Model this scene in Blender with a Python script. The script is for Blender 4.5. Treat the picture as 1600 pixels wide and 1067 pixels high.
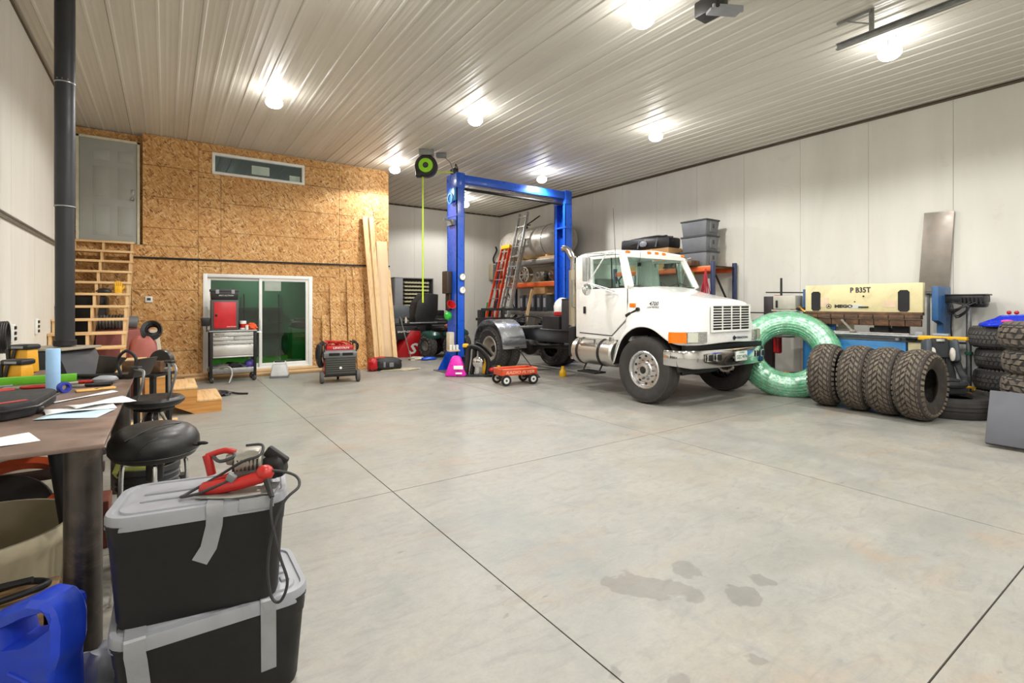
import bpy, bmesh, math, random
from mathutils import Vector, Matrix, Euler
random.seed(7)
R = math.radians
PI = math.pi
sc = bpy.context.scene
for o in list(bpy.data.objects):
    bpy.data.objects.remove(o, do_unlink=True)
COL = sc.collection

# ------------------------------------------------------------ camera
cd = bpy.data.cameras.new('camera')
cam = bpy.data.objects.new('camera', cd)
COL.objects.link(cam)
cam.location = (0, 0, 1.55)
cam.rotation_euler = (R(90), 0, R(-34.6))
cd.sensor_width = 36
cd.lens = 36 * 783 / 1600
cd.shift_y = -(533.5 - 475) / 1600
cd.clip_start = 0.05
sc.camera = cam

# ------------------------------------------------------------ world, exposure
w = bpy.data.worlds.new('world')
sc.world = w
w.use_nodes = True
w.node_tree.nodes['Background'].inputs[0].default_value = (0.8, 0.85, 0.9, 1)
w.node_tree.nodes['Background'].inputs[1].default_value = 0.3
sc.view_settings.view_transform = 'Standard'
sc.view_settings.look = 'None'
sc.view_settings.gamma = 1
sc.view_settings.use_curve_mapping = False
sc.view_settings.exposure = 0.0
LAMP_W = 218.0          # every high bay lamp of the shop, downward light
LAMP_UP = 9.0
LAMP_COL = (1.0, 0.985, 0.96)
LAMPS = [(1.38, 8.51), (4.34, 7.39), (7.54, 6.19), (7.43, 2.47), (4.32, 3.72), (4.39, 11.18),
         (7.77, 9.94), (7.76, 13.84), (1.38, 4.8), (1.38, 1.1), (4.33, 0.0), (7.45, -1.3), (1.38, -2.6), (4.33, -3.6)]
# ------------------------------------------------------------ materials
def lin(h):
    if isinstance(h, str):
        h = h.lstrip('#')
        c = [int(h[i:i + 2], 16) / 255 for i in (0, 2, 4)]
        return tuple((x / 12.92 if x <= .04045 else ((x + .055) / 1.055) ** 2.4) for x in c)
    return h
class NT:
    def __init__(s, name):
        s.m = bpy.data.materials.new(name); s.m.use_nodes = True
        s.t = s.m.node_tree; s.b = s.t.nodes['Principled BSDF']; s.co = None
    def n(s, typ, **kw):
        x = s.t.nodes.new('ShaderNode' + typ)
        for k, v in kw.items(): setattr(x, k, v)
        return x
    def l(s, a, b): s.t.links.new(a, b)
    def coord(s):
        if not s.co: s.co = s.n('TexCoord').outputs['Object']
        return s.co
    def mapping(s, sc_=(1, 1, 1), rot=(0, 0, 0), loc=(0, 0, 0), src=None):
        m = s.n('Mapping'); m.inputs['Scale'].default_value = sc_; m.inputs['Rotation'].default_value = rot
        m.inputs['Location'].default_value = loc
        s.l(src or s.coord(), m.inputs[0]); return m.outputs[0]
    def noise(s, scale, detail=3, rough=.55, vec=None, dist=0):
        x = s.n('TexNoise'); x.inputs['Scale'].default_value = scale; x.inputs['Detail'].default_value = detail
        x.inputs['Roughness'].default_value = rough; x.inputs['Distortion'].default_value = dist
        s.l(vec or s.coord(), x.inputs['Vector']); return x.outputs['Fac']
    def ramp(s, fac, stops):
        r = s.n('ValToRGB'); e = r.color_ramp.elements
        while len(e) < len(stops): e.new(.5)
        for i, (p, c) in enumerate(stops):
            e[i].position = p; c = lin(c); e[i].color = (c[0], c[1], c[2], 1)
        s.l(fac, r.inputs[0]); return r.outputs[0]
    def mr(s, v, a, b, c=0, d=1):
        x = s.n('MapRange'); x.inputs[1].default_value = a; x.inputs[2].default_value = b
        x.inputs[3].default_value = c; x.inputs[4].default_value = d; s.l(v, x.inputs[0]); return x.outputs[0]
    def mix(s, f, a, b, mode='MIX'):
        x = s.n('Mix', data_type='RGBA', blend_type=mode)
        for sock, v in ((x.inputs[0], f), (x.inputs[6], a), (x.inputs[7], b)):
            if hasattr(v, 'links'): s.l(v, sock)
            elif isinstance(v, (int, float)): sock.default_value = v
            else:
                v = lin(v); sock.default_value = (v[0], v[1], v[2], 1)
        return x.outputs[2]
    def math(s, op, a, b=0.0):
        x = s.n('Math', operation=op)
        for sock, v in ((x.inputs[0], a), (x.inputs[1], b)):
            if hasattr(v, 'links'): s.l(v, sock)
            else: sock.default_value = v
        return x.outputs[0]
    def bump(s, h, dist, strength=1):
        x = s.n('Bump'); x.inputs['Distance'].default_value = dist; x.inputs['Strength'].default_value = strength
        s.l(h, x.inputs['Height']); s.l(x.outputs[0], s.b.inputs['Normal'])
    def set(s, col=None, rough=None, metal=None):
        for k, v in (('Base Color', col), ('Roughness', rough), ('Metallic', metal)):
            if v is None: continue
            if hasattr(v, 'links'): s.l(v, s.b.inputs[k])
            elif k == 'Base Color':
                v = lin(v); s.b.inputs[k].default_value = (v[0], v[1], v[2], 1)
            else: s.b.inputs[k].default_value = v
MC = {}
def mat(name, col, rough=.5, metal=0, var=.12, scale=6, bump=0, dirt=None, coat=0, emit=0):
    if name in MC: return MC[name]
    n = NT(name); c = lin(col)
    hi = tuple(min(1, x * (1 + var)) for x in c); lo = tuple(x * (1 - var) for x in c)
    f = n.noise(scale, 4, .6)
    cc = n.ramp(f, [(.3, lo), (.7, hi)])
    if dirt:
        g = n.mr(n.noise(scale * .7, 6, .7, dist=.6), .5, .72)
        cc = n.mix(g, cc, dirt)
    n.set(cc, n.mr(n.noise(scale * 2, 3), .3, .7, max(.02, rough - .08), min(1, rough + .08)), metal)
    if bump: n.bump(n.noise(scale * 6, 4, .6), bump)
    if coat: n.b.inputs['Coat Weight'].default_value = coat; n.b.inputs['Coat Roughness'].default_value = .08
    if emit:
        n.b.inputs['Emission Color'].default_value = (c[0], c[1], c[2], 1); n.b.inputs['Emission Strength'].default_value = emit
    MC[name] = n.m
    return n.m
def osb_mat(name, tone=1.0):
    n = NT(name); vals = []
    for i, (rot, s1, s2) in enumerate(((.3, 9, 42), (1.35, 10, 46), (2.5, 11, 38), (.95, 16, 60))):
        # chips lie in the x-z plane and in the y-z plane alike: x and y are summed before stretching
        sp = n.n('SeparateXYZ'); n.l(n.coord(), sp.inputs[0])
        u = n.math('ADD', sp.outputs[0], sp.outputs[1])
        cb = n.n('CombineXYZ'); n.l(u, cb.inputs[0]); n.l(sp.outputs[2], cb.inputs[1])
        wv = n.n('VectorMath', operation='ADD'); n.l(cb.outputs[0], wv.inputs[0])
        nz = n.n('TexNoise'); nz.inputs['Scale'].default_value = 5; n.l(cb.outputs[0], nz.inputs['Vector'])
        sm = n.n('VectorMath', operation='SCALE'); n.l(nz.outputs['Color'], sm.inputs[0]); sm.inputs['Scale'].default_value = .05
        n.l(sm.outputs[0], wv.inputs[1])
        r0 = n.mapping((1, 1, 1), (0, 0, rot), src=wv.outputs[0])
        v = n.n('TexVoronoi'); v.inputs['Scale'].default_value = 1
        n.l(n.mapping((s1, s2, 1), (0, 0, 0), src=r0), v.inputs['Vector'])
        se = n.n('SeparateColor'); n.l(v.outputs['Color'], se.inputs[0]); vals.append((se.outputs[0], se.outputs[1]))
    a = vals[0][0]
    for v, g in vals[1:]:
        x = n.n('Mix', data_type='FLOAT'); n.l(n.mr(g, .45, .55), x.inputs[0]); n.l(a, x.inputs[2]); n.l(v, x.inputs[3]); a = x.outputs[0]
    t = tone
    def k(c): c = lin(c); return tuple(min(1, q * t) for q in c)
    cc = n.ramp(a, [(0, k('#6d431a')), (.09, k('#93602c')), (.16, k('#b5803f')), (.35, k('#c49152')), (.6, k('#cf9f62')), (.85, k('#dcb37a')), (1, k('#e9c896'))])
    big = n.noise(1.6, 3)
    cc = n.mix(n.mr(big, .35, .65, 0, .35), cc, k('#b87d3c'), 'MIX')
    n.set(cc, .62); n.bump(a, .0015)
    MC[name] = n.m; return n.m
def wood_mat(name, light, dark, axis=0, sc_=1.0, rough=.6):
    n = NT(name); s = [26 * sc_] * 3; s[axis] = 1.6 * sc_
    f = n.noise(1, 5, .6, n.mapping(tuple(s)), .6)
    f2 = n.noise(3, 3)
    cc = n.ramp(f, [(.3, dark), (.5, light), (.72, light)])
    cc = n.mix(n.mr(f2, .55, .75, 0, .35), cc, dark)
    n.set(cc, rough); n.bump(f, .001); MC[name] = n.m; return n.m

# concrete floor, with oil spots and rusty patches of their own shapes
n = NT('floor_concrete')
A = n.noise(.55, 6, .62, dist=.5); Bn = n.noise(2.2, 7, .65, dist=.3); Cn = n.noise(14, 5, .6); Dn = n.noise(60, 3)
cc = n.ramp(A, [(.3, '#888a86'), (.5, '#9a988f'), (.7, '#a0988b')])
cc = n.mix(n.mr(Bn, .42, .68, 0, .5), cc, '#a9a79f')
cc = n.mix(n.mr(Cn, .35, .6, .4, 0), cc, '#8e8c86')
cc = n.mix(n.mr(n.noise(.9, 5, .6, n.mapping((1, 2.4, 1), (0, 0, .6), (5, 3, 0)), .8), .56, .75, 0, .5), cc, '#a88c6e')
cc = n.mix(n.mr(n.noise(1.3, 6, .6, n.mapping((1.8, 1, 1), (0, 0, .3), (1, 8, 0)), .9), .55, .75, 0, .5), cc, '#7f8587')
cc = n.mix(n.mr(Dn, .3, .7, .14, 0), cc, '#6c6a66')
cc = n.mix(n.mr(n.noise(7, 3, .5, n.mapping((1, 2, 1), (0, 0, .4))), .70, .76, 0, .45), cc, '#5d5a55')
cc = n.mix(n.mr(n.noise(3.2, 6, .7, n.mapping((1, 3.2, 1), (0, 0, -.5), (2, 1, 0)), 1.2), .5, .72, 0, .38), cc, '#70706c')
wob = n.n('VectorMath', operation='ADD'); n.l(n.coord(), wob.inputs[0])
nz = n.n('TexNoise'); nz.inputs['Scale'].default_value = 7; nz.inputs['Detail'].default_value = 3; n.l(n.coord(), nz.inputs['Vector'])
sb = n.n('VectorMath', operation='SUBTRACT'); n.l(nz.outputs['Color'], sb.inputs[0]); sb.inputs[1].default_value = (.5, .5, .5)
sm = n.n('VectorMath', operation='SCALE'); n.l(sb.outputs[0], sm.inputs[0]); sm.inputs['Scale'].default_value = .22
n.l(sm.outputs[0], wob.inputs[1])
spots = None
for (x, y, r, el) in ((2.08, 1.93, .1, 1), (2.17, 1.83, .1, 1), (2.27, 1.76, .07, 1), (2.5, 1.83, .085, 1), (2.30, 1.65, .05, 1), (2.52, 1.5, .095, 1), (2.75, 1.52, .07, 1), (1.55, 1.5, .03, 1), (1.74, 1.32, .035, 1), (2.1, 1.2, .04, 1), (1.52, 2.3, .025, 1)):
    d = n.n('VectorMath', operation='DISTANCE'); n.l(wob.outputs[0], d.inputs[0]); d.inputs[1].default_value = (x, y, 0)
    q = n.mr(d.outputs['Value'], r, r + .014, 1, 0)
    spots = q if spots is None else n.math('MAXIMUM', spots, q)
cc = n.mix(n.math('MULTIPLY', spots, .42), cc, '#605d57')
n.set(cc, n.mr(Bn, .35, .7, .38, .6)); n.bump(Cn, .0012); FLOOR = n.m

n = NT('painted_wall_panel')
st = n.noise(1, 4, .6, n.mapping((1.5, 1.5, .25)), .4)
cc = n.ramp(st, [(.3, '#d2d0c6'), (.6, '#dcdad1'), (.75, '#e0ded6')])
cc = n.mix(n.mr(n.noise(2.2, 6, .7, dist=1), .6, .8, 0, .35), cc, '#bdb19c')
n.set(cc, .55); n.bump(n.noise(3, 4), .004); WALL = n.m
n = NT('ceiling_steel')
cc = n.ramp(n.noise(1, 3, .5, n.mapping((3, .3, 1))), [(.3, '#c9c5ba'), (.7, '#d6d3c9')])
cc = n.mix(n.mr(n.noise(5, 5, .7), .68, .8, 0, .3), cc, '#a18f74')
n.set(cc, n.mr(n.noise(4, 2), .3, .7, .42, .52)); CEIL = n.m
OSB = osb_mat('oriented_strand_board'); 
PINE = wood_mat('pine_lumber', '#e0bf8e', '#c3965c', 2)
PINEX = wood_mat('pine_lumber_across', '#dfbd8c', '#bf9259', 0)
PINEY = wood_mat('pine_lumber_along', '#dcba88', '#bb8e58', 1)
PLY = wood_mat('plywood_face', '#d9b886', '#c79c62', 0, .5)
PLYO = wood_mat('orange_plywood', '#cf9550', '#b3742f', 0, .4)
OLDW = wood_mat('weathered_plank', '#a88459', '#6d4f33', 0)
BLACK = mat('black_plastic', '#1c1b1b', .45)
BLACKM = mat('matt_black_steel', '#232223', .55, .3, .2)
RUB = mat('tyre_rubber', '#373432', .8, 0, .25, 12, .001)
RUBD = mat('dusty_tyre_rubber', '#3d3834', .9, 0, .25, 10, .002, '#5d5347')
RUBT = mat('tread_rubber', '#665d53', .9, 0, .2, 14, .001, '#847967')
RUBG = mat('grey_tread_rubber', '#504e4b', .85, 0, .2, 14, .001)
WHITE = mat('white_truck_paint', '#eeeeea', .22, 0, .03, 3, 0, None, .6)
WHITEP = mat('white_vinyl', '#e9e9e4', .4, 0, .04)
CHROME = mat('chrome', '#d8d8d8', .08, 1, .03)
ALU = mat('brushed_aluminium', '#c4c5c5', .3, 1, .1, 20)
ALUD = mat('dull_aluminium', '#a9a9a6', .45, .85, .15, 9)
GALV = mat('galvanised_steel', '#9c9d9c', .42, .85, .2, 12)
STEEL = mat('rolled_steel_plate', '#7d6a5f', .42, .3, .25, 3.5, .0006, '#9a7764')
PIPE = mat('black_steel_pipe', '#4a443f', .36, .6, .4, 5, 0, '#75675b')
BLUE = mat('blue_lift_paint', '#1a58cc', .3, .0, .03, 2, 0, None, .4)
BLUEB = mat('light_blue_paint', '#3f8fd0', .35, 0, .08)
BLUED = mat('faded_blue_paint', '#2f5c8c', .45, 0, .15, 6)
CREAM = mat('cream_machine_paint', '#dccfa0', .42, 0, .06, 3, 0, '#c4b68a')
RED = mat('red_paint', '#b3161c', .35, 0, .12, 5)
ORANGE = mat('orange_rack_paint', '#d9602a', .45, 0, .15, 6)
LADO = mat('orange_fibreglass', '#d8401c', .4, 0, .1)
YEL = mat('yellow_plastic', '#e5b018', .4, 0, .1)
LIDG = mat('grey_tote_lid', '#92949a', .4, 0, .06)
TOTEB = mat('black_tote_plastic', '#131110', .5, 0, .15)
TOTEG = mat('grey_tote_plastic', '#6e7075', .5, 0, .1)
TAPE = mat('silver_duct_tape', '#9a9ca0', .42, .25, .08, 9, .0006)
VINYL = mat('black_vinyl', '#191817', .42, 0, .2, 8, .0006)
FLUE = mat('black_stove_pipe', '#2a2a2d', .5, .2, .2, 3, 0)
JUG = mat('blue_jug_plastic', '#1c3ec0', .42, 0, .18, 7, 0, '#3450b0')
REDT = mat('red_tool_plastic', '#b01f1a', .4, 0, .15)
TOOLM = mat('cast_tool_metal', '#a09c92', .42, .6, .2, 14)
CARD = mat('cardboard', '#b48a5a', .75, 0, .1)
PAPER = mat('white_paper', '#eeeeee', .7, 0, .03)
LBLUE = mat('blue_shop_towel', '#9cc4ea', .8, 0, .06, 12)
GREEN = mat('green_aluminium_level', '#5fae22', .4, 0, .1)
CLOTH = mat('off_white_cloth', '#cfc7b4', .85, 0, .15, 6)
BEIGE = mat('beige_plastic', '#b5aa8f', .5, 0, .12)
GREYC = mat('charcoal_plastic', '#3c3e40', .55, 0, .15)
GREYM = mat('mid_grey_paint', '#77797b', .5, .1, .1)
AMBER = mat('amber_lens', '#ee7a10', .18, 0, .1, 30)
MAG = mat('magenta_plastic_bag', '#e324b4', .3, 0, .15, 9)
ATVG = mat('dark_green_plastic', '#1d4a42', .35, 0, .15)
DBLUE = mat('navy_rack_paint', '#2b3558', .45, 0, .1)
RUST = mat('rusty_brown_steel', '#5d4433', .6, .3, .35, 8, .0005, '#8a6440')
PALEG = mat('greenish_metal_door', '#a9aca6', .45, 0, .03)
TOY = mat('bright_blue_toy_plastic', '#1738d8', .3, 0, .06)
GREENW = mat('green_room_wall', '#2c6646', .6, 0, .1)
GREENC = mat('green_cabinet', '#17702c', .5, 0, .1)
TURF = mat('green_turf', '#4c8a1c', .9, 0, .3, 30)
REDD = mat('dull_red_fabric', '#a5625a', .8, 0, .15)
TANK = mat('old_white_tank_paint', '#b9b5ac', .35, .2, .1, 4, 0, '#8f7d66')
DKBR = mat('dark_steel_interior', '#26221f', .6)
LEATH = mat('brown_grey_leather', '#54443a', .6)
INK = mat('dark_ink', '#22252c', .5)
def glass(name, tint=(.75, .85, .82), refl=1.0):
    n = NT(name); t = n.t
    tr = n.n('BsdfTransparent'); tr.inputs[0].default_value = (*tint, 1)
    gl = n.n('BsdfGlossy'); gl.inputs['Roughness'].default_value = .015
    fr = n.n('Fresnel'); fr.inputs[0].default_value = 1.5
    mx = n.n('MixShader'); ge = n.n('NewGeometry'); n.l(n.math('MULTIPLY', n.math('MULTIPLY', fr.outputs[0], refl), n.math('SUBTRACT', 1.0, ge.outputs['Backfacing'])), mx.inputs[0]); n.l(tr.outputs[0], mx.inputs[1]); n.l(gl.outputs[0], mx.inputs[2])
    n.l(mx.outputs[0], t.nodes['Material Output'].inputs[0]); return n.m
GLASS = glass('clear_glass', (.72, .84, .8), 1.6)
GLASST = glass('tinted_cab_glass', (.84, .93, .9), 1.3)
n = NT('green_poly_hose')
n.set(n.ramp(n.noise(9, 4, .6), [(.3, '#55bd8b'), (.6, '#86d8ae'), (.75, '#cdf0dd')]), .22)
n.b.inputs['Transmission Weight'].default_value = .0; n.b.inputs['Coat Weight'].default_value = .5; HOSE = n.m
n = NT('clear_stretch_wrap')
tr = n.n('BsdfTransparent'); gl = n.n('BsdfGlossy'); gl.inputs['Roughness'].default_value = .38; gl.inputs[0].default_value = (.75, .92, .82, 1)
mx = n.n('MixShader'); n.l(n.mr(n.noise(14, 5, .7, dist=1.5), .4, .65, .1, .55), mx.inputs[0]); n.l(tr.outputs[0], mx.inputs[1]); n.l(gl.outputs[0], mx.inputs[2])
n.l(mx.outputs[0], n.t.nodes['Material Output'].inputs[0]); WRAP = n.m
n = NT('glowing_lamp'); n.b.inputs['Emission Color'].default_value = (1, .97, .93, 1); n.b.inputs['Emission Strength'].default_value = 30; BULB = n.m

# ------------------------------------------------------------ geometry helpers
def smoothpts(pts, k=4, closed=False):
    P = [Vector(p) for p in pts]; N = len(P); out = []
    rng = N if closed else N - 1
    for i in range(rng):
        if closed: a, b, c, d = P[(i - 1) % N], P[i], P[(i + 1) % N], P[(i + 2) % N]
        else: a, b, c, d = P[max(i - 1, 0)], P[i], P[i + 1], P[min(i + 2, N - 1)]
        for j in range(k):
            t = j / k
            out.append(.5 * ((2 * b) + (c - a) * t + (2 * a - 5 * b + 4 * c - d) * t * t + (3 * b - a - 3 * c + d) * t ** 3))
    if not closed: out.append(P[-1])
    return out
class B:
    def __init__(s): s.bm = bmesh.new()
    def _add(s, verts, faces):
        vs = [s.bm.verts.new(v) for v in verts]; fs = []
        for f in faces:
            try: fs.append(s.bm.faces.new([vs[i] for i in f]))
            except ValueError: pass
        return vs, fs
    def _bev(s, vs, fs, b, seg=2):
        if b <= 0: return
        es = set()
        for f in fs:
            for e in f.edges: es.add(e)
        bmesh.ops.bevel(s.bm, geom=list(es), offset=b, segments=seg, profile=.5, affect='EDGES', clamp_overlap=True)
    def box(s, x0, y0, z0, x1, y1, z1, b=0, seg=2):
        x0, x1 = min(x0, x1), max(x0, x1); y0, y1 = min(y0, y1), max(y0, y1); z0, z1 = min(z0, z1), max(z0, z1)
        v = [(x0, y0, z0), (x1, y0, z0), (x1, y1, z0), (x0, y1, z0), (x0, y0, z1), (x1, y0, z1), (x1, y1, z1), (x0, y1, z1)]
        vs, fs = s._add(v, [(3, 2, 1, 0), (4, 5, 6, 7), (0, 1, 5, 4), (1, 2, 6, 5), (2, 3, 7, 6), (3, 0, 4, 7)])
        s._bev(vs, fs, b, seg); return s
    def bc(s, c, d, rot=(0, 0, 0), b=0, top=None, seg=2):
        """centred box, turned; top = (sx,sy) scale of its upper face"""
        M = Matrix.Translation(c) @ Euler(rot).to_matrix().to_4x4()
        t = top or (1, 1); hx, hy, hz = d[0] / 2, d[1] / 2, d[2] / 2
        v = [M @ Vector(p) for p in ((-hx, -hy, -hz), (hx, -hy, -hz), (hx, hy, -hz), (-hx, hy, -hz),
             (-hx * t[0], -hy * t[1], hz), (hx * t[0], -hy * t[1], hz), (hx * t[0], hy * t[1], hz), (-hx * t[0], hy * t[1], hz))]
        vs, fs = s._add(v, [(3, 2, 1, 0), (4, 5, 6, 7), (0, 1, 5, 4), (1, 2, 6, 5), (2, 3, 7, 6), (3, 0, 4, 7)])
        s._bev(vs, fs, b, seg); return s
    def bar(s, p0, p1, a, c, up=(0, 0, 1), b=0):
        """square bar from p0 to p1, width a, height c"""
        p0, p1 = Vector(p0), Vector(p1); d = (p1 - p0).normalized(); u = Vector(up)
        if abs(d.dot(u)) > .98: u = Vector((1, 0, 0))
        sx = d.cross(u).normalized(); sy = sx.cross(d).normalized(); v = []
        for p in (p0, p1):
            for i, j in ((-1, -1), (1, -1), (1, 1), (-1, 1)): v.append(p + sx * a / 2 * i + sy * c / 2 * j)
        vs, fs = s._add(v, [(3, 2, 1, 0), (4, 5, 6, 7), (0, 1, 5, 4), (1, 2, 6, 5), (2, 3, 7, 6), (3, 0, 4, 7)])
        s._bev(vs, fs, b, 1); return s
    def cyl(s, p0, p1, r, r2=None, n=16, cap=True, b=0):
        p0, p1 = Vector(p0), Vector(p1); d = (p1 - p0); L = d.length; d.normalize()
        if b: prof = [(0, 0), (r - b, 0), (r, b), (r2 or r, L - b), ((r2 or r) - b, L), (0, L)]
        else: prof = [(0, 0), (r, 0), (r2 if r2 is not None else r, L), (0, L)] if cap else [(r, 0), (r2 if r2 is not None else r, L)]
        return s.lathe(prof, p0, d, n)
    def lathe(s, prof, o=(0, 0, 0), ax=(0, 0, 1), n=24, closed=False):
        o = Vector(o); ax = Vector(ax).normalized(); q = Vector((0, 0, 1)).rotation_difference(ax)
        rings = []
        for (r, z) in prof:
            if abs(r) < 1e-6: rings.append([s.bm.verts.new(o + q @ Vector((0, 0, z)))])
            else: rings.append([s.bm.verts.new(o + q @ Vector((r * math.cos(2 * PI * i / n), r * math.sin(2 * PI * i / n), z))) for i in range(n)])
        seq = list(zip(rings, rings[1:])) + ([(rings[-1], rings[0])] if closed else [])
        for a, c in seq:
            for i in range(n):
                j = (i + 1) % n
                q_ = [a[i % len(a)], a[j % len(a)], c[j % len(c)], c[i % len(c)]]
                u = []
                for v in q_:
                    if v not in u: u.append(v)
                if len(u) > 2:
                    try: s.bm.faces.new(u)
                    except ValueError: pass
        return s
    def tube(s, pts, r, n=8, closed=False, sm=0, cap=True, flat=None):
        P = smoothpts(pts, sm, closed) if sm else [Vector(p) for p in pts]
        N = len(P); rings = []; up = None
        for i, p in enumerate(P):
            if closed: t = P[(i + 1) % N] - P[i - 1]
            else: t = P[min(i + 1, N - 1)] - P[max(i - 1, 0)]
            if t.length < 1e-9: t = Vector((0, 0, 1))
            t.normalize()
            if up is None:
                up = t.orthogonal().normalized() if flat is None else Vector(flat)
            up = (up - t * up.dot(t))
            if up.length < 1e-6: up = t.orthogonal()
            up.normalize(); sd = t.cross(up)
            rr = r[i * len(r) // N] if isinstance(r, (list, tuple)) and len(r) != 2 else r
            if isinstance(rr, tuple): ra, rb = rr
            else: ra = rb = rr
            rings.append([s.bm.verts.new(p + sd * ra * math.cos(2 * PI * k / n) + up * rb * math.sin(2 * PI * k / n)) for k in range(n)])
        for a, c in list(zip(rings, rings[1:])) + ([(rings[-1], rings[0])] if closed else []):
            for k in range(n):
                s.bm.faces.new((a[k], a[(k + 1) % n], c[(k + 1) % n], c[k]))
        if not closed and cap:
            s.bm.faces.new(list(reversed(rings[0]))); s.bm.faces.new(rings[-1])
        return s
    def prism(s, pts, pl, a, c, b=0):
        """outline pts in plane 'xy','xz','yz', extruded from a to c on the third axis"""
        def P(p, t): return {'xy': (p[0], p[1], t), 'xz': (p[0], t, p[1]), 'yz': (t, p[0], p[1])}[pl]
        N = len(pts); v = [P(p, a) for p in pts] + [P(p, c) for p in pts]
        vs, fs = s._add(v, [tuple(range(N)), tuple(reversed(range(N, 2 * N)))] + [(i, (i + 1) % N, N + (i + 1) % N, N + i) for i in range(N)])
        s._bev(vs, fs, b, 2); return s
    def sheet(s, fn, nu, nv, cu=False, cv=False):
        g = [[s.bm.verts.new(fn(i / (nu if cu else nu - 1), j / (nv if cv else nv - 1))) for j in range(nv)] for i in range(nu)]
        for i in range(nu if cu else nu - 1):
            for j in range(nv if cv else nv - 1):
                try: s.bm.faces.new((g[i][j], g[(i + 1) % nu][j], g[(i + 1) % nu][(j + 1) % nv], g[i][(j + 1) % nv]))
                except ValueError: pass
        return s
    def ball(s, c, r, n=16, amp=0, seed=0, sq=1.0, flat=None):
        """ellipsoid, lumpy by amp; sq<1 squares it; flat = z below which it is cut flat"""
        if not isinstance(r, (tuple, list)): r = (r, r, r)
        rnd = random.Random(seed); ph = [(rnd.uniform(1, 4), rnd.uniform(1, 4), rnd.uniform(1, 4), rnd.uniform(0, 6)) for _ in range(5)]
        def sg(x): return math.copysign(abs(x) ** sq, x)
        rings = n // 2 + 1
        prof = []
        def pt(th, f):
            x, y, z = sg(math.cos(f)) * sg(math.cos(th)), sg(math.cos(f)) * sg(math.sin(th)), sg(math.sin(f))
            k = 1 + amp * sum(math.sin(a * x * 2 + b_ * y * 2 + q * z * 2 + p) for a, b_, q, p in ph) / 2.2
            zz = c[2] + r[2] * z * k
            if flat is not None: zz = max(flat, zz)
            return (c[0] + r[0] * x * k, c[1] + r[1] * y * k, zz)
        top = s.bm.verts.new(pt(0, PI / 2)); bot = s.bm.verts.new(pt(0, -PI / 2)); G = []
        for j in range(1, rings - 1):
            f = -PI / 2 + PI * j / (rings - 1); G.append([s.bm.verts.new(pt(2 * PI * i / n, f)) for i in range(n)])
        for a, b_ in zip(G, G[1:]):
            for i in range(n): s.bm.faces.new((a[i], a[(i + 1) % n], b_[(i + 1) % n], b_[i]))
        for i in range(n):
            s.bm.faces.new((bot, G[0][(i + 1) % n], G[0][i])); s.bm.faces.new((top, G[-1][i], G[-1][(i + 1) % n]))
        return s
    def shift(s, v):
        bmesh.ops.translate(s.bm, verts=s.bm.verts, vec=v); return s
    def xf(s, M): bmesh.ops.transform(s.bm, matrix=M, verts=s.bm.verts); return s
def root_of(o):
    while o.parent: o = o.parent
    return o
def obj(name, bb, m, parent=None, w=0, loc=None, rot=None, ang=35, kind=None, label=None):
    me = bpy.data.meshes.new(name)
    if w and parent:
        bb.shift(-Vector(root_of(parent).location))
    bmesh.ops.recalc_face_normals(bb.bm, faces=bb.bm.faces)
    bb.bm.to_mesh(me); bb.bm.free()
    if m: me.materials.append(m)
    me.shade_smooth(); me.set_sharp_from_angle(angle=R(ang))
    o = bpy.data.objects.new(name, me); COL.objects.link(o)
    if parent: o.parent = parent
    if loc is not None: o.location = loc
    if rot is not None: o.rotation_euler = rot
    if kind: o['kind'] = kind
    if label: o['label'] = label
    return o
def tag(o, label, cat, group=None):
    o['label'] = label; o['category'] = cat
    if group: o['group'] = group
    return o
def thing(name, label, cat, loc=(0, 0, 0), rz=0, group=None, rot=None):
    o = bpy.data.objects.new(name, None); COL.objects.link(o); o.empty_display_size = .1
    o.location = loc; o.rotation_euler = rot if rot else (0, 0, rz)
    return tag(o, label, cat, group)
def struct(name, bb, m, parent=None, ang=35):
    o = obj(name, bb, m, parent, ang=ang)
    if not parent: o['kind'] = 'structure'
    return o
def dup(root, loc=None, rot=None, label=None, group=None):
    def cp(o, par):
        c = o.copy(); COL.objects.link(c)
        if par: c.parent = par
        for ch in list(o.children): cp(ch, c)
        return c
    r = cp(root, None)
    if loc is not None: r.location = loc
    if rot is not None: r.rotation_euler = rot
    if label: r['label'] = label
    if group: r['group'] = group
    return r
def clone(o, loc, rot=None, parent=None):
    c = o.copy(); COL.objects.link(c); c.location = loc
    if rot is not None: c.rotation_euler = rot
    if parent: c.parent = parent
    for ch in o.children: clone(ch, ch.location, None, c)
    return c
SIDE = (R(90), 0, R(-90)); FRONT = (R(90), 0, 0)
def text(body, size, m, parent, loc, rot, name='lettering', ext=.001, bold=0, sx=1.0, w=1, shear=0):
    cu = bpy.data.curves.new('t', 'FONT'); cu.body = body; cu.size = size; cu.extrude = ext; cu.offset = bold; cu.shear = shear
    cu.align_x = 'CENTER'; cu.align_y = 'CENTER'; cu.resolution_u = 2
    t = bpy.data.objects.new('t', cu)
    me = bpy.data.meshes.new_from_object(t); bpy.data.objects.remove(t); bpy.data.curves.remove(cu)
    M = Matrix.Translation(Vector(loc) - (Vector(root_of(parent).location) if w else Vector())) @ Euler(rot).to_matrix().to_4x4() @ Matrix.Diagonal((sx, 1, 1, 1))
    me.transform(M); me.name = name; me.materials.clear(); me.materials.append(m)
    o = bpy.data.objects.new(name, me); COL.objects.link(o); o.parent = parent; return o
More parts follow.
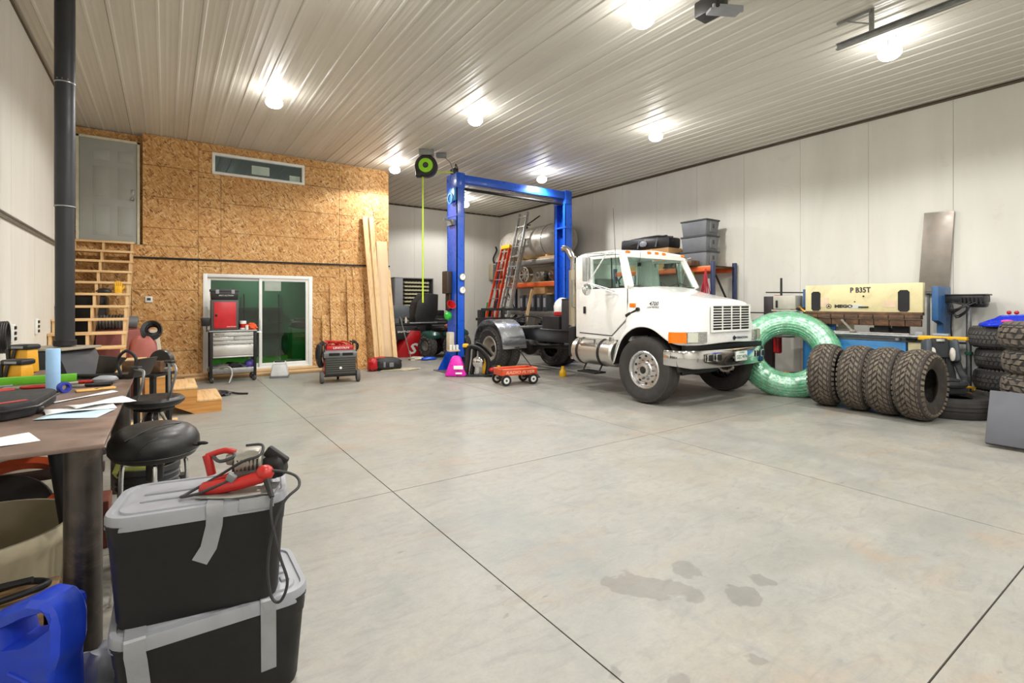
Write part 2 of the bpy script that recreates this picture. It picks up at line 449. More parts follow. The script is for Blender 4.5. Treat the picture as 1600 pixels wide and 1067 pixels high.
def rect_minus(r, holes):
    rs = [r]
    for h in holes:
        new = []
        for a in rs:
            x0, z0, x1, z1 = a; hx0, hz0, hx1, hz1 = h
            if hx0 >= x1 or hx1 <= x0 or hz0 >= z1 or hz1 <= z0: new.append(a); continue
            if hz0 > z0: new.append((x0, z0, x1, hz0))
            if hz1 < z1: new.append((x0, hz1, x1, z1))
            a0, a1 = max(z0, hz0), min(z1, hz1)
            if hx0 > x0: new.append((x0, a0, hx0, a1))
            if hx1 < x1: new.append((hx1, a0, x1, a1))
        rs = new
    return rs
# ============================================================ THE SHELL
H = 4.88; XL, XR, YB, YF = -1.4, 10.4, 15.9, -5.0; YO = 12.08; XO = 4.58
fl = struct('floor', B().box(XL - .2, YF - .2, -.3, XR + .2, YB + .2, -.012), DKBR)
xs = [XL, 1.54, 4.75, 7.96, XR]; ys = [YF, -2.53, .72, 3.97, 7.22, 10.47, 13.72, YB]
for i in range(len(xs) - 1):
    for j in range(len(ys) - 1):
        o = obj('concrete_slab', B().box(xs[i] + .004, ys[j] + .004, -.0118, xs[i + 1] - .004, ys[j + 1] - .004, 0), FLOOR, fl)
ce = struct('ceiling', B().box(XL - .2, YF - .2, H + .03, XR + .2, YB + .2, H + .15), DKBR)
pw = .225
def rib_panel():
    b = B(); prof = []
    for k in range(4):
        x = k * pw
        prof += [(x, 0), (x + .012, -.014), (x + .034, -.014), (x + .046, 0), (x + .1, 0), (x + .105, -.0015), (x + .115, -.0015), (x + .12, 0), (x + .155, 0), (x + .16, -.0015), (x + .17, -.0015), (x + .175, 0)]
    prof.append((4 * pw - .003, 0))
    L0, L1 = YF, YB
    N = len(prof)
    v = [(x, L0, z) for x, z in prof] + [(x, L1, z) for x, z in prof]
    b._add(v, [(i, i + 1, N + i + 1, N + i) for i in range(N - 1)]); return b
p0 = obj('ceiling_panel', rib_panel(), CEIL, ce, loc=(XL - .06, 0, H), ang=20)
for k in range(1, 14): clone(p0, (XL - .06 + k * 4 * pw, 0, H), None, ce)
# painted sheet walls, panel by panel
def wall_x(name, x, dr, y0, y1, z1=H - .035, start=None, mat_=WALL):
    wl = struct(name, B().box(x + dr * .012, y0, 0, x + dr * .2, y1, H + .03), DKBR)
    step = 1.18; y = start if start is not None else y0
    while y > y0: y -= step
    while y < y1:
        a, b_ = max(y, y0), min(y + step, y1)
        if b_ - a > .02: obj('wall_panel', B().box(x, a + .002, .0, x + dr * .0118, b_ - .002, z1), mat_, wl)
        y += step
    return wl
wr = wall_x('wall_right', XR, 1, YF, YB, start=3.78)
wl_ = wall_x('wall_left', XL, -1, YF, YB, start=7.64)
def wall_y(name, y, dr, x0, x1, z1=H - .035):
    wl = struct(name, B().box(x0, y + dr * .012, 0, x1, y + dr * .2, H + .03), DKBR)
    x = x0
    while x < x1 - .01:
        b_ = min(x + 1.18, x1)
        obj('wall_panel', B().box(x + .002, y, .0, b_ - .002, y + dr * .0118, z1), WALL, wl); x += 1.18
    return wl
wall_y('wall_back', YB, 1, XO, XR)
wall_y('wall_front', YF, -1, XL, XR)
struct('gap_shade_1', B().box(XR - .03, YF, H - .05, XR + .0, YB, H - .022), mat('brown_gap_shade', '#5e5140', .8))  # dark brown strips stand for the shadow gap where walls meet the ceiling
struct('gap_shade_2', B().box(XO, YB - .03, H - .05, XR - .03, YB, H - .022), MC['brown_gap_shade'])
struct('gap_shade_3', B().box(XL, YF, H - .04, XL + .02, YO, H - .021), MC['brown_gap_shade'])
struct('baseboard_right', B().box(XR - .015, YF, 0, XR, YB, .04), GREYM)
# the strand board room: front wall with door, window and sliding door
DX0, DX1, DZ0, DZ1 = .62, 2.76, .14, 2.18
WX0, WX1, WZ0, WZ1 = .78, 2.59, 4.25, 4.70
om = struct('wall_osb_front', B().box(-.38, YO + .03, 2.44, WX0, YO + .12, H).box(WX1, YO + .03, DZ1, XO, YO + .12, H).box(WX0, YO + .03, WZ1, WX1, YO + .12, H)
            .box(WX0, YO + .03, DZ1, WX1, YO + .12, WZ0).box(XL, YO + .03, 0, DX0, YO + .12, 2.68).box(DX1, YO + .03, 0, XO - .02, YO + .12, DZ1).box(DX0, YO + .03, 0, DX1, YO + .12, DZ0), PINEX)
holes = [(DX0, DZ0, DX1, DZ1), (WX0, WZ0, WX1, WZ1), (XL - 1, 2.70, -.38, 6)]
cols = [XL, -.55, .54, .94, 3.37, XO]
offs = [0, .3, 0, .0, .0]
rows = [0, .61, 1.22, 1.83, 2.44, 3.05, 3.66, 4.27, 4.86]
for ci in range(5):
    zz = [0] + [r - (.0 if ci != 2 else .12) for r in rows[1:-1]] + [4.86]
    for a, b_ in zip(zz, zz[1:]):
        for (x0, z0, x1, z1) in rect_minus((cols[ci], a, cols[ci + 1], b_), holes):
            if x1 - x0 > .03 and z1 - z0 > .02:
                q = random.uniform(0, .004)
                obj('osb_panel', B().box(x0 + .004, YO - q, z0 + .004, x1 - .004, YO + .03, z1 - .004), OSB, om)
struct('wall_osb_side', B().box(XO - .02, YO + .005, 0, XO - .005, YB, H - .03), OSB)
sw = struct('wall_osb_recess', B().box(XL, YO + .2, 2.5, -.36, YO + .26, H - .02).box(-.38, YO + .12, 2.6, -.34, YO + .26, H - .02), OSB)
struct('trim_4', B().box(XL, YO - .0, 2.655, -.38, YO + .2, 2.7), PLY)
# upper door
d1 = struct('door_1', B().box(-1.33, YO + .13, 2.72, -.47, YO + .165, 4.66, .003), PALEG)
b_ = B()
for x in (-1.13, -.76):
    for z0, z1 in ((2.86, 3.42), (3.55, 4.15), (4.27, 4.47)):
        b_.box(x, YO + .122, z0, x + .24, YO + .131, z1, .006); b_.box(x + .03, YO + .117, z0 + .03, x + .21, YO + .131, z1 - .03, .006)
obj('raised_panel', b_, PALEG, d1)
obj('door_frame', B().box(-1.375, YO + .1, 2.7, -1.333, YO + .18, 4.70).box(-.467, YO + .1, 2.7, -.425, YO + .18, 4.70).box(-1.375, YO + .1, 4.66, -.425, YO + .18, 4.705), mat('cream_door_frame', '#d8d3bb', .5), d1)
h_ = B().cyl((-.54, YO + .13, 3.58), (-.54, YO + .08, 3.58), .03, n=12, b=.005).bc((-.54, YO + .125, 3.72), (.07, .02, .11), b=.01).cyl((-.54, YO + .1, 3.58), (-.54, YO + .05, 3.58), .026, n=12, b=.008)
obj('door_handle', h_, GALV, d1)
# upper window
wn = struct('window_1', B().box(WX0, YO - .02, WZ0, WX1, YO + .1, WZ0 + .055, .004).box(WX0, YO - .02, WZ1 - .055, WX1, YO + .1, WZ1, .004)
            .box(WX0, YO - .02, WZ0 + .05, WX0 + .055, YO + .1, WZ1 - .05, .004).box(WX1 - .055, YO - .02, WZ0 + .05, WX1, YO + .1, WZ1 - .05, .004), WHITEP)
obj('pane', B().box(WX0 + .05, YO + .045, WZ0 + .05, WX1 - .05, YO + .05, WZ1 - .05), GLASS, wn)
obj('sticker', B().box(1.52, YO + .04, 4.36, 1.87, YO + .044, 4.55), mat('pale_sticker', '#b3c4b8', .6), wn)
obj('sticker', B().box(2.28, YO + .04, 4.31, 2.5, YO + .044, 4.44), MC['pale_sticker'], wn)
# sliding door
sd = struct('door_2', B().box(DX0, YO - .02, DZ0, DX0 + .08, YO + .12, DZ1, .004).box(DX1 - .08, YO - .02, DZ0, DX1, YO + .12, DZ1, .004)
            .box(DX0 + .08, YO - .02, DZ1 - .07, DX1 - .08, YO + .12, DZ1, .004).box(DX0 + .08, YO - .02, DZ0, DX1 - .08, YO + .12, DZ0 + .045, .004), WHITEP)
def sash(x0, x1, y):
    f = obj('sash', B().box(x0, y, DZ0 + .045, x0 + .06, y + .035, DZ1 - .07, .003).box(x1 - .06, y, DZ0 + .045, x1, y + .035, DZ1 - .07, .003)
            .box(x0 + .06, y, DZ0 + .045, x1 - .06, y + .035, DZ0 + .12, .003).box(x0 + .06, y, DZ1 - .13, x1 - .06, y + .035, DZ1 - .07, .003), WHITEP, sd)
    obj('pane', B().box(x0 + .055, y + .015, DZ0 + .11, x1 - .055, y + .021, DZ1 - .12), GLASS, f)
sash(DX0 + .08, 1.72, YO + .05); sash(1.66, DX1 - .08, YO + .005)
obj('notice', B().box(1.77, YO + .016, 1.84, 2.1, YO + .019, 2.06), mat('notice_paper', '#a7b0a4', .7), sd)
obj('handle', B().box(1.675, YO - .03, 1.0, 1.7, YO + .005, 1.22, .006), WHITEP, sd)
# what the sliding door and the window look into: a green room
gr = struct('wall_green_room', B().box(XL, 15.2, .0, XO - .1, 15.3, 2.6), GREENW)
struct('ceiling_green_room', B().box(XL, YO + .13, 2.45, XO - .03, 15.3, 2.5), GREYM)
struct('floor_green_room', B().box(XL, YO + .13, .0, XO - .03, 15.2, .12), TURF)
struct('wall_green_side', B().box(XL, YO + .27, .12, XL + .05, 15.2, 2.45), GREENW)
t = thing('green_cabinet', 'low green cabinet with brown sack on top behind the sliding glass door', 'cabinet', (2.85, 13.1, .12))
obj('body', B().box(-.38, -.25, .05, .38, .25, .85, .01), GREENC, t)
obj('base', B().box(-.36, -.24, 0, .36, .24, .05), BLACK, t)
for s_ in (-1, 1):
    dd = obj('door', B().box(-.37 if s_ < 0 else .005, -.265, .08, -.005 if s_ < 0 else .37, -.25, .83, .004), GREENC, t)
    obj('handle', B().box(-.04 * 1 + (.0 if s_ < 0 else .06), -.28, .4, -.025 + (.0 if s_ < 0 else .06), -.265, .52), GALV, dd)
o = obj('sack', B().ball((0, 0, .1), (.36, .3, .14), 18, .12, 4, .8, 0), LEATH, loc=(2.85, 13.08, .97)); tag(o, 'crumpled brown sack lying on green cabinet behind the glass', 'sack')
for z in (.9, 1.25, 1.6):
    pass
t = thing('added_room_lamp', 'unseen ceiling lamp added to light the green room behind the sliding door', 'lamp', (2.0, 14.0, 2.45))  # fixture out of view, added to light the green room
obj('base', B().cyl((0, 0, -.03), (0, 0, 0), .12, n=20), WHITEP, t); obj('bulb', B().ball((0, 0, -.06), (.08, .08, .04), 12), BULB, t)
ld = bpy.data.lights.new('added_room_light', 'POINT'); ld.energy = 45; ld.shadow_soft_size = .1; ld.color = (.8, 1, .8)
lo = bpy.data.objects.new('added_room_light', ld); COL.objects.link(lo); lo.parent = t; lo.location = (0, 0, -.18)
t = thing('storage_rail', 'wire shelf rack against the green room wall behind the glass', 'shelf', (1.75, 15.0, .12))
for x in (-.9, -.05, .8): obj('upright', B().cyl((x, 0, 0), (x, 0, 1.7), .02, n=8), BLACKM, t)
for z in (.5, .9, 1.3): obj('shelf', B().box(-.95, -.15, z, .85, .15, z + .03), BLACKM, t)
# conduits
o = obj('black_conduit', B().cyl((-.56, YO - .03, 2.45), (XO + .02, YO - .03, 2.49), .018, n=10), BLACKM); tag(o, 'long black pipe running level across the strand board wall', 'pipe')
b_ = B()
for z in (2.45, 2.49): b_.cyl((XL + .02, YF + .5, z + .02), (XL + .02, YO - .1, z), .014, n=8)
o = obj('grey_conduit', b_, GALV); tag(o, 'pair of thin grey conduits running along the left wall', 'pipe')
for y, z, lb in ((7.63, 1.23, 'black outlet box on left wall nearer the camera'), (8.86, 1.26, 'black outlet box on left wall nearer the staircase')):
    t = thing('wall_outlet', lb, 'outlet', (XL, y, z))
    obj('box', B().box(0, -.04, -.1, .03, .04, .1, .005), WHITEP, t)
    for q in (-.06, 0, .06): obj('socket', B().box(.03, -.025, q - .018, .045, .025, q + .018, .004), BLACK, t)
t = thing('cable_reel', 'black hose bundle hanging on left wall at the photo edge', 'hose', (XL + .02, 6.93, 1.22))
obj('hook', B().bc((.03, 0, .12), (.06, .04, .03)), BLACKM, t)
for q in range(4): obj('loop', B().tube([(.03 + .015 * q, .1 * math.sin(a) + .01 * q, .0 + .15 * math.cos(a)) for a in [i * PI / 8 for i in range(16)]], .012, closed=True), BLACK, t)
t = thing('thermostat', 'small white thermostat on strand board wall beside the stairs', 'thermostat', (-.28, YO - .004, 1.64))
obj('case', B().box(-.06, -.025, -.06, .06, 0, .06, .008), WHITEP, t); obj('screen', B().box(-.03, -.028, -.02, .03, -.024, .03), GREYC, t)

# ------------------------------------------------------------ lamps
def lamp(x, y, first=None):
    lb = {(1.38, 8.51): 'glowing ceiling lamp above the tool cart, leftmost of those shown whole', (4.34, 7.39): 'glowing ceiling lamp left of the air hose reel and nearer, in the middle',
          (7.54, 6.19): 'glowing ceiling lamp directly above the truck bonnet', (7.43, 2.47): 'glowing ceiling lamp beside the steel door track at upper right',
          (4.32, 3.72): 'largest glowing ceiling lamp, at the top edge beside the door opener', (4.39, 11.18): 'small glowing ceiling lamp at the corner of the strand board wall',
          (7.77, 9.94): 'glowing ceiling lamp just above the blue lift crossbeam', (7.76, 13.84): 'farthest glowing ceiling lamp, seen under the blue lift crossbeam'}.get((x, y), None)
    if first is None:
        t = thing('ceiling_lamp', lb, 'lamp', (x, y, H), group='shop ceiling lamps')
        obj('mount', B().box(-.06, -.06, -.05, .06, .06, -.004, .006), WHITEP, t)
        obj('arm', B().cyl((-.05, 0, -.05), (-.05, 0, -.15), .007, n=8).cyl((.05, 0, -.05), (.05, 0, -.15), .007, n=8), GREYM, t)
        obj('socket', B().cyl((0, 0, -.05), (0, 0, -.13), .03, .04, n=16), WHITEP, t)
        obj('bulb', B().ball((0, 0, -.20), (.125, .125, .085), 20), BULB, t)
        for kind_, e_ in (('SPOT', LAMP_W), ('POINT', LAMP_UP)):     # a reflector lamp: most light goes down, a little all round
            ld = bpy.data.lights.new('lamp_light', kind_); ld.energy = e_; ld.shadow_soft_size = .09; ld.color = LAMP_COL
            if kind_ == 'SPOT': ld.spot_size = R(162); ld.spot_blend = .3
            lo = bpy.data.objects.new('lamp_light', ld); COL.objects.link(lo); lo.parent = t; lo.location = (0, 0, -.34)
        return t
    return dup(first, (x, y, H), None, lb or {(1.38, 4.8): 'ceiling lamp just above the top edge of the photo, left half', (1.38, 1.1): 'ceiling lamp overhead left of the camera', (4.33, 0.0): 'ceiling lamp overhead right of the camera',
        (7.45, -1.3): 'ceiling lamp far to the right outside the photo, nearest the right wall', (1.38, -2.6): 'ceiling lamp behind the camera towards the left wall', (4.33, -3.6): 'ceiling lamp farthest behind the camera'}[(x, y)])
L0 = lamp(*LAMPS[0])
for p in LAMPS[1:]: lamp(*p, first=L0)

# ============================================================ STAIRS
t = thing('staircase', 'open wooden staircase against left wall rising to the upper door', 'stairs', (-.95, 9.3, 0))
for k in range(10):
    z = .93 + .2 * k; y = 9.33 + .29 * k
    obj('tread', B().box(-1.395, y, z - .038, -.5, min(y + .29, YO - .01), z, .002), PINEX, t, w=1)
for x in (-1.37, -.96, -.54):
    pts = []
    for k in range(10):
        z = .93 + .2 * k - .038; y = 9.35 + .29 * k
        pts += [(y, z - .2 + (0 if k else .0)), (y, z)]
    pts += [(YO - .02, 2.69), (YO - .02, 2.35), (9.75, .55), (9.35, .3)]
    obj('stringer', B().prism(pts, 'yz', x - .019, x + .019), PINE, t, w=1)
obj('post', B().box(-.56, 9.33, 0, -.52, 9.42, .7).box(-1.39, 9.33, 0, -1.35, 9.42, .7).box(-.98, 9.33, 0, -.94, 9.42, .7), PINE, t, w=1)
t = thing('stair_landing', 'plywood topped landing platform at the foot of the staircase', 'platform', (-.8, 8.85, 0))
obj('deck', B().box(-1.375, 8.38, .73, -.24, 9.32, .755, .002), PLY, t, w=1)
obj('joist', B().box(-1.375, 8.39, .6, -.25, 8.43, .73).box(-1.375, 9.27, .6, -.25, 9.31, .73).box(-1.375, 8.43, .6, -1.335, 9.27, .73), PINEX, t, w=1)
for x in (-1.345, -.3):
    for y in (8.41, 9.28): obj('leg', B().box(x - .03, y - .03, 0, x + .03, y + .03, .6), PINE, t, w=1)
t = thing('lower_steps', 'low wooden steps of three plywood treads leading up to the landing', 'stairs', (.2, 8.9, 0))
for i, (x0, z) in enumerate(((-.235, .57), (.06, .38), (.36, .19))):
    obj('tread', B().box(x0 + (.0 if i else .0), 8.36, z - .025, x0 + .305, 9.38, z, .002), PINEY, t, w=1)
    obj('riser', B().box(x0 + .28, 8.38, z - .19, x0 + .3, 9.36, z - .026), PLYO, t, w=1)
side = [(.66, 0), (.66, .165), (.36, .165), (.36, .355), (.06, .355), (.06, .545), (-.235, .545), (-.235, .32), (-.1, .22), (.33, 0)]
for y in (8.38, 9.35): obj('side_panel', B().prism(side, 'xz', y - .01, y + .012), PLYO, t, w=1)
obj('short_board', B().box(.0, 7.35, 0, 0, 7.35, 0) if 0 else B().box(-.5, 8.05, 0, .12, 8.14, .04, .003), PINEX, t, w=1) if 0 else None
for i, (x0, y0, x1, lb) in enumerate(((-.75, 7.55, .1, 'short pine board lying on floor nearest the black stool'), (-.7, 7.7, .12, 'short pine board lying on floor second from the stool'), (-.85, 7.86, .05, 'short pine board lying on floor nearest the lower steps'))):
    tag(obj('pine_board', B().box(x0, y0, .04 * (i % 2), x1, y0 + .13, .04 + .04 * (i % 2), .003).shift((-x0, -y0, 0)), PINEX, loc=(x0, y0, 0)), lb, 'board', 'short boards under the stool')
# long planks on the floor at the foot of the strand board wall
for i, (x0, x1, y0, z0, hh) in enumerate(((-.35, 4.3, 12.02, 0, .14), (-.2, 4.1, 11.96, 0, .1), (.0, 4.45, 11.9, 0, .04), (.3, 3.9, 11.9, .042, .04))):
    lb = ['longest plank on edge against the strand board wall foot', 'plank on edge in front of another at wall foot', 'flat plank on the floor in front of the sliding door', 'flat plank lying on another before the sliding door'][i]
    tag(obj('long_plank', B().box(0, 0, 0, x1 - x0, .045 if i < 2 else .055, hh, .003), [PINEX, OLDW, OLDW, PINEX][i], loc=(x0, y0, z0)), lb, 'plank')
# boards leaning on the wall
def lean(x0, x1, zt, m, name, lb, cat='board', th=.012, foot=.2, dy=0, tilt=0, grp=None):
    b = B(); y0 = 11.87 - foot - dy; yt = YO - .02 - dy
    v = []
    for (y, z, q) in ((y0, 0, 0), (yt, zt, tilt)):
        for x in (x0, x1):
            for e in (0, th): v.append((x + q, y - e, z))
    b._add([v[0], v[2], v[6], v[4], v[1], v[3], v[7], v[5]], [(0, 1, 2, 3), (7, 6, 5, 4), (0, 4, 5, 1), (1, 5, 6, 2), (2, 6, 7, 3), (3, 7, 4, 0)])
    o = obj(name, b.shift((-(x0 + x1) / 2, -y0, 0)), m, loc=((x0 + x1) / 2, y0, 0)); return tag(o, lb, cat, grp)
lean(2.96, 3.13, 1.3, OSB, 'osb_strip', 'short strand board strip leaning, leftmost beside the sliding door', foot=.02, grp='offcuts leaning on the wall')
lean(3.14, 3.37, 2.03, OSB, 'osb_strip', 'wide strand board strip leaning, second from the sliding door', foot=.02, grp='offcuts leaning on the wall')
lean(3.38, 3.52, 1.26, OSB, 'osb_strip', 'shortest strand board strip leaning between two taller ones', foot=.05, grp='offcuts leaning on the wall')
lean(3.53, 3.70, 2.22, OSB, 'osb_strip', 'tall narrow strand board strip leaning behind the welder', foot=.03, grp='offcuts leaning on the wall')
lean(3.72, 3.95, 2.39, OSB, 'osb_strip', 'tallest strand board strip leaning beside the pine planks', foot=.05, tilt=-.05, grp='offcuts leaning on the wall')
lean(4.06, 4.20, 3.67, PINE, 'pine_plank', 'tall pale pine plank, left of the two tallest leaning', 'plank', .035, .25, .05, -.17)
lean(4.17, 4.28, 3.66, PINE, 'pine_plank', 'tall pale pine plank, right of the two tallest leaning', 'plank', .035, .25, .1, -.14)
lean(4.27, 4.54, 3.1, mat('smooth_pale_board', '#dcbd94', .55, 0, .04), 'wide_board', 'wide smooth pale board leaning at the wall corner', 'board', .02, .25, .0, -.02)
lean(4.50, 4.60, 2.4, PINE, 'pine_plank', 'short pine plank leaning at the very corner of the wall', 'plank', .035, .3, .06, -.03)
# ============================================================ TYRES
def carcass(Rr, wd, rim, n=40):
    h = wd / 2; k = .12 * wd
    prof = [(rim, -h * .72), (rim + .02, -h * .8), ((Rr + rim) / 2, -h), (Rr - .055, -h * .97), (Rr - .02, -h * .88), (Rr - .004, -h * .6), (Rr, 0),
            (Rr - .004, h * .6), (Rr - .02, h * .88), (Rr - .055, h * .97), ((Rr + rim) / 2, h), (rim + .02, h * .8), (rim, h * .72),
            (rim + .012, h * .6), ((Rr + rim) / 2, h * .86), (Rr - .045, h * .7), (Rr - .04, 0), (Rr - .045, -h * .7), ((Rr + rim) / 2, -h * .86), (rim + .012, -h * .6)]
    return B().lathe([(r, z + h) for r, z in prof], n=n, closed=True)
def lugs(Rr, wd, kind, N, hh):
    """tread blocks round a tyre whose axis is z, tyre from z=0 to z=wd"""
    b = B(); h = wd / 2
    def S(th, s, e):
        a = abs(s)
        if a <= .8: r, z = Rr - .03 * a * a, s * h * .93
        else:
            u = (a - .8) / .45; r = Rr - .019 - .085 * u * u * 1.0; z = math.copysign(h * (.744 + .3 * math.sin(min(1, u) * PI / 2)), s)
        nx = (1, 0) if a < .8 else (math.cos(min(1, (a - .8) / .45) * 1.35), math.copysign(math.sin(min(1, (a - .8) / .45) * 1.35), s))
        r += e * nx[0]; z += e * nx[1]
        return (r * math.cos(th), r * math.sin(th), z + h)
    def lug(q):
        v = [S(t_, s_, -.012) for t_, s_ in q]
        cx = sum(t_ for t_, _ in q) / 4; cs = sum(s_ for _, s_ in q) / 4
        v += [S(cx + (t_ - cx) * .86, cs + (s_ - cs) * .88, hh) for t_, s_ in q]
        b._add(v, [(4, 5, 6, 7), (0, 1, 5, 4), (1, 2, 6, 5), (2, 3, 7, 6), (3, 0, 4, 7)])
    d = 2 * PI / N
    rn = random.Random(3)
    for i in range(N):
        t0 = i * d
        if kind == 'mud':       # staggered chevron blocks and shoulder blocks
            for sg in (-1, 1):
                o_ = t0 + (d * .5 if sg > 0 else 0)
                def q(a0, s0, a1, s1, wth): return [(o_ + a0 * d, sg * s0), (o_ + a1 * d, sg * s1), (o_ + (a1 + wth) * d, sg * s1), (o_ + (a0 + wth) * d, sg * s0)]
                lug(q(0, .03, .75, .34, .62)); lug(q(.82, .38, 1.35, .68, .64)); lug(q(1.45, .72, 1.6, 1.2, .66))
                if i % 2: lug(q(.45, -.02, .9, .14, .3))
        elif kind == 'block':   # rounded knobs, every second row set over
            for k, s_ in enumerate((-.98, -.5, 0, .5, .98)):
                o_ = t0 + d * .5 * (k % 2); j = rn.uniform(-.06, .06)
                w_ = .2 if abs(s_) < .9 else .24
                k2 = rn.uniform(-.22, .22); m2 = rn.uniform(-.06, .06)
                lug([(o_ + (.05 + k2) * d, s_ - w_ + m2), (o_ + (.1 - k2) * d, s_ + w_ + m2), (o_ + (.74 - k2 + j) * d, s_ + w_ - m2), (o_ + (.8 + k2) * d, s_ - w_ - m2)])
        elif kind == 'road':    # slanted bars of a light truck tyre
            for k, s_ in enumerate((-.9, -.45, 0, .45, .9)):
                sl = .35 * (1 if k % 2 else -1); w_ = .19 if abs(s_) < .8 else .25
                lug([(t0 + (.05) * d, s_ - w_), (t0 + (.05 + sl) * d, s_ + w_), (t0 + (.85 + sl) * d, s_ + w_), (t0 + .85 * d, s_ - w_)])
    if kind == 'rib':
        for s_ in (-.82, -.42, 0, .42, .82):
            w_ = .16; prof = []
            for e, ss in ((-.01, s_ - w_), (hh, s_ - w_ * .9), (hh, s_ + w_ * .9), (-.01, s_ + w_)):
                x, y, z = S(0, ss, e); prof.append((x, z))
            b.lathe(prof, n=48)
    return b
def tyre(name, label, Rr, wd, rim, kind, N, hh, m1, m2, loc, rot, group=None):
    t = thing(name, label, 'tyre', loc, rot=rot, group=group)
    obj('carcass', carcass(Rr, wd, rim), m1, t); obj('tread', lugs(Rr, wd, kind, N, hh), m2, t, ang=20, kind='stuff')
    return t
# row of four standing off-road tyres
mt = tyre('off_road_tyre', 'standing muddy off-road tyre nearest the green hose, leftmost of four', .458, .33, .22, 'mud', 34, .014, RUBD, RUBT, (8.35, 3.75, .472), (R(90), R(12), R(8)), 'row of four standing tyres')
dup(mt, (8.37, 3.32, .472), (R(90), R(40), R(3)), 'standing muddy off-road tyre, second from the green hose')
dup(mt, (8.36, 2.96, .472), (R(90), R(75), R(2)), 'standing muddy off-road tyre, third from the green hose')
dup(mt, (8.31, 2.58, .472), (R(90), R(100), R(-4)), 'standing muddy off-road tyre with open side shown, nearest the car seat')
# lying tyre
tyre('ribbed_tyre', 'black ribbed road tyre lying flat under the child car seat', .5, .27, .28, 'rib', 40, .01, RUB, RUB, (9.12, 2.36, 0), (0, 0, 0))
# stacks
ht = tyre('road_tyre', 'topmost black tyre of the rear stack, under the blue toy', .375, .29, .2, 'road', 44, .009, RUB, RUBG, (9.94, 1.93, .93), (0, 0, 0), 'rear tyre stack by the right wall')
for i, (dx, z, lb) in enumerate(((.06, .62, 'second tyre from the top of the rear stack below the blue toy'), (.045, .31, 'third tyre from the top of the rear stack'), (.03, 0, 'bottom tyre of the rear stack, mostly behind the grey slab'))):
    dup(ht, (9.94 + dx, 1.93 - dx, z), (0, 0, i * 1.1), lb)
bt = tyre('knobbly_tyre', 'topmost knobbly mud tyre of the nearer stack at the right edge', .43, .315, .21, 'block', 24, .018, RUB, RUBT, (9.06, 1.36, .99), (0, 0, 0), 'nearer stack of knobbly tyres')
for i, (dx, z, lb) in enumerate(((.03, .66, 'second knobbly tyre from the top, at the right edge'), (.02, .33, 'third knobbly tyre from the top, just above the grey slab'), (.0, 0, 'bottom knobbly tyre behind the leaning grey slab'))):
    dup(bt, (9.06 + dx, 1.36 - dx, z), (0, 0, .4 + i * 1.3), lb)
o = obj('grey_slab', B().bc((-.0, 0, .3), (1.1, .075, .6), b=.006), GREYM, loc=(7.38, 1.02, .03), rot=(R(-25), 0, R(-88)))
o.data.materials[0] = mat('slate_grey_panel', '#54555c', .5, 0, .08)
tag(o, 'slate grey slab leaning on the tyre stack at the right edge', 'panel')

# ============================================================ TRUCK
TX = 7.25
t = thing('truck', 'white short-nosed day cab truck with bare frame standing under the lift', 'truck', (TX, 7.5, 0))
TR = t
def hp(y, pts): return y, pts
secs = [hp(4.50, [(0, 1.585), (.3, 1.58), (.5, 1.565), (.57, 1.5), (.585, 1.25), (.595, 1.2), (.60, 1.15), (.605, 1.05), (.605, .93)]),
        hp(4.56, [(0, 1.615), (.31, 1.61), (.54, 1.59), (.63, 1.5), (.70, 1.27), (.76, 1.21), (.82, 1.17), (.87, 1.07), (.87, .93)]),
        hp(4.66, [(0, 1.64), (.32, 1.635), (.57, 1.61), (.67, 1.51), (.75, 1.29), (.88, 1.23), (1.0, 1.18), (1.06, 1.07), (1.06, .93)]),
        hp(4.80, [(0, 1.665), (.34, 1.66), (.61, 1.63), (.71, 1.53), (.79, 1.31), (.95, 1.26), (1.08, 1.2), (1.145, 1.09), (1.15, .98)]),
        hp(4.98, [(0, 1.70), (.36, 1.695), (.64, 1.66), (.75, 1.56), (.83, 1.35), (.97, 1.3), (1.1, 1.24), (1.15, 1.17), (1.155, 1.12)]),
        hp(5.13, [(0, 1.73), (.38, 1.72), (.67, 1.69), (.79, 1.6), (.86, 1.38), (.98, 1.33), (1.1, 1.27), (1.15, 1.22), (1.155, 1.18)]),
        hp(5.27, [(0, 1.76), (.4, 1.75), (.7, 1.72), (.82, 1.63), (.88, 1.40), (.99, 1.34), (1.1, 1.29), (1.15, 1.23), (1.155, 1.195)]),
        hp(5.42, [(0, 1.79), (.42, 1.78), (.74, 1.75), (.86, 1.66), (.90, 1.42), (1.0, 1.33), (1.1, 1.27), (1.15, 1.22), (1.155, 1.18)]),
        hp(5.58, [(0, 1.83), (.45, 1.82), (.79, 1.79), (.90, 1.70), (.93, 1.42), (1.01, 1.29), (1.09, 1.22), (1.14, 1.15), (1.15, 1.10)]),
        hp(5.72, [(0, 1.87), (.5, 1.86), (.84, 1.84), (.935, 1.75), (.945, 1.4), (.99, 1.22), (1.07, 1.14), (1.13, 1.05), (1.14, .98)]),
        hp(5.79, [(0, 1.86), (.5, 1.85), (.82, 1.8), (.94, 1.7), (.946, 1.4), (.97, 1.14), (1.04, 1.07), (1.12, .95), (1.135, .86)]),
        hp(5.90, [(0, 1.5), (.4, 1.4), (.6, 1.35), (.7, 1.3), (.8, 1.2), (.93, 1.05), (1.02, .97), (1.10, .82), (1.13, .56)]),
        hp(5.945, [(0, 1.4), (.4, 1.3), (.6, 1.25), (.7, 1.2), (.8, 1.1), (.93, .95), (1.0, .85), (1.09, .7), (1.12, .50)])]
b = B(); grid = []
for y, pts in secs:
    full = [(-x, z) for x, z in reversed(pts)] + pts[1:]
    grid.append([b.bm.verts.new((TX + x, y, z)) for x, z in full])
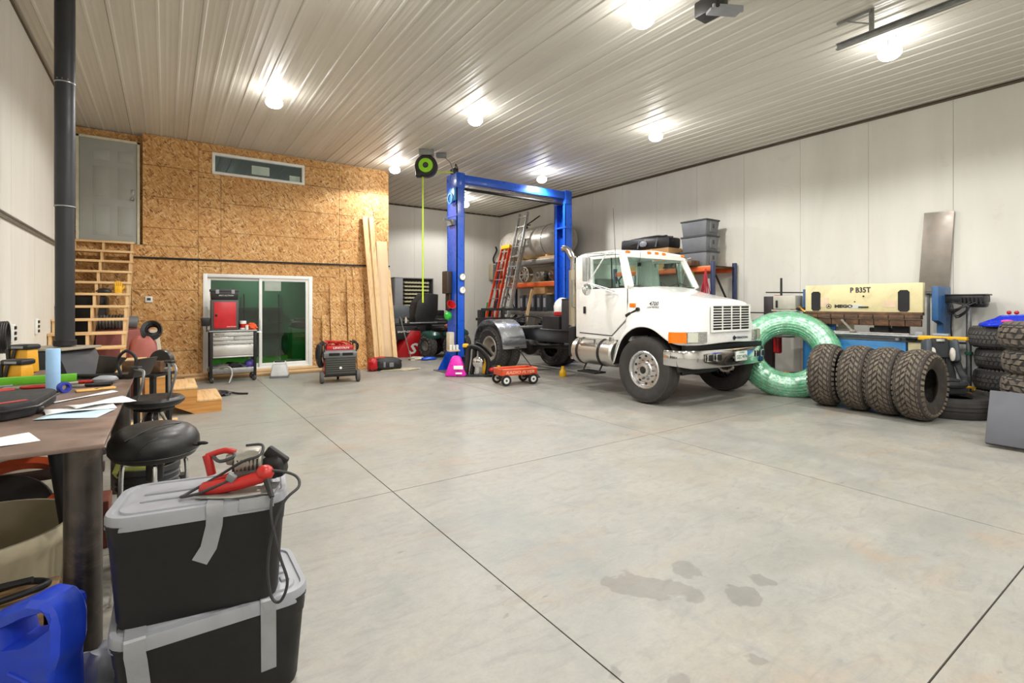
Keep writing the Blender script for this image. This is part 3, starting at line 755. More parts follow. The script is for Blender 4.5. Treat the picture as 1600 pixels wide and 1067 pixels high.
for a, c in zip(grid, grid[1:]):
    for i in range(len(a) - 1): b.bm.faces.new((a[i], a[i + 1], c[i + 1], c[i]))
b.bm.faces.new(grid[0])
hood = obj('bonnet', b, WHITE, t, w=1, ang=50)
sol = hood.modifiers.new('thick', 'SOLIDIFY'); sol.thickness = .02; sol.offset = -1
sb_ = hood.modifiers.new('round', 'SUBSURF'); sb_.levels = 1; sb_.render_levels = 2
hood.data.set_sharp_from_angle(angle=R(85))
# skirt behind the headlights, wheel wells
obj('wheel_well', B().sheet(lambda u, v: (TX - 1.13 + .6 * v, 5.27 + .635 * math.cos(PI * u), .55 + .635 * math.sin(PI * u)), 24, 3).sheet(lambda u, v: (TX + 1.13 - .6 * v, 5.27 + .635 * math.cos(PI * u), .55 + .635 * math.sin(PI * u)), 24, 3).box(TX - .52, 4.72, .62, TX + .52, 5.8, 1.2), DKBR, t, w=1)
# grille
b = B(); g0, g1 = TX - .485, TX + .485
b.box(g0 - .035, 4.475, 1.12, g1 + .035, 4.50, 1.155, .006).box(g0 - .035, 4.475, 1.515, g1 + .035, 4.50, 1.545, .006).box(g0 - .035, 4.475, 1.15, g0, 4.50, 1.52, .006).box(g1, 4.475, 1.15, g1 + .035, 4.50, 1.52, .006)
obj('grille_frame', b, WHITE, t, w=1)
b = B()
for i in range(1, 9): b.box(g0, 4.478, 1.155 + i * .0405 - .0065, g1, 4.492, 1.155 + i * .0405 + .0065, .002)
for i in (1, 2, 3): b.box(g0 + i * (g1 - g0) / 4 - .012, 4.476, 1.155, g0 + i * (g1 - g0) / 4 + .012, 4.494, 1.515, .003)
obj('grille_bars', b, WHITE, t, w=1)
obj('grille_backing', B().box(g0, 4.488, 1.15, g1, 4.494, 1.52), BLACK, t, w=1)
# headlamps on the swept corners
for s in (-1, 1):
    def sp(u, z, e=.0):
        p = [(.615, 4.492), (.84, 4.545), (1.03, 4.62), (1.145, 4.76)]
        k = u * 3; i = min(2, int(k)); f = k - i
        return (TX + s * (p[i][0] + (p[i + 1][0] - p[i][0]) * f + e * .2 * s * 0), p[i][1] + (p[i + 1][1] - p[i][1]) * f - e, z)
    def lens(u0, u1, z0, z1, e):
        b = B(); us = [u0 + (u1 - u0) * i / 5 for i in range(6)]
        v = []
        for u in us: v += [sp(u, z0, e), sp(u, z1, e), sp(u, z1, -.03), sp(u, z0, -.03)]
        b._add(v, [(3, 2, 1, 0), (20, 21, 22, 23)] + [(4 * i + a, 4 * i + (a + 1) % 4, 4 * i + 4 + (a + 1) % 4, 4 * i + 4 + a) for i in range(5) for a in range(4)])
        return b
    hl = obj('headlamp', lens(.03, .57, .975, 1.135, .016), mat('headlamp_reflector', '#a9aaa4', .25, .5, .15, 20), t, w=1)
    obj('headlamp_lens', lens(.28, .55, .985, 1.125, .02), mat('clear_ribbed_lens', '#cfd2c2', .12, .1, .1, 60), hl, w=1)
    obj('turn_lamp', lens(.59, .99, .975, 1.135, .02), AMBER, t, w=1)
# badges
text('INTERNATIONAL', .047, INK, t, (TX + .3, 4.495, 1.02), FRONT, 'lettering', bold=.001)
obj('emblem', B().lathe([(.018, 0), (.03, 0), (.03, .008), (.018, .008)], (TX + .09, 4.497, 1.02), (0, -1, 0), 20, True).box(TX + .084, 4.487, .985, TX + .096, 4.497, 1.055), INK, t, w=1)
text('4700', .085, INK, t, (TX - .885, 5.27, 1.555), (R(84), 0, R(-84)), 'lettering', bold=.002, shear=.25)
text('LOW PROFILE', .035, INK, t, (TX - .905, 5.27, 1.495), (R(84), 0, R(-84)), 'lettering', bold=.001)
# bumper
bp = [(-1.15, 4.86), (-1.14, 4.72), (-1.07, 4.6), (-.93, 4.50), (-.7, 4.445), (-.35, 4.42), (0, 4.41)]
bp = bp + [(-x, y) for x, y in reversed(bp[:-1])]; bp = [(p.x, p.y) for p in smoothpts([(x, y, 0) for x, y in bp], 3)]
b = B(); zb = [(0, .60), (-.012, .62), (-.012, .84), (0, .865), (.04, .865), (.04, .6)]
rings = []
for i, (x, y) in enumerate(bp):
    a = bp[max(0, i - 1)]; c = bp[min(len(bp) - 1, i + 1)]; tx, ty = c[0] - a[0], c[1] - a[1]; L = math.hypot(tx, ty); nx, ny = -ty / L, tx / L
    dz = .04 * max(0, abs(x) - .95) / .2
    rings.append([b.bm.verts.new((TX + x + nx * e, y + ny * e, z + (dz if z < .7 else 0))) for e, z in zb])
for a, c in zip(rings, rings[1:]):
    for k in range(6): b.bm.faces.new((a[k], a[(k + 1) % 6], c[(k + 1) % 6], c[k]))
b.bm.faces.new(rings[0]); b.bm.faces.new(rings[-1])
bu = obj('bumper', b, CHROME, t, w=1)
b = B(); b2 = B()
for x in (-.66, -.47, .62, .8):
    yy = 4.40 + max(0, abs(x) - .45) * .1; rz_ = math.copysign(.09, x)
    b.bc((TX + x, yy - .008, .755), (.125, .016, .115), (0, 0, rz_), .007); b2.bc((TX + x, yy - .013, .755), (.1, .016, .09), (0, 0, rz_), .02)
obj('opening_rim', b, CHROME, bu, w=1); obj('opening', b2, BLACK, bu, w=1)
pl = obj('number_plate', B().box(TX - .03, 4.385, .67, TX + .27, 4.395, .82, .004), mat('white_plate', '#dde3dc', .4), bu, w=1)
text('DZC·W74', .075, mat('plate_green', '#2f5f45', .5), bu, (TX + .12, 4.384, .73), FRONT, 'plate_lettering', bold=.001, sx=.85)
text('COLORADO', .026, MC['plate_green'], bu, (TX + .12, 4.384, .8), FRONT, 'plate_lettering')
obj('bumper_bracket', B().box(TX - .6, 4.5, .6, TX - .5, 5.0, .8).box(TX + .5, 4.5, .6, TX + .6, 5.0, .8).box(TX - .85, 4.75, .46, TX + .1, 5.05, .6, .06).box(TX - 1.0, 4.56, .86, TX + 1.0, 4.66, .93), BLACK, t, w=1)
# cab
cb = obj('cab_body', B().prism([(5.70, .93), (7.07, .93), (7.07, 1.84), (5.78, 1.84), (5.70, 1.6)], 'yz', TX - .915, TX + .915, .02)
         .box(TX - .88, 5.75, 1.75, TX + .88, 5.9, 1.86, .01), WHITE, t, w=1)
b = B()
def rl(y, hw, z): return [(-hw, z - .075), (-hw + .015, z - .03), (-hw + .08, z), (0, z + .035), (hw - .08, z), (hw - .015, z - .03), (hw, z - .075)]
rr = [rl(5.935, .80, 2.44), rl(5.97, .84, 2.475), rl(6.2, .875, 2.50), rl(6.7, .885, 2.50), rl(7.0, .88, 2.49), rl(7.07, .86, 2.46)]; ry = [5.935, 5.97, 6.2, 6.7, 7.0, 7.07]
G = [[b.bm.verts.new((TX + x, y, z)) for x, z in q] for y, q in zip(ry, rr)]
for a, c in zip(G, G[1:]):
    for i in range(6): b.bm.faces.new((a[i], a[i + 1], c[i + 1], c[i]))
    b.bm.faces.new((a[6], a[0], c[0], c[6]))
b.bm.faces.new(G[0]); b.bm.faces.new(G[-1])
obj('roof', b, WHITE, t, w=1, ang=30)
b = B()
for s in (-1, 1):
    b.bar((TX + s * .895, 5.74, 1.83), (TX + s * .80, 6.0, 2.41), .11, .10, b=.02)
    b.prism([(6.74, 1.82), (7.07, 1.82), (7.07, 2.42), (6.76, 2.42)], 'yz', TX + s * .915, TX + s * .84, .01)
b.box(TX - .86, 7.03, 1.8, TX + .86, 7.07, 1.95).box(TX - .86, 7.03, 2.33, TX + .86, 7.07, 2.45).box(TX - .86, 7.03, 1.9, TX - .74, 7.07, 2.4).box(TX + .74, 7.03, 1.9, TX + .86, 7.07, 2.4)
b.box(TX - .82, 5.95, 2.36, TX + .82, 6.06, 2.42, .01)
obj('pillars', b, WHITE, t, w=1)
b = B()
v = [(TX - .86, 5.755, 1.85), (TX + .86, 5.755, 1.85), (TX + .77, 6.0, 2.38), (TX - .77, 6.0, 2.38)]
b._add([*v, *[(x, y + .006, z) for x, y, z in v]], [(0, 1, 2, 3), (7, 6, 5, 4), (0, 4, 5, 1), (2, 6, 7, 3), (1, 5, 6, 2), (3, 7, 4, 0)])
obj('windscreen', b, GLASST, t, w=1)
b = B()
for a, c in zip(v, v[1:] + v[:1]): b.bar(Vector(a) - Vector((0, .004, 0)), Vector(c) - Vector((0, .004, 0)), .022, .016)
obj('windscreen_seal', b, BLACK, t, w=1)
obj('rear_window', B().box(TX - .75, 7.045, 1.94, TX + .75, 7.05, 2.34), GLASST, t, w=1)
for s in (-1, 1):
    dr = obj('cab_door', B().prism([(5.79, 1.82), (6.93, 1.82), (6.95, 1.03), (6.14, 1.01), (5.79, 1.32)], 'yz', TX + s * .912, TX + s * .937, .006)
             .bar((TX + s * .925, 5.80, 1.8), (TX + s * .86, 6.02, 2.37), .03, .06, b=.01).bar((TX + s * .86, 6.0, 2.37), (TX + s * .875, 6.9, 2.385), .03, .055, b=.01)
             .prism([(6.60, 1.8), (6.94, 1.8), (6.92, 2.4), (6.66, 2.4)], 'yz', TX + s * .935, TX + s * .865, .008), WHITE, t, w=1)
    obj('door_gap', B().bar((TX + s * .9155, 5.785, 1.8), (TX + s * .9155, 5.785, 1.3), .012, .01).bar((TX + s * .9155, 5.785, 1.3), (TX + s * .9155, 6.14, 1.0), .012, .01).bar((TX + s * .9155, 6.14, 1.0), (TX + s * .9155, 6.955, 1.02), .012, .012).bar((TX + s * .9155, 6.955, 1.02), (TX + s * .9155, 6.935, 1.82), .012, .01), BLACK, t, w=1)
    q = [(TX + s * .918, 5.83, 1.83), (TX + s * .918, 6.62, 1.83), (TX + s * .868, 6.68, 2.36), (TX + s * .868, 6.03, 2.36)]
    b = B(); b._add([*q, *[(x - s * .005, y, z) for x, y, z in q]], [(0, 1, 2, 3), (7, 6, 5, 4), (0, 4, 5, 1), (2, 6, 7, 3), (1, 5, 6, 2), (3, 7, 4, 0)])
    obj('side_window', b, GLASST, dr, w=1)
    obj('window_seal', B().bar(q[0], q[1], .014, .02).bar(q[1], q[2], .014, .02).bar(q[2], q[3], .014, .02).bar(q[3], q[0], .014, .02).bar((TX + s * .915, 6.14, 1.83), (TX + s * .87, 6.2, 2.36), .012, .02), BLACK, dr, w=1)
    obj('door_handle', B().bc((TX + s * .945, 6.8, 1.44), (.02, .06, .13), b=.008), BLACK, dr, w=1)
    obj('side_marker', B().bc((TX + s * .935, 5.66, 1.53), (.03, .12, .065), b=.008), AMBER, t, w=1)
    obj('hood_latch', B().bar((TX + s * .945, 5.78, 1.36), (TX + s * .945, 5.55, 1.46), .02, .028).cyl((TX + s * .93, 5.54, 1.465), (TX + s * .965, 5.54, 1.465), .032, n=12).bar((TX + s * .95, 5.8, 1.35), (TX + s * .95, 5.69, 1.4), .03, .05, b=.01), BLACK, t, w=1)
    # mirror
    mx = TX + s * 1.27
    mr_ = obj('mirror_arm', B().tube([(TX + s * .9, 6.2, 2.42), (mx, 6.37, 2.42), (mx, 6.37, 1.9), (TX + s * .95, 5.98, 1.72)], .011, n=8).tube([(TX + s * .93, 5.9, 2.42), (mx, 6.36, 2.42)], .009, n=6)
              .tube([(mx, 6.35, 1.92), (TX + s * 1.1, 6.1, 2.4)], .012, n=8).tube([(mx - s * .05, 6.33, 1.9), (TX + s * .94, 6.05, 1.78)], .009, n=6), mat('white_steel_tube', '#dcdcda', .3, .5), t, w=1)
    obj('mirror', B().bc((mx, 6.40, 2.15), (.17, .04, .42), b=.015), mat('mirror_back', '#a6a6a4', .4, .5, .1, 14), mr_, w=1)
    obj('convex_mirror', B().lathe([(0, -.0), (.09, .005), (.105, .03), (.07, .06), (0, .075)], (mx, 6.42, 1.80), (0, -1, 0), 24), CHROME, mr_, w=1)
b = B()
for x in (-.74, -.2, -.01, .18, .72): b.bc((TX + x, 5.945, 2.425 + .02 * (1 - abs(x))), (.10, .05, .045), (R(-25), 0, 0), b=.012)
for i, x in enumerate((-.74, -.2, 0, .2, .74)):
    obj('roof_marker', B().bc((TX + x, 5.948, 2.435 + .022 * (1 - abs(x))), (.10, .055, .045), (R(-30), 0, 0), b=.012), AMBER, t, w=1)
b.bm.free()
obj('antenna', B().cyl((TX - .97, 5.98, 1.9), (TX - .93, 6.1, 3.2), .006, .003, n=6).cyl((TX - .8, 5.66, 1.83), (TX - .81, 5.6, 2.44), .004, .002, n=6), BLACKM, t, w=1)
for s in (-1, 1):
    obj('wiper', B().tube([(TX + s * .1, 5.74, 1.86), (TX + s * .25 + .15, 5.76, 1.93), (TX + s * .3 + .3, 5.745, 1.875)], .008, n=6), BLACK, t, w=1)
# cab inside
obj('seats', B().bc((TX - .45, 6.75, 1.65), (.5, .16, .75), (R(-8), 0, 0), .05).bc((TX + .42, 6.75, 1.58), (.75, .16, .5), (R(-8), 0, 0), .05).bc((TX - .45, 6.45, 1.35), (.5, .5, .16), b=.05).bc((TX + .42, 6.45, 1.35), (.75, .5, .16), b=.05), mat('grey_cab_trim', '#7c817f', .8), t, w=1)
obj('dashboard', B().box(TX - .86, 5.82, 1.45, TX + .86, 6.1, 1.83, .03), GREYC, t, w=1)
sw_ = B().tube([(TX - .45 + .2 * math.cos(a), 6.22 + .07 * math.sin(a), 1.86 + .19 * math.sin(a)) for a in [i * PI / 10 for i in range(20)]], .013, closed=True).cyl((TX - .45, 6.22, 1.86), (TX - .45, 6.08, 1.75), .02, n=8).bar((TX - .64, 6.22, 1.86), (TX - .26, 6.22, 1.86), .02, .03)
obj('steering_wheel', sw_, BLACK, t, w=1)
# wheels: front
def wheel_axis(x, s): return (x, 0, 0)
def fwheel(s):
    loc = (s * (1.155 - .0), 5.27 - 7.5, .522)
    wh = obj('front_wheel', carcass(.52, .285, .29, 48), RUB, t, loc=loc, rot=(0, R(-90) * s, 0))
    obj('tread', lugs(.512, .285, 'rib', 1, .008), mat('worn_tread', '#45423f', .8), wh)
    b = B().lathe([(.292, .235), (.30, .25), (.285, .262), (.262, .255), (.25, .235), (.242, .2), (.2, .185), (.13, .2), (.12, .205), (.105, .23), (.1, .26), (.07, .268), (0, .27)], n=40)
    rm = obj('rim', b, mat('polished_alloy', '#d4d4d4', .28, .9, .02, 2), wh)
    hb = B(); 
    for i in range(10):
        a = i * PI / 5; hb.cyl((.218 * math.cos(a), .218 * math.sin(a), .16), (.218 * math.cos(a), .218 * math.sin(a), .197), .021, n=12)
    obj('hand_hole', hb, BLACK, rm)
    nb = B()
    for i in range(10):
        a = (i + .5) * PI / 5; nb.cyl((.15 * math.cos(a), .15 * math.sin(a), .19), (.15 * math.cos(a), .15 * math.sin(a), .222), .013, n=6)
    obj('wheel_nut', nb, STEEL, rm)
    obj('hub', B().cyl((0, 0, .2), (0, 0, .275), .065, .06, n=20, b=.008).cyl((0, 0, .27), (0, 0, .285), .035, n=16), DKBR, rm)
    return wh
# axis: rotate -90 deg about y maps +z to -x ; the wheel body spans z 0..w outward -> shift inward
for s in (-1, 1):
    wh = fwheel(s)
    # local +z points outward for the left side after the turn; start inside
    wh.location = (s * (1.155 - .285), 5.27 - 7.5, .522)
    wh.rotation_euler = (0, R(90) * s, 0)
def rwheel(s, inner):
    off = 1.19 - .27 - (.31 if inner else 0)
    wh = obj('rear_wheel', carcass(.515, .27, .285, 44), RUB, t, loc=(s * off, 9.75 - 7.5, .525), rot=(0, R(90) * s, 0))
    obj('tread', lugs(.508, .27, 'block', 40, .012), RUBG, wh, kind='stuff')
    if not inner:
        b = B().lathe([(.287, .22), (.297, .235), (.285, .25), (.255, .24), (.25, .2), (.235, .06), (.2, .045), (.13, .05), (.12, .04), (.115, .09), (.10, .11), (0, .112)], n=40)
        rm = obj('rim', b, mat('dusty_white_rim', '#b8b0a2', .45, .3, .15, 8), wh)
        hb = B()
        for i in range(5):
            a = i * 2 * PI / 5 + .3; hb.cyl((.19 * math.cos(a), .19 * math.sin(a), .03), (.19 * math.cos(a), .19 * math.sin(a), .056), .03, n=12)
        obj('hand_hole', hb, BLACK, rm)
        obj('hub', B().cyl((0, 0, .05), (0, 0, .14), .085, .075, n=20, b=.008), DKBR, rm)
for s in (-1, 1): rwheel(s, 0); rwheel(s, 1)
# rear fenders
for s in (-1, 1):
    b = B(); cy, cz = 9.75, .54; outer = []; 
    for i in range(21):
        a = R(-5 + i * 9.0) if 0 else R(6 + i * 8.0); outer.append((cy + .64 * math.cos(a), cz + .66 * math.sin(a)))
    pth = outer + [(cy - .655, .56)]
    ring = [[b.bm.verts.new((TX + s * x, y, z)) for x in (1.2, 1.2, .57, .57)] for y, z in pth]
    for k, ((y, z), r_) in enumerate(zip(pth, ring)):
        dy, dz = (y - cy), (z - cz); L = math.hypot(dy, dz) or 1
        for v_ in (r_[0], r_[3]): v_.co.y -= .03 * dy / L; v_.co.z -= .03 * dz / L
    for a, c in zip(ring, ring[1:]):
        for k in range(3): b.bm.faces.new((a[k], a[k + 1], c[k + 1], c[k]))
    fe = obj('rear_mudguard', b, mat('polished_mudguard', '#cfd3d8', .24, .9, .03, 3), t, w=1)
    fe.modifiers.new('s', 'SOLIDIFY').thickness = .006
    obj('mudguard_bracket', B().box(TX + s * .57, 9.7, .9, TX + s * .45, 9.76, 1.0).box(TX + s * .5, 9.05, 1.0, TX + s * .36, 9.12, 1.06), BLACKM, t, w=1)
# frame
fr = B()
for s in (-1, 1): fr.box(TX + s * .43, 5.0, .74, TX + s * .36, 11.0, 1.0, .004)
for y in (7.3, 8.2, 9.1, 10.3, 10.97): fr.box(TX - .37, y, .78, TX + .37, y + .05, .96)
obj('frame_rail', fr, mat('chassis_black', '#2e2f33', .4, .3, .2, 5), t, w=1)
obj('axle', B().cyl((TX - .85, 9.75, .52), (TX + .85, 9.75, .52), .07, n=16).ball((TX, 9.75, .52), (.2, .2, .2), 16).cyl((TX, 9.6, .55), (TX, 6.6, .72), .05, n=12).cyl((TX - .85, 5.27, .47), (TX + .85, 5.27, .47), .05, n=12)
    .box(TX - .5, 9.2, .62, TX - .42, 10.3, .7, .01).box(TX + .42, 9.2, .62, TX + .5, 10.3, .7, .01).box(TX - .33, 5.0, .42, TX + .33, 6.4, .75, .08), DKBR, t, w=1)
obj('deck_plate', B().box(TX - .5, 7.7, 1.0, TX + .5, 8.7, 1.03, .004).box(TX - .44, 9.0, 1.0, TX + .44, 9.15, 1.06).box(TX - .9, 8.86, 1.02, TX - .3, 8.98, 1.07, .01), GALV, t, w=1)
cc_ = B()
for i, (x, y, z, s_) in enumerate(((-.1, 8.9, 1.12, .12), (.2, 9.4, 1.1, .15), (-.2, 9.9, 1.12, .14), (.1, 10.4, 1.1, .12), (.25, 8.3, 1.08, .09))): cc_.ball((TX + x, y, z), (s_, s_ * 1.3, s_ * .7), 12, .25, i)
cc_.tube([(TX - .3, 9.5, 1.05), (TX - .1, 9.8, 1.3), (TX + .1, 10.3, 1.2), (TX, 10.9, 1.05)], .02, sm=4).tube([(TX + .3, 9.0, 1.05), (TX + .1, 9.5, 1.22), (TX - .3, 9.6, 1.25), (TX - .35, 10.4, 1.05)], .018, sm=4)
obj('hoses', cc_, BLACKM, t, w=1)
obj('hoist_bar', B().bar((TX - 1.0, 10.35, 1.42), (TX + .2, 10.35, 1.42), .05, .06).bar((TX - 1.0, 10.6, 1.18), (TX + .5, 10.6, 1.18), .06, .06).bar((TX - .6, 10.36, 1.4), (TX - .6, 10.36, 1.62), .05, .05).box(TX - .42, 10.3, 1.0, TX - .36, 10.4, 1.42, .01), BLACKM, t, w=1)
# tank, step, stack
obj('fuel_tank', B().cyl((TX - .87, 6.02, .70), (TX - .87, 7.02, .70), .235, n=32, b=.03), mat('satin_fuel_tank', '#cfccc4', .34, .85, .02, 1), t, w=1)
for y in (6.28, 6.82): obj('tank_strap', B().lathe([(.239, 0), (.245, 0), (.245, .05), (.239, .05)], (TX - .87, y, .70), (0, 1, 0), 32, True), BLACK, t, w=1)
obj('tank_step', B().box(TX - 1.1, 6.38, .82, TX - .78, 6.78, .85, .004).box(TX - 1.1, 6.38, .85, TX - 1.07, 6.4, .93).box(TX - 1.1, 6.76, .85, TX - 1.07, 6.78, .93).box(TX - 1.1, 6.38, .92, TX - 1.07, 6.78, .935), ALU, t, w=1)
obj('tank_cap', B().cyl((TX - .93, 6.14, .9), (TX - .93, 6.14, .98), .045, n=16), CHROME, t, w=1)
obj('lower_step', B().box(TX - 1.12, 6.35, .33, TX - .85, 6.8, .355).bar((TX - 1.0, 6.38, .34), (TX - .9, 6.38, .5), .03, .01).bar((TX - 1.0, 6.78, .34), (TX - .9, 6.78, .5), .03, .01), BLACKM, t, w=1)
obj('cab_sill', B().box(TX - .9, 5.95, .85, TX + .9, 7.05, .935, .01), BLACKM, t, w=1)
sx, sy = TX - .8, 7.26
obj('exhaust_stack', B().tube([(sx, sy, .5), (sx, sy, 2.3), (sx, sy + .02, 2.42), (sx, sy + .16, 2.6), (sx, sy + .3, 2.64)], .065, n=16, sm=3), mat('stack_chrome', '#c8c6c2', .2, 1, .06), t, w=1)
es = B().cyl((sx, sy, 1.15), (sx, sy, 2.2), .092, n=20, cap=False)
obj('heat_shield', es, mat('perforated_shield', '#b7ae98', .38, .8, .12, 60), t, w=1)
obj('muffler', B().cyl((sx, sy, .55), (sx, sy, 1.12), .095, n=20, b=.02), BLACKM, t, w=1)
obj('grab_rail', B().tube([(TX - .9, 7.1, 2.0), (TX - .97, 7.12, 2.0), (TX - .97, 7.12, 1.5), (TX - .9, 7.1, 1.48)], .013, n=8), GREYM, t, w=1)
obj('equipment_box', B().box(TX - .72, 7.38, 1.02, TX + .45, 7.72, 1.62, .01).box(TX - .72, 7.38, 1.62, TX + .45, 7.72, 1.66, .004).box(TX - .72, 7.37, 1.36, TX + .45, 7.38, 1.38), mat('dull_black_box', '#333337', .5, .2, .15, 8), t, w=1)
obj('rear_box', B().box(TX - .72, 7.8, 1.03, TX - .1, 8.35, 1.3, .01), BLACKM, t, w=1)
o = obj('white_helmet', B().ball((0, 0, .14), (.17, .17, .24), 18, .03, 2, .9, 0), WHITEP, loc=(TX - .42, 8.05, 1.302))
tag(o, 'white dome shaped bag standing on truck frame behind the black box', 'bag')
obj('red_band', B().cyl((0, 0, .005), (0, 0, .09), .175, n=24, b=.01), RED, o)

# ============================================================ LIFT
t = thing('vehicle_lift', 'tall blue two-post vehicle lift with overhead crossbeam straddling the truck', 'lift', (7.05, 10.3, 0))
def col(x, s):
    b = B().box(x, 10.08, .0, x + .02, 10.55, 4.25).box(x, 10.08, 0, x + s * .2, 10.10, 4.25).box(x, 10.53, 0, x + s * .2, 10.55, 4.25)
    b.box(x + s * .2, 10.08, 0, x + s * .19, 10.19, 4.25).box(x + s * .2, 10.44, 0, x + s * .19, 10.55, 4.25)
    b.box(x - .01 * s, 10.07, 4.2, x + s * .21, 10.56, 4.55, .004)
    b.box(x - s * .01, 10.07, 3.56, x + s * .21, 10.56, 3.6)
    return b
cl = obj('column', col(5.43, 1), BLUE, t, w=1)
cr = obj('column', col(8.87, -1), BLUE, t, w=1)
obj('crossbeam', B().box(5.43, 10.1, 4.33, 8.87, 10.32, 4.52, .006), BLUE, t, w=1)
obj('limit_bar', B().cyl((5.6, 10.2, 4.22), (8.7, 10.2, 4.20), .035, n=10), BLACKM, t, w=1)
for x, s in ((5.43, -1), (8.87, 1)):
    obj('base_plate', B().box(x - s * .26, 9.95, 0, x + s * .3, 10.68, .02), STEEL, t, w=1)
    obj('gusset', B().prism([(x + s * .0, .02), (x + s * .27, .02), (x, .5)], 'xz', 10.1, 10.115).prism([(x + s * .0, .02), (x + s * .27, .02), (x, .5)], 'xz', 10.5, 10.515), BLUE, t, w=1)
    obj('slide_carriage', B().box(x - s * .03, 10.15, .35, x - s * .17, 10.48, 1.0, .01), BLUED, t, w=1)
    obj('lift_cable', B().cyl((x - s * .1, 10.25, 1.0), (x - s * .1, 10.25, 4.2), .012, n=6), STEEL, t, w=1)
obj('lift_arm', B().bar((5.6, 10.0, .3), (5.75, 10.9, .3), .1, .09).bar((8.7, 10.5, .3), (8.6, 11.3, .3), .1, .09), BLACKM, t, w=1)
pw_ = obj('power_unit', B().bc((5.39, 10.2, 4.05), (.06, .26, .3), b=.02).lathe([(.09, 0), (.13, 0), (.13, .03), (.09, .03)], (5.37, 10.25, 3.97), (-1, 0, 0), 20, True), BLUEB, t, w=1)
obj('cap_box', B().bc((5.45, 10.24, 4.6), (.12, .2, .12), b=.02).tube([(5.45, 10.2, 4.64), (5.46, 10.2, 4.74), (5.5, 10.24, 4.76), (5.54, 10.24, 4.66)], .012, sm=3), BLACK, t, w=1)
obj('bracket', B().box(5.2, 10.25, 3.46, 5.43, 10.3, 3.5).bc((5.4, 10.3, 3.42), (.06, .3, .12)), GREYM, t, w=1)
obj('motor_box', B().bc((5.36, 10.42, 2.05), (.14, .26, .52), b=.02), mat('dark_brown_box', '#3a2f28', .5), t, w=1)
obj('latch_box', B().bc((5.4, 10.42, 1.6), (.07, .2, .4), b=.01), BLACK, t, w=1)
for i, z in enumerate((2.17, 1.87)):
    gg = obj('dial_gauge', B().cyl((5.56, 10.08, z), (5.56, 10.03, z), .085, n=24, b=.006), CHROME, t, w=1)
    obj('dial_face', B().cyl((5.56, 10.031, z), (5.56, 10.028, z), .07, n=24), WHITEP, gg, w=1)
    obj('needle', B().bar((5.56, 10.026, z), (5.59, 10.026, z + .05), .008, .004), BLACK, gg, w=1)
o = obj('red_funnel', B().lathe([(.03, .0), (.05, .03), (.11, .15), (.1, .15), (.04, .03), (.02, 0)], n=20, closed=True), RED, loc=(5.28, 10.2, 1.47), rot=(R(60), R(10), 0)); tag(o, 'red plastic funnel hanging on the left post of the lift', 'funnel')
o = obj('green_ball', B().ball((0, 0, 0), (.09, .09, .1), 16, .06, 5), mat('bright_green_plastic', '#2fae3c', .4), loc=(5.27, 10.2, 1.28)); tag(o, 'bright green plastic bag hanging below the red funnel', 'bag')
t = thing('wall_dispenser', 'cream box with small white bottles on left post of lift', 'dispenser', (5.33, 10.05, .5))
obj('box', B().box(-.14, -.08, .0, -.02, .08, .42, .01), mat('cream_box', '#c8c0ac', .5), t); obj('shelf', B().box(-.2, -.2, .0, .06, -.08, .03), CREAM, t)
for q in (-.14, -.06, .02): obj('bottle', B().cyl((q, -.14, .03), (q, -.14, .14), .03, n=10, b=.006), WHITEP, t)
# hose reel on the ceiling
t = thing('air_hose_reel', 'round black hose reel with lime green disc hanging from the ceiling', 'hose reel', (4.62, 9.95, H))
A0 = -.36
ax = Vector((-.567, -.823, 0)).normalized()
obj('bracket', B().bc((0, 0, -.07), (.3, .16, .12), (0, 0, R(-34))), GALV, t)
obj('drum', B().cyl(Vector((0, 0, A0)) - ax * .09, Vector((0, 0, A0)) + ax * .09, .24, n=32, b=.03).bc((-.14, .08, A0 - .17), (.12, .16, .14), (0, 0, R(-34)), .02), BLACK, t)
obj('disc', B().lathe([(.05, 0), (.155, 0), (.15, .03), (.06, .035)], Vector((0, 0, A0)) + ax * .085, ax, 32), mat('lime_green', '#8fd21f', .35), t)
obj('hub', B().cyl(Vector((0, 0, A0)) + ax * .08, Vector((0, 0, A0)) + ax * .13, .045, n=16), GREYC, t)
obj('hose', B().tube([(-.06, .05, -.55), (-.06, .05, -2.0), (-.06, .05, -3.3)], .018, n=8), mat('lime_hose', '#c3e22d', .4), t)
obj('supply_hose', B().tube([(.14, -.05, -.5), (.4, -.0, -.42), (.75, .2, -.34)], .014, n=8, sm=4), MC['lime_hose'], t)
t = thing('junction_box', 'small grey junction box and cord on ceiling right of hose reel', 'electrical box', (5.0, 10.0, H))
obj('box', B().bc((0, 0, -.05), (.22, .12, .09), (0, 0, R(-34)), .01), GREYM, t)
obj('cord', B().tube([(.08, 0, -.08), (.28, .1, -.15), (.42, .2, -.35), (.48, .22, -.2)], .01, n=6, sm=4), GREYM, t)
# door opener and track near the upper edge
t = thing('door_opener', 'black and grey overhead door opener at the top edge of the photo', 'motor', (4.88, 3.25, H)); t.scale = (.68, .68, .68)
obj('body', B().bc((-.05, -.02, -.19), (.3, .42, .26), (0, 0, 0), .03), BLACK, t)
obj('lens_cover', B().bc((.0, -.2, -.33), (.5, .16, .05), (0, 0, R(-28)), .015).bc((.0, -.28, -.3), (.5, .04, .1), (0, 0, R(-28)), .01), LIDG, t)
obj('hanger', B().box(-.2, -.02, -.08, -.17, .02, 0).box(.12, -.02, -.08, .15, .02, 0), GALV, t)
t = thing('door_track', 'galvanised overhead door track hanging from ceiling at upper right', 'rail', (6.55, 2.7, H))
rl_ = B()
rl_.box(-.012, -6.0, -.33, .0, 0, -.26).box(-.05, -6.0, -.33, .0, 0, -.322).box(-.05, -6.0, -.268, .0, 0, -.26)
obj('track', rl_, GALV, t)
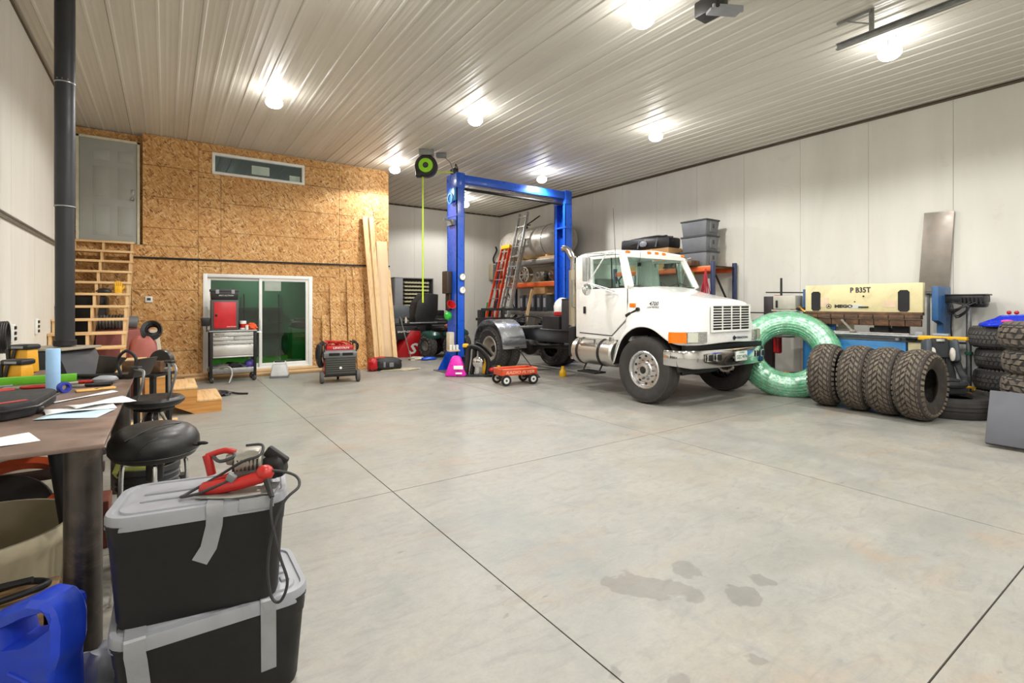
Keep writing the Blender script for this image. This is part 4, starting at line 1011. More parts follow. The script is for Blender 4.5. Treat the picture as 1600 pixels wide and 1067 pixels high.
obj('hanger', B().bar((.0, -.35, -.29), (.0, -.35, -.0), .05, .012).bar((.0, -.35, -.02), (-.0, .0, -.02), .04, .03).bar((0, -.35, -.17), (0, -.08, -.02), .03, .01), GALV, t)

# ============================================================ BACK CORNER
t = thing('parts_bin_cabinet', 'grey cabinet with rows of small open parts bins by back wall', 'cabinet', (6.8, 15.6, 0))
obj('carcass', B().box(-.72, .25, .9, .68, .28, 2.42).box(-.72, -.05, .9, -.69, .28, 2.42).box(.65, -.05, .9, .68, .28, 2.42).box(-.72, -.05, 2.39, .68, .28, 2.42).box(-.72, -.05, .87, .68, .28, .9).box(-.6, -.0, .9, -.4, .25, 2.39).box(-.7, -.1, 0, .66, .25, .87, .01), GREYM, t)
obj('side_panel', B().box(-.69, -.06, .9, -.42, -.03, 2.39, .004), LIDG, t)
bb = B().box(-.38, .05, .95, .5, .06, 2.36); tb = None
for r_ in range(11):
    for c_ in range(8):
        x = -.37 + c_ * .108; z = .98 + r_ * .125
        q = B().box(0, 0, 0, .1, .16, .004).box(0, -.02, 0, .1, -.012, .05).box(0, 0, 0, .004, .14, .07).box(.096, 0, 0, .1, .14, .07) if tb is None else None
        if tb is None: tb = obj('parts_bin', q, mat('cream_bin', '#c9c5a4', .5), t, loc=(x, -.09, z))
        else: clone(tb, (x, -.09, z), None, t)
obj('backing', bb, BLACK, t)
t = thing('wall_heater', 'small grey louvred heater hung on back wall behind the ladders', 'heater', (10.1, YB, 2.75))
obj('case', B().box(-.2, -.28, -.3, .22, -.02, .3, .015), BEIGE, t)
for k in range(7): obj('louvre', B().bc((0, -.29, -.24 + k * .075), (.36, .02, .045), (R(30), 0, 0)), GREYM, t)
obj('pipe', B().tube([(0, -.1, .3), (-.05, -.1, .5), (.1, -.1, .8), (.1, -.03, .95)], .03, n=8, sm=3), BLACKM, t)
t = thing('wall_switch', 'small black switch on the back wall right of the lift post', 'switch', (8.3, YB, 1.72))
obj('plate', B().box(-.05, -.02, -.12, .05, 0, .12, .004), WHITEP, t); obj('toggle', B().box(-.03, -.05, -.08, .03, -.02, .06, .006), BLACK, t)
# wheel balancer
t = thing('wheel_balancer', 'red and black wheel balancer with raised black hood and grey screen', 'machine', (6.22, 14.1, 0))
ped = obj('pedestal', B().prism([(-.8, 0), (.05, 0), (.0, .75), (-.3, .78)], 'xz', -.3, .25, .01), RED, t)
text('S', .42, WHITEP, ped, (-.28, -.305, .22), FRONT, 'lettering', bold=.012, w=0, shear=.3, sx=1.2)
bd = obj('body', B().bc((-.28, .1, .72), (.95, .7, .42), b=.03).bc((-.28, .1, .95), (1.0, .75, .05), b=.01), BLACK, t)
text('SNAP-ON', .08, WHITEP, bd, (-.48, -.265, .74), FRONT, 'lettering', bold=.002, w=0, sx=1.3)
obj('wheel_hood', B().prism([(-.12, .98), (.48, .98), (.62, 1.3), (.64, 1.85), (.18, 1.88), (-.06, 1.6), (-.14, 1.2)], 'xz', -.2, .32, .03), BLACK, t)
obj('tray', B().bc((.1, -.12, .99), (.9, .4, .04), b=.01), GALV, t)
obj('screen', B().bc((-.5, .0, 1.32), (.5, .06, .38), (0, 0, R(-10)), .01), mat('grey_screen', '#5b6468', .35), t)
obj('screen_post', B().cyl((-.5, .05, .95), (-.5, .05, 1.2), .03, n=8), BLACKM, t)
obj('shaft', B().cyl((-.12, -.2, .86), (-.12, -.45, .86), .03, n=12), CHROME, t)
o = obj('spray_bottle', B().cyl((0, 0, 0), (0, 0, .14), .035, n=12, b=.006).cyl((0, 0, .14), (0, 0, .2), .015, n=8), WHITEP, loc=(5.84, 14.0, .985)); tag(o, 'white spray bottle standing on the wheel balancer tray', 'bottle')
obj('cap', B().cyl((0, 0, .19), (0, 0, .22), .02, n=8), RED, o)
o = obj('broom_handle', B().cyl((5.25, 13.0, 1.2), (5.5, 12.85, .1), .014, n=8).shift((-5.5, -12.85, 0)), ALUD, loc=(5.5, 12.85, 0)); tag(o, 'thin metal stick leaning before the red pedestal', 'pole')
o = obj('blue_hose_coil', B().tube([(5.0 + .18 * math.cos(a) * 0 + .05 * k, 13.9 + .22 * math.cos(a), 1.55 + .38 * math.sin(a)) for k in range(2) for a in [i * PI / 8 for i in range(16)]], .018, n=6).tube([(5.0, 13.8, 1.2), (5.1, 13.6, .95), (5.4, 13.5, 1.0), (5.6, 13.5, 1.05)], .03, sm=3).shift((-5, -13.9, 0)), BLUE, loc=(4.85, 14.3, 0)); tag(o, 'blue air hose hanging behind the strand board corner', 'hose')
o = obj('dark_parts_bench', B().box(-.45, -.3, 0, .4, .3, .68, .02).box(-.5, -.35, .68, .45, .35, .72), BLACKM, loc=(5.35, 15.2, 0)); tag(o, 'dark workbench behind the wheel balancer', 'bench')
for i, (x, y, m, lb) in enumerate(((6.0, 12.75, BLUE, 'blue rag on the floor before the red pedestal'), (5.72, 12.95, CLOTH, 'pale rag on the floor left of the blue rag'))):
    tag(obj('rag', B().ball((0, 0, .03), (.22, .1, .06), 12, .25, i, 1, 0), m, loc=(x, y, 0)), lb, 'rag')
# quad bike
t = thing('quad_bike', 'dark green quad bike with knobbly tyres parked behind the lift post', 'quad bike', (6.72, 13.1, 0))
def atvw(x, y, first=[None]):
    if first[0] is None:
        wh = obj('wheel', carcass(.33, .24, .14, 28), RUB, t, loc=(x, y, .345), rot=(0, R(-90), R(12)))
        obj('tread', lugs(.32, .24, 'block', 16, .02), RUBG, wh, kind='stuff'); obj('rim', B().lathe([(.145, .22), (.13, .23), (.12, .16), (.04, .14), (.03, .17), (0, .17)], n=20), GALV, wh); first[0] = wh
    else: clone(first[0], (x, y, .345), None, t)
for x, y in ((-.42, .15), (.08, -.42), (.1, .8), (.75, .25)): atvw(x, y)
obj('fender', B().ball((-.42, .2, .62), (.24, .4, .15), 18, .05, 1, .8, .56).ball((.05, -.35, .68), (.26, .36, .12), 18, .05, 2, .8, .58).ball((.55, .5, .66), (.35, .45, .16), 16, .05, 3, .8, .55), ATVG, t)
obj('chassis', B().bc((.15, .2, .45), (.6, .9, .25), (0, 0, R(20)), .05).bc((.15, .3, .8), (.4, .8, .14), (0, 0, R(20)), .05), BLACK, t)
obj('rack', B().tube([(-.2, -.5, .82), (.3, -.5, .82), (.3, -.1, .82), (-.2, -.1, .82)], .014, closed=True).tube([(-.1, -.5, .82), (-.1, -.1, .82)], .01), BLACKM, t)
obj('handlebar', B().tube([(-.3, .15, 1.12), (0, .05, 1.05), (.2, .1, 1.05), (.45, .3, 1.12)], .016, sm=3).cyl((.1, .1, .8), (.1, .1, 1.06), .03, n=8), BLACKM, t)
o = obj('tool_roll', B().ball((0, 0, .08), (.22, .16, .09), 14, .1, 3, .9, 0), REDD, loc=(6.75, 12.85, .83)); tag(o, 'reddish cloth bundle on the front of the quad bike', 'bundle')
t = thing('black_compressor', 'black boxy engine unit standing behind the quad bike', 'machine', (7.35, 15.0, 0))
obj('body', B().bc((0, 0, .95), (.75, .5, .45), b=.04).bc((0, 0, 1.25), (.4, .3, .2), b=.04), BLACK, t); obj('stand', B().box(-.35, -.22, 0, .35, .22, .72, .01), BLACKM, t)
for k in range(3): obj('grille_slat', B().box(-.3, -.26, .85 + k * .1, .3, -.25, .88 + k * .1), GREYM, t)
# ladders
def ladder(name, label, p0, p1, wd, n, m, mr_, flare=0, cap=None, depth=.0, rung_t=.02):
    p0, p1 = Vector(p0), Vector(p1); L = thing(name, label, 'ladder', p0)
    d = p1 - p0; up = d.normalized()
    for s in (-1, 1):
        a = Vector((0, s * (wd / 2 + flare), 0)); c = d + Vector((0, s * wd / 2, 0))
        obj('side_rail', B().bar(a, c, .03, .085, up=(1, 0, 0), b=.003), m, L)
    for i in range(n):
        f = (i + .6) / n; wq = wd / 2 + flare * (1 - f)
        q = d * f; obj('rung', B().bar(q - Vector((0, wq, 0)), q + Vector((0, wq, 0)), .06 if depth else .03, .03), mr_, L)
    return L
L1 = ladder('extension_ladder', 'tall aluminium extension ladder leaning on the tank rack', (8.35, 12.95, 0), (9.36, 12.9, 4.45), .44, 14, ALU, ALU)
L2 = ladder('fly_section', 'x', (8.5, 12.95, .4), (9.28, 12.9, 3.6), .38, 9, ALUD, ALUD)
for ch in list(L2.children):
    mw = Vector(L2.location) - Vector(L1.location); ch.parent = L1; ch.location = mw; ch.name = 'fly_' + ch.name.split('.')[0]
bpy.data.objects.remove(L2)
L3 = ladder('step_ladder', 'orange fibreglass step ladder with yellow top leaning folded', (8.5, 13.95, 0), (9.22, 13.7, 3.4), .42, 11, LADO, ALU, .14, depth=1)
obj('top_cap', B().bc((.74, -.25, 3.42), (.14, .5, .12), (0, R(12), 0), .01), YEL, L3)
for s in (-1, 1): obj('rear_rail', B().bar((.22, s * .3, 0.02), (.84, -.25 + s * .17, 3.36), .03, .06, up=(1, 0, 0)), LADO, L3)
t = thing('black_crate', 'black plastic crate standing upright behind the orange ladder foot', 'crate', (9.3, 14.75, 0))
obj('body', B().box(-.45, -.25, 0, -.05, .2, 1.35, .02), BLACK, t)
tag(obj('green_board', B().bar((8.75, 14.4, 0), (8.95, 14.4, 1.6), .1, .03, up=(0, 1, 0)).shift((-8.75, -14.4, 0)), mat('green_paint', '#2ba866', .4), loc=(8.75, 14.4, 0)), 'green painted board leaning next to the orange ladder', 'board')
# tank rack
def rack(name, label, x0, x1, ys_, z1, levels, mU):
    t = thing(name, label, 'rack', ((x0 + x1) / 2, (ys_[0] + ys_[-1]) / 2, 0))
    for y in ys_:
        for x in (x0, x1): obj('upright', B().box(x - .04, y - .035, 0, x + .04, y + .035, z1, .004), mU, t, w=1)
        obj('brace', B().bar((x0, y, .3), (x1, y, 1.2), .03, .03).bar((x1, y, 1.25), (x0, y, z1 - .15), .03, .03).bar((x0, y, z1 - .1), (x1, y, z1 - .1), .03, .03), BLACKM, t, w=1)
    for z, mm, hh in levels:
        for x in (x0, x1): obj('beam', B().box(x - .03, ys_[0], z - hh, x + .03, ys_[-1], z, .004), mm, t, w=1)
        obj('shelf', B().box(x0, ys_[0] + .03, z, x1, ys_[-1] - .03, z + .018), PLY if z > 2 else GREYM, t, w=1)
    return t
rack('tank_rack', 'far pallet rack of grey and orange beams carrying the big tank', 9.45, 10.25, (11.3, 14.6), 3.0, ((2.93, GALV, .14), (2.22, ORANGE, .13), (1.32, GALV, .12), (.2, GALV, .1)), DBLUE)
t = thing('storage_tank', 'large weathered white cylindrical tank lying on top of far rack', 'tank', (9.86, 12.9, 2.95))
tk = obj('shell', B().lathe([(0, -1.72), (.2, -1.69), (.36, -1.6), (.47, -1.45), (.52, -1.25), (.52, 1.25), (.47, 1.45), (.36, 1.6), (.2, 1.69), (0, 1.72)], (0, 0, .56), (0, 1, 0), 40), TANK, t)
for y in (-.9, .35, 1.25): obj('seam', B().lathe([(.515, 0), (.53, .008), (.53, .022), (.515, .03)], (0, y, .56), (0, 1, 0), 40), GREYM, t)
obj('saddle', B().box(-.35, -1.0, 0, .35, -.9, .12).box(-.35, .9, 0, .35, 1.0, .12), PINE, t)
obj('valve', B().tube([(-.1, .4, 1.05), (-.1, .4, 1.2), (-.1, .1, 1.28), (-.1, -.3, 1.4)], .02, n=6).tube([(-.1, .55, 1.05), (-.1, .55, 1.18), (-.1, .2, 1.18)], .018, n=6).cyl((-.1, .4, 1.05), (-.1, .4, 1.15), .04, n=8), BLACKM, t)
# alloy wheels on the orange shelf
t = thing('alloy_wheel', 'spoked alloy wheel facing out on orange shelf, left one', 'wheel', (9.55, 13.75, 2.49), rot=(0, R(-90), 0), group='alloy wheels on the orange shelf')
obj('rim', B().lathe([(.22, 0), (.24, .01), (.245, .2), (.22, .2), (.2, .04)], n=32, closed=True), CHROME, t)
sp_ = B()
for i in range(8): a = i * PI / 4; sp_.bar((.04 * math.cos(a), .04 * math.sin(a), .17), (.21 * math.cos(a), .21 * math.sin(a), .17), .05, .03)
obj('spokes', sp_.cyl((0, 0, .12), (0, 0, .19), .06, n=16), ALU, t)
dup(t, (9.6, 12.95, 2.49), (0, R(-90), 0), 'spoked alloy wheel facing out on orange shelf, right of ladder')
for i, (y, r_, lb, m) in enumerate(((12.4, .2, 'greasy engine gearbox lying on orange shelf beside the alloy wheel', TOOLM), (11.75, .2, 'rusty brown machine part on orange shelf beside the lift post', RUST), (12.05, .16, 'dark engine part between gearbox and rusty part on the shelf', BLACKM))):
    t = thing('engine_part', lb, 'machine part', (9.75, y, 2.245), group='engine parts on the orange shelf')
    obj('housing', B().ball((0, 0, r_ * .85), (r_, r_ * 1.2, r_ * .9), 14, .12, i, .8, 0), m, t); obj('shaft', B().cyl((-.0, 0, r_), (-.25, .05, r_ * 1.1), .05, n=12), GALV, t)
    obj('flange', B().cyl((-.16, .02, r_), (-.19, .02, r_), r_ * .6, n=16), m, t)
tag(obj('cardboard_box', B().box(-.2, -.28, 0, .2, .28, .3, .005), CARD, loc=(9.66, 12.25, 1.86)), 'brown cardboard box on top of the grey cases, far rack', 'box')
tag(obj('plank_offcut', B().box(-.2, -.6, 0, .2, .5, .06), PINEY, loc=(9.7, 11.9, 2.95)), 'pale board lying on the rack top beside the tank', 'board')
t = thing('parts_case', 'dark grey upright case on far rack, leftmost in row', 'case', (9.62, 13.1, 1.338), group='row of upright cases on the far rack')
obj('body', B().box(-.22, -.1, 0, .22, .1, .5, .02), GREYC, t); obj('label_strip', B().box(-.225, -.05, .12, -.22, .05, .4), LIDG, t)
for i in range(1, 5): dup(t, (9.62, 13.1 - .3 * i, 1.338), (0, 0, 0), ['dark grey upright case on far rack, second from left', 'dark grey upright case on far rack, middle one of five', 'dark grey upright case on far rack, fourth from left', 'dark grey upright case on far rack, rightmost of five'][i - 1])
tag(obj('scrap_board', B().box(0, -.6, 0, .05, .6, .05), OLDW, loc=(9.5, 12.3, 1.84)), 'long board across the tops of the grey cases', 'board')
tag(obj('pine_stud', B().bar((8.75, 12.35, 0), (9.25, 12.3, 2.0), .09, .04, up=(0, 1, 0)).shift((-8.75, -12.35, 0)), PINE, loc=(8.75, 12.35, 0)), 'pine stud leaning right of the aluminium ladder', 'plank')
tag(obj('brown_sheet', B().bc((0, 0, 0), (.04, 1.2, 1.1), (0, R(8), 0)), mat('brown_hardboard', '#54483c', .6), loc=(9.3, 11.7, .6)), 'brown hardboard sheet leaning on the lower far rack', 'board')
# near pallet rack
rack('pallet_rack', 'orange and navy pallet rack behind the truck bonnet', 9.5, 10.3, (6.3, 9.1), 2.45, ((2.35, ORANGE, .1), (1.3, ORANGE, .1), (.25, ORANGE, .1)), DBLUE)
def tote(name, label, loc, L_, W_, H_, mb, ml, rz=0, tp=.86, group=None, lid=True):
    t = thing(name, label, 'storage box', loc, rz, group)
    b = B().bc((0, 0, (H_ - .03) / 2), (L_ * tp, W_ * tp, H_ - .03), (0, 0, 0), .02, top=(1 / tp * .96, 1 / tp * .96)); obj('body', b, mb, t)
    obj('lid', B().bc((0, 0, H_ - .022), (L_, W_, .04), b=.012), ml, t)
    return t
t = tote('grey_tote', 'grey lidded tote, topmost of three on the pallet rack', (9.84, 6.85, 3.06), .5, .68, .35, TOTEG, GREYC)
obj('handle_panel', B().box(-.1, -.335, .06, .1, -.3, .31, .01), TOTEG, t); obj('latch', B().box(-.03, -.345, .15, .03, -.33, .24, .005), GREYC, t)
t['group'] = 'grey totes on the pallet rack'
dup(t, (9.84, 6.85, 2.71), None, 'grey lidded tote, middle of three on the pallet rack'); dup(t, (9.84, 6.85, 2.37), None, 'grey lidded tote, lowest of three on the pallet rack')
t = thing('long_carton', 'long brown cardboard carton on the pallet rack under black bag', 'box', (9.85, 8.2, 2.37))
obj('carton', B().box(-.25, -.68, 0, .25, .75, .5, .006), CARD, t); obj('tape', B().box(-.253, -.2, .0, .253, -.15, .503), BEIGE, t)
t = thing('black_duffel', 'long black bag with white mark lying on the cardboard carton', 'bag', (9.82, 8.15, 2.875))
obj('bag', B().bc((0, .1, .14), (.44, 1.5, .26), (R(2), 0, 0), .05).ball((-.02, .1, .2), (.2, .7, .12), 18, .1, 4, .6), BLACK, t); obj('strap', B().bar((-.27, .25, .03), (-.2, .25, .26), .04, .01).bar((-.27, -.3, .03), (-.2, -.3, .26), .04, .01), GREYC, t); obj('patch', B().ball((-.24, .1, .14), (.03, .12, .08), 10), LIDG, t)
t = thing('black_tarp', 'crumpled black tarp beside the lowest grey tote on the rack', 'tarp', (9.62, 7.35, 2.37))
obj('tarp', B().ball((0, 0, .1), (.2, .25, .22), 18, .3, 3, .9, 0), BLACK, t)
tag(obj('brown_box', B().box(-.2, -.25, 0, .1, .2, .12, .01), RUST, loc=(9.45 + .1, 7.0 + .1, 2.37) if 0 else (9.45, 6.9, 2.37)), 'flat rusty tray in front of the lowest grey tote', 'tray')
def straps(loc, col1, lb, nn, ln):
    t = B()
    for i in range(nn):
        a = random.uniform(-.1, .1); c = random.uniform(-.12, .12)
        t.tube([(0, 0, 0), (-.02 + a * .3, c * .5, -ln * .4), (a * .3, c, -ln * .75), (a * .2, c * .6, -ln * random.uniform(.85, 1))], .012, n=6, sm=3)
    o = obj('hanging_straps', t, col1, loc=loc); return tag(o, lb, 'straps')
straps((9.42, 6.42, 2.3), mat('red_strap', '#a8283a', .7), 'bundle of red straps hanging at the pallet rack upright', 12, .75)
straps((9.42, 6.72, 2.26), mat('green_strap', '#5f7a3a', .8), 'bundle of green straps hanging left of red straps', 12, .8)
tag(obj('white_tube', B().cyl((9.9, 6.5, .3), (9.8, 6.65, 2.1), .06, n=12).shift((-9.9, -6.5, 0)), WHITEP, loc=(9.9, 6.5, 0)), 'white cardboard tube standing inside the pallet rack', 'tube')
# ============================================================ RIGHT WALL MACHINES
t = thing('press_brake', 'cream and blue sheet metal press brake against the right wall', 'machine', (9.75, 3.6, 0))
ram = obj('ram', B().box(9.52, 2.74, 1.42, 9.62, 4.45, 1.88, .006), CREAM, t, w=1)
for y in (2.98, 4.27):
    pts = [(y - .075, 1.46), (y - .045, 1.43), (y + .045, 1.43), (y + .075, 1.46), (y + .075, 1.74), (y + .045, 1.77), (y - .045, 1.77), (y - .075, 1.74)]
    obj('slot', B().prism(pts, 'yz', 9.512, 9.522), BLACKM, ram, w=1)
text('P B35T', .12, INK, ram, (9.516, 3.58, 1.78), SIDE, bold=.003, sx=.85)
text('MEGO', .07, INK, ram, (9.516, 3.83, 1.51), SIDE, bold=.004, sx=1.4)
obj('emblem', B().lathe([(.034, 0), (.042, 0), (.042, .003), (.034, .003)], (9.518, 4.06, 1.51), (-1, 0, 0), 24, True).bar((9.516, 4.075, 1.49), (9.516, 4.06, 1.53), .003, .01).bar((9.516, 4.045, 1.49), (9.516, 4.06, 1.53), .003, .01).bar((9.516, 4.08, 1.505), (9.516, 4.04, 1.505), .003, .008), INK, ram, w=1)
obj('worn_plate', B().box(9.515, 3.55, 1.475, 9.521, 3.75, 1.54), mat('worn_pale_plate', '#c6c8c0', .5), ram, w=1)
for y0, y1, z0, z1 in ((4.06, 4.2, 1.5, 1.66), (3.08, 3.26, 1.5, 1.6)):
    obj('warning_label', B().box(9.516, y0, z0, 9.521, y1, z1), mat('faded_pink_label', '#d8bfa2', .6), ram, w=1)
obj('bolt', B().cyl((9.53, 3.53, 1.68), (9.505, 3.53, 1.68), .013, n=8).cyl((9.53, 3.66, 1.59), (9.51, 3.66, 1.59), .01, n=8).bar((9.51, 3.6, 1.5), (9.51, 3.46, 1.5), .02, .02), DKBR, ram, w=1)
obj('clamp_bar', B().box(9.5, 2.74, 1.375, 9.6, 4.45, 1.42, .004), RUST, t, w=1)
for i in range(8):
    y = 2.76 + i * .211
    obj('upper_clamp', B().box(9.49, y, 1.31, 9.6, y + .2, 1.372, .004), RUST, t, w=1)
    obj('upper_die', B().box(9.52, y, 1.2, 9.58, y + .2, 1.305, .004).bar((9.515, y + .04, 1.22), (9.515, y + .16, 1.3), .012, .015), RUST, t, w=1)
for y, nm in ((2.62, 0), (4.50, 1)):
    obj('side_frame', B().prism([(9.62, 0), (10.2, 0), (10.2, 1.82), (9.62, 1.82), (9.62, 1.3), (9.85, 1.25), (9.85, 1.02), (9.62, .98)], 'xz', y - .04, y + .04, .004), BLUED, t, w=1)
obj('rear_web', B().box(10.0, 2.62, .2, 10.04, 4.5, .9), BLUED, t, w=1)
obj('blue_tie', B().box(9.62, 4.0, 1.05, 9.66, 4.47, 1.24), BLUED, t, w=1)
obj('bed', B().box(9.5, 2.95, .25, 9.6, 4.45, .96, .005), BLUEB, t, w=1)
obj('bed_side', B().box(9.5, 4.452, 0, 10.1, 4.47, 1.0, .004), mat('bright_blue_paint', '#1f7fd6', .35), t, w=1)
obj('bed_top', B().box(9.48, 2.7, .96, 9.66, 4.47, 1.02, .004), GREYM, t, w=1)
obj('cream_post', B().box(9.5, 2.75, .3, 9.6, 2.92, .96, .005), CREAM, t, w=1)
obj('foot', B().box(9.5, 2.56, 0, 10.2, 2.7, .06).box(9.5, 4.42, 0, 10.2, 4.56, .06), BLUED, t, w=1)
for i, (y0, y1, x, z, r_) in enumerate(((2.75, 4.35, 9.42, 1.05, .03), (2.9, 4.3, 9.5, 1.07, .025), (2.8, 4.4, 9.57, 1.05, .025))):
    if i == 0: obj('stay', B().box(9.36, 3.0, .985, 9.5, 3.04, 1.02).box(9.36, 4.1, .985, 9.5, 4.14, 1.02), GREYM, t, w=1)
    o = obj('steel_bar', B().cyl((0, y0 - 3.5, 0), (0, y1 - 3.5, 0), r_, n=14), [GALV, ALUD, GREYM][i], loc=(x, 3.5, z))
    tag(o, ['long round steel pipe lying at the front of the brake bed', 'long steel pipe in the middle of the brake bed', 'long grey steel bar lying at the back of the brake bed'][i], 'pipe')
o = obj('gauge_arm', B().bar((0, 0, 0), (-.02, .16, .19), .03, .03).ball((0, 0, 0), (.04, .05, .03), 10), TOOLM, loc=(9.44, 3.66, 1.1)); tag(o, 'tilted metal stop arm resting on the pipes of the press brake', 'tool')
t = thing('pipe_vise', 'yellow and grey vise head at right end of the press brake bed', 'vise', (9.45, 2.5, 1.03))
obj('body', B().bc((0, .12, .01), (.12, .3, .07), b=.015).bc((0, -.15, .02), (.1, .3, .05), (0, 0, .0), .01), YEL, t); obj('jaw', B().bc((0, .26, .05), (.1, .1, .1), b=.02), LIDG, t); obj('slide', B().bc((0, .0, .06), (.1, .2, .05), b=.02), LIDG, t); obj('screw', B().cyl((0, .3, .0), (0, .42, .0), .05, n=14), BLACKM, t)
obj('support', B().box(-.03, -.1, -1.03, .03, -.04, -.02).box(-.15, -.2, -1.03, .15, .06, -1.0), BLUED, t)
for i, (y, z, m, lb) in enumerate(((3.35, 1.02, GREYC, 'grey gearbox on the floor stand seen under the ram, left'), (3.1, 1.02, BLACK, 'black block seen under the ram, right'), (3.9, 1.02, CLOTH, 'pale board seen under the ram beside the blue tie'))):
    tag(obj('spare_part', B().bc((0, 0, .1), (.12, .22, .2), b=.02).cyl((-.02, 0, .1), (-.02, .17, .1), .04, n=10), m, loc=(9.78 if i < 2 else 9.8, y, z)), lb, 'machine part')
o = obj('back_gauge_shelf', B().box(-.12, -.85, 0, .14, .85, .04), GREYM, loc=(9.78, 3.5, .975)); tag(o, 'grey steel back shelf of spare parts behind the bed', 'shelf')
obj('leg', B().box(.06, -.8, -.975, .1, -.76, 0).box(.06, .76, -.975, .1, .8, 0), GREYM, o)
# steel sheet high on the wall
t = thing('steel_sheet', 'dull grey steel sheet standing tilted high against the right wall', 'sheet metal', (10.33, 2.8, 1.74))
obj('sheet', B().bc((.01, 0, .66), (.02, .39, 1.3), (R(3), R(1.5), 0), .002), mat('dull_mill_steel', '#8f8880', .42, .5, .12, 5, 0, '#9d8c7c'), t)
b = B(); b.cyl((.0, -.06, -1.74), (.0, -.06, -.012), .03, n=10).cyl((0, .1, -1.74), (0, .1, -.012), .02, n=10).box(-.08, -.16, -.014, .05, .2, 0)
obj('stand', b, GREYM, t)
# red and black upright machine beside the pallet rack
t = thing('pipe_bender', 'upright red and black machine with grey motor head behind the green coil', 'machine', (9.8, 5.0, 0))
obj('post', B().box(9.7, 5.14, .0, 9.8, 5.32, 1.7, .008), mat('dark_post', '#2c2526', .45), t, w=1)
obj('red_column', B().cyl((9.75, 5.07, .6), (9.75, 5.07, 1.72), .075, n=20, b=.02), RED, t, w=1)
obj('motor_head', B().bc((9.72, 4.86, 1.58), (.3, .42, .26), b=.02).bc((9.7, 4.86, 1.43), (.28, .46, .03)), mat('warm_grey_casting', '#b3afa2', .45), t, w=1)
obj('slot', B().bc((9.56, 4.99, 1.55), (.02, .04, .14), b=.01), BLACK, t, w=1)
obj('spindle', B().cyl((9.75, 5.0, 1.7), (9.75, 5.0, 2.05), .02, n=10).cyl((9.75, 5.3, 1.78), (9.75, 4.5, 1.76), .012, n=8), BLACKM, t, w=1)
obj('lever', B().cyl((9.6, 5.65, 1.38), (9.6, 4.9, 1.38), .012, n=8).cyl((9.6, 4.75, 1.45), (9.65, 4.3, 1.5), .02, n=8), BLACKM, t, w=1)
obj('c_frame', B().tube([(9.7, 5.0, 1.38), (9.7, 4.75, 1.4), (9.7, 4.62, 1.34), (9.7, 4.6, 1.18)], .035, sm=3), BLACKM, t, w=1)
obj('brass_fitting', B().tube([(9.65, 4.62, 1.5), (9.6, 4.5, 1.42), (9.6, 4.42, 1.4)], .03, sm=3), mat('brass', '#b58f45', .3, .8), t, w=1)
obj('table', B().cyl((9.72, 4.95, .92), (9.72, 4.95, .95), .2, n=24).box(9.55, 4.8, 0, 9.95, 5.35, .03), GREYM, t, w=1)
# green hose coil, wrapped
ctr = Vector((8.93, 4.47, .69)); nrm = Vector((-.86, -.5, .62)).normalized()
t = thing('hose_coil', 'big coil of translucent green hose in plastic wrap leaning by the truck', 'hose', (8.98, 4.38, 0))
q = Vector((0, 0, 1)).rotation_difference(nrm).to_matrix()
b = B(); nt = 0
for i in range(24):
    a = i * 2 * PI / 24; rr_, zz_ = .61 + .185 * math.cos(a), .185 * math.sin(a)
    b.tube([(rr_ * math.cos(f), rr_ * math.sin(f), zz_) for f in [k * 2 * PI / 48 for k in range(48)]], .026, n=6, closed=True)
M4 = Matrix.Translation(ctr - Vector((8.98, 4.38, 0))) @ q.to_4x4()
b.xf(M4); obj('hose', b, HOSE, t, kind='stuff')
def wr_(u, v):
    a, f = u * 2 * PI, v * 2 * PI; r0 = .222 + .006 * math.sin(a * 26) * math.sin(f * 3 + a * 5) + .004 * math.sin(a * 61 + f * 2)
    return (( .61 + r0 * math.cos(f)) * math.cos(a), (.61 + r0 * math.cos(f)) * math.sin(a), r0 * math.sin(f))
b = B().sheet(wr_, 140, 18, True, True); b.xf(M4); obj('plastic_wrap', b, WRAP, t)
t = thing('yellow_saw', 'yellow and black power tool on the floor seen through the green coil', 'power tool', (9.45, 4.85, 0))
obj('body', B().ball((0, 0, .18), (.2, .3, .1), 16, .15, 3, .7).bc((-.05, .1, .26), (.12, .3, .08), (.2, 0, .3), .03), mat('tool_yellow', '#e0a21c', .4), t)
obj('motor', B().ball((.02, -.24, .17), (.14, .12, .13), 12, .15, 1, .7).box(-.2, -.35, .0, .2, .35, .09, .02).bc((0, .25, .2), (.16, .06, .16), (.3, 0, 0), .02), BLACK, t)
tag(obj('rubble_bag', B().ball((0, 0, .1), (.2, .16, .16), 16, .3, 6, .8, 0), RUST, loc=(8.95, 5.5, 0)), 'small brown dirty heap on floor behind the truck front wheel', 'debris')
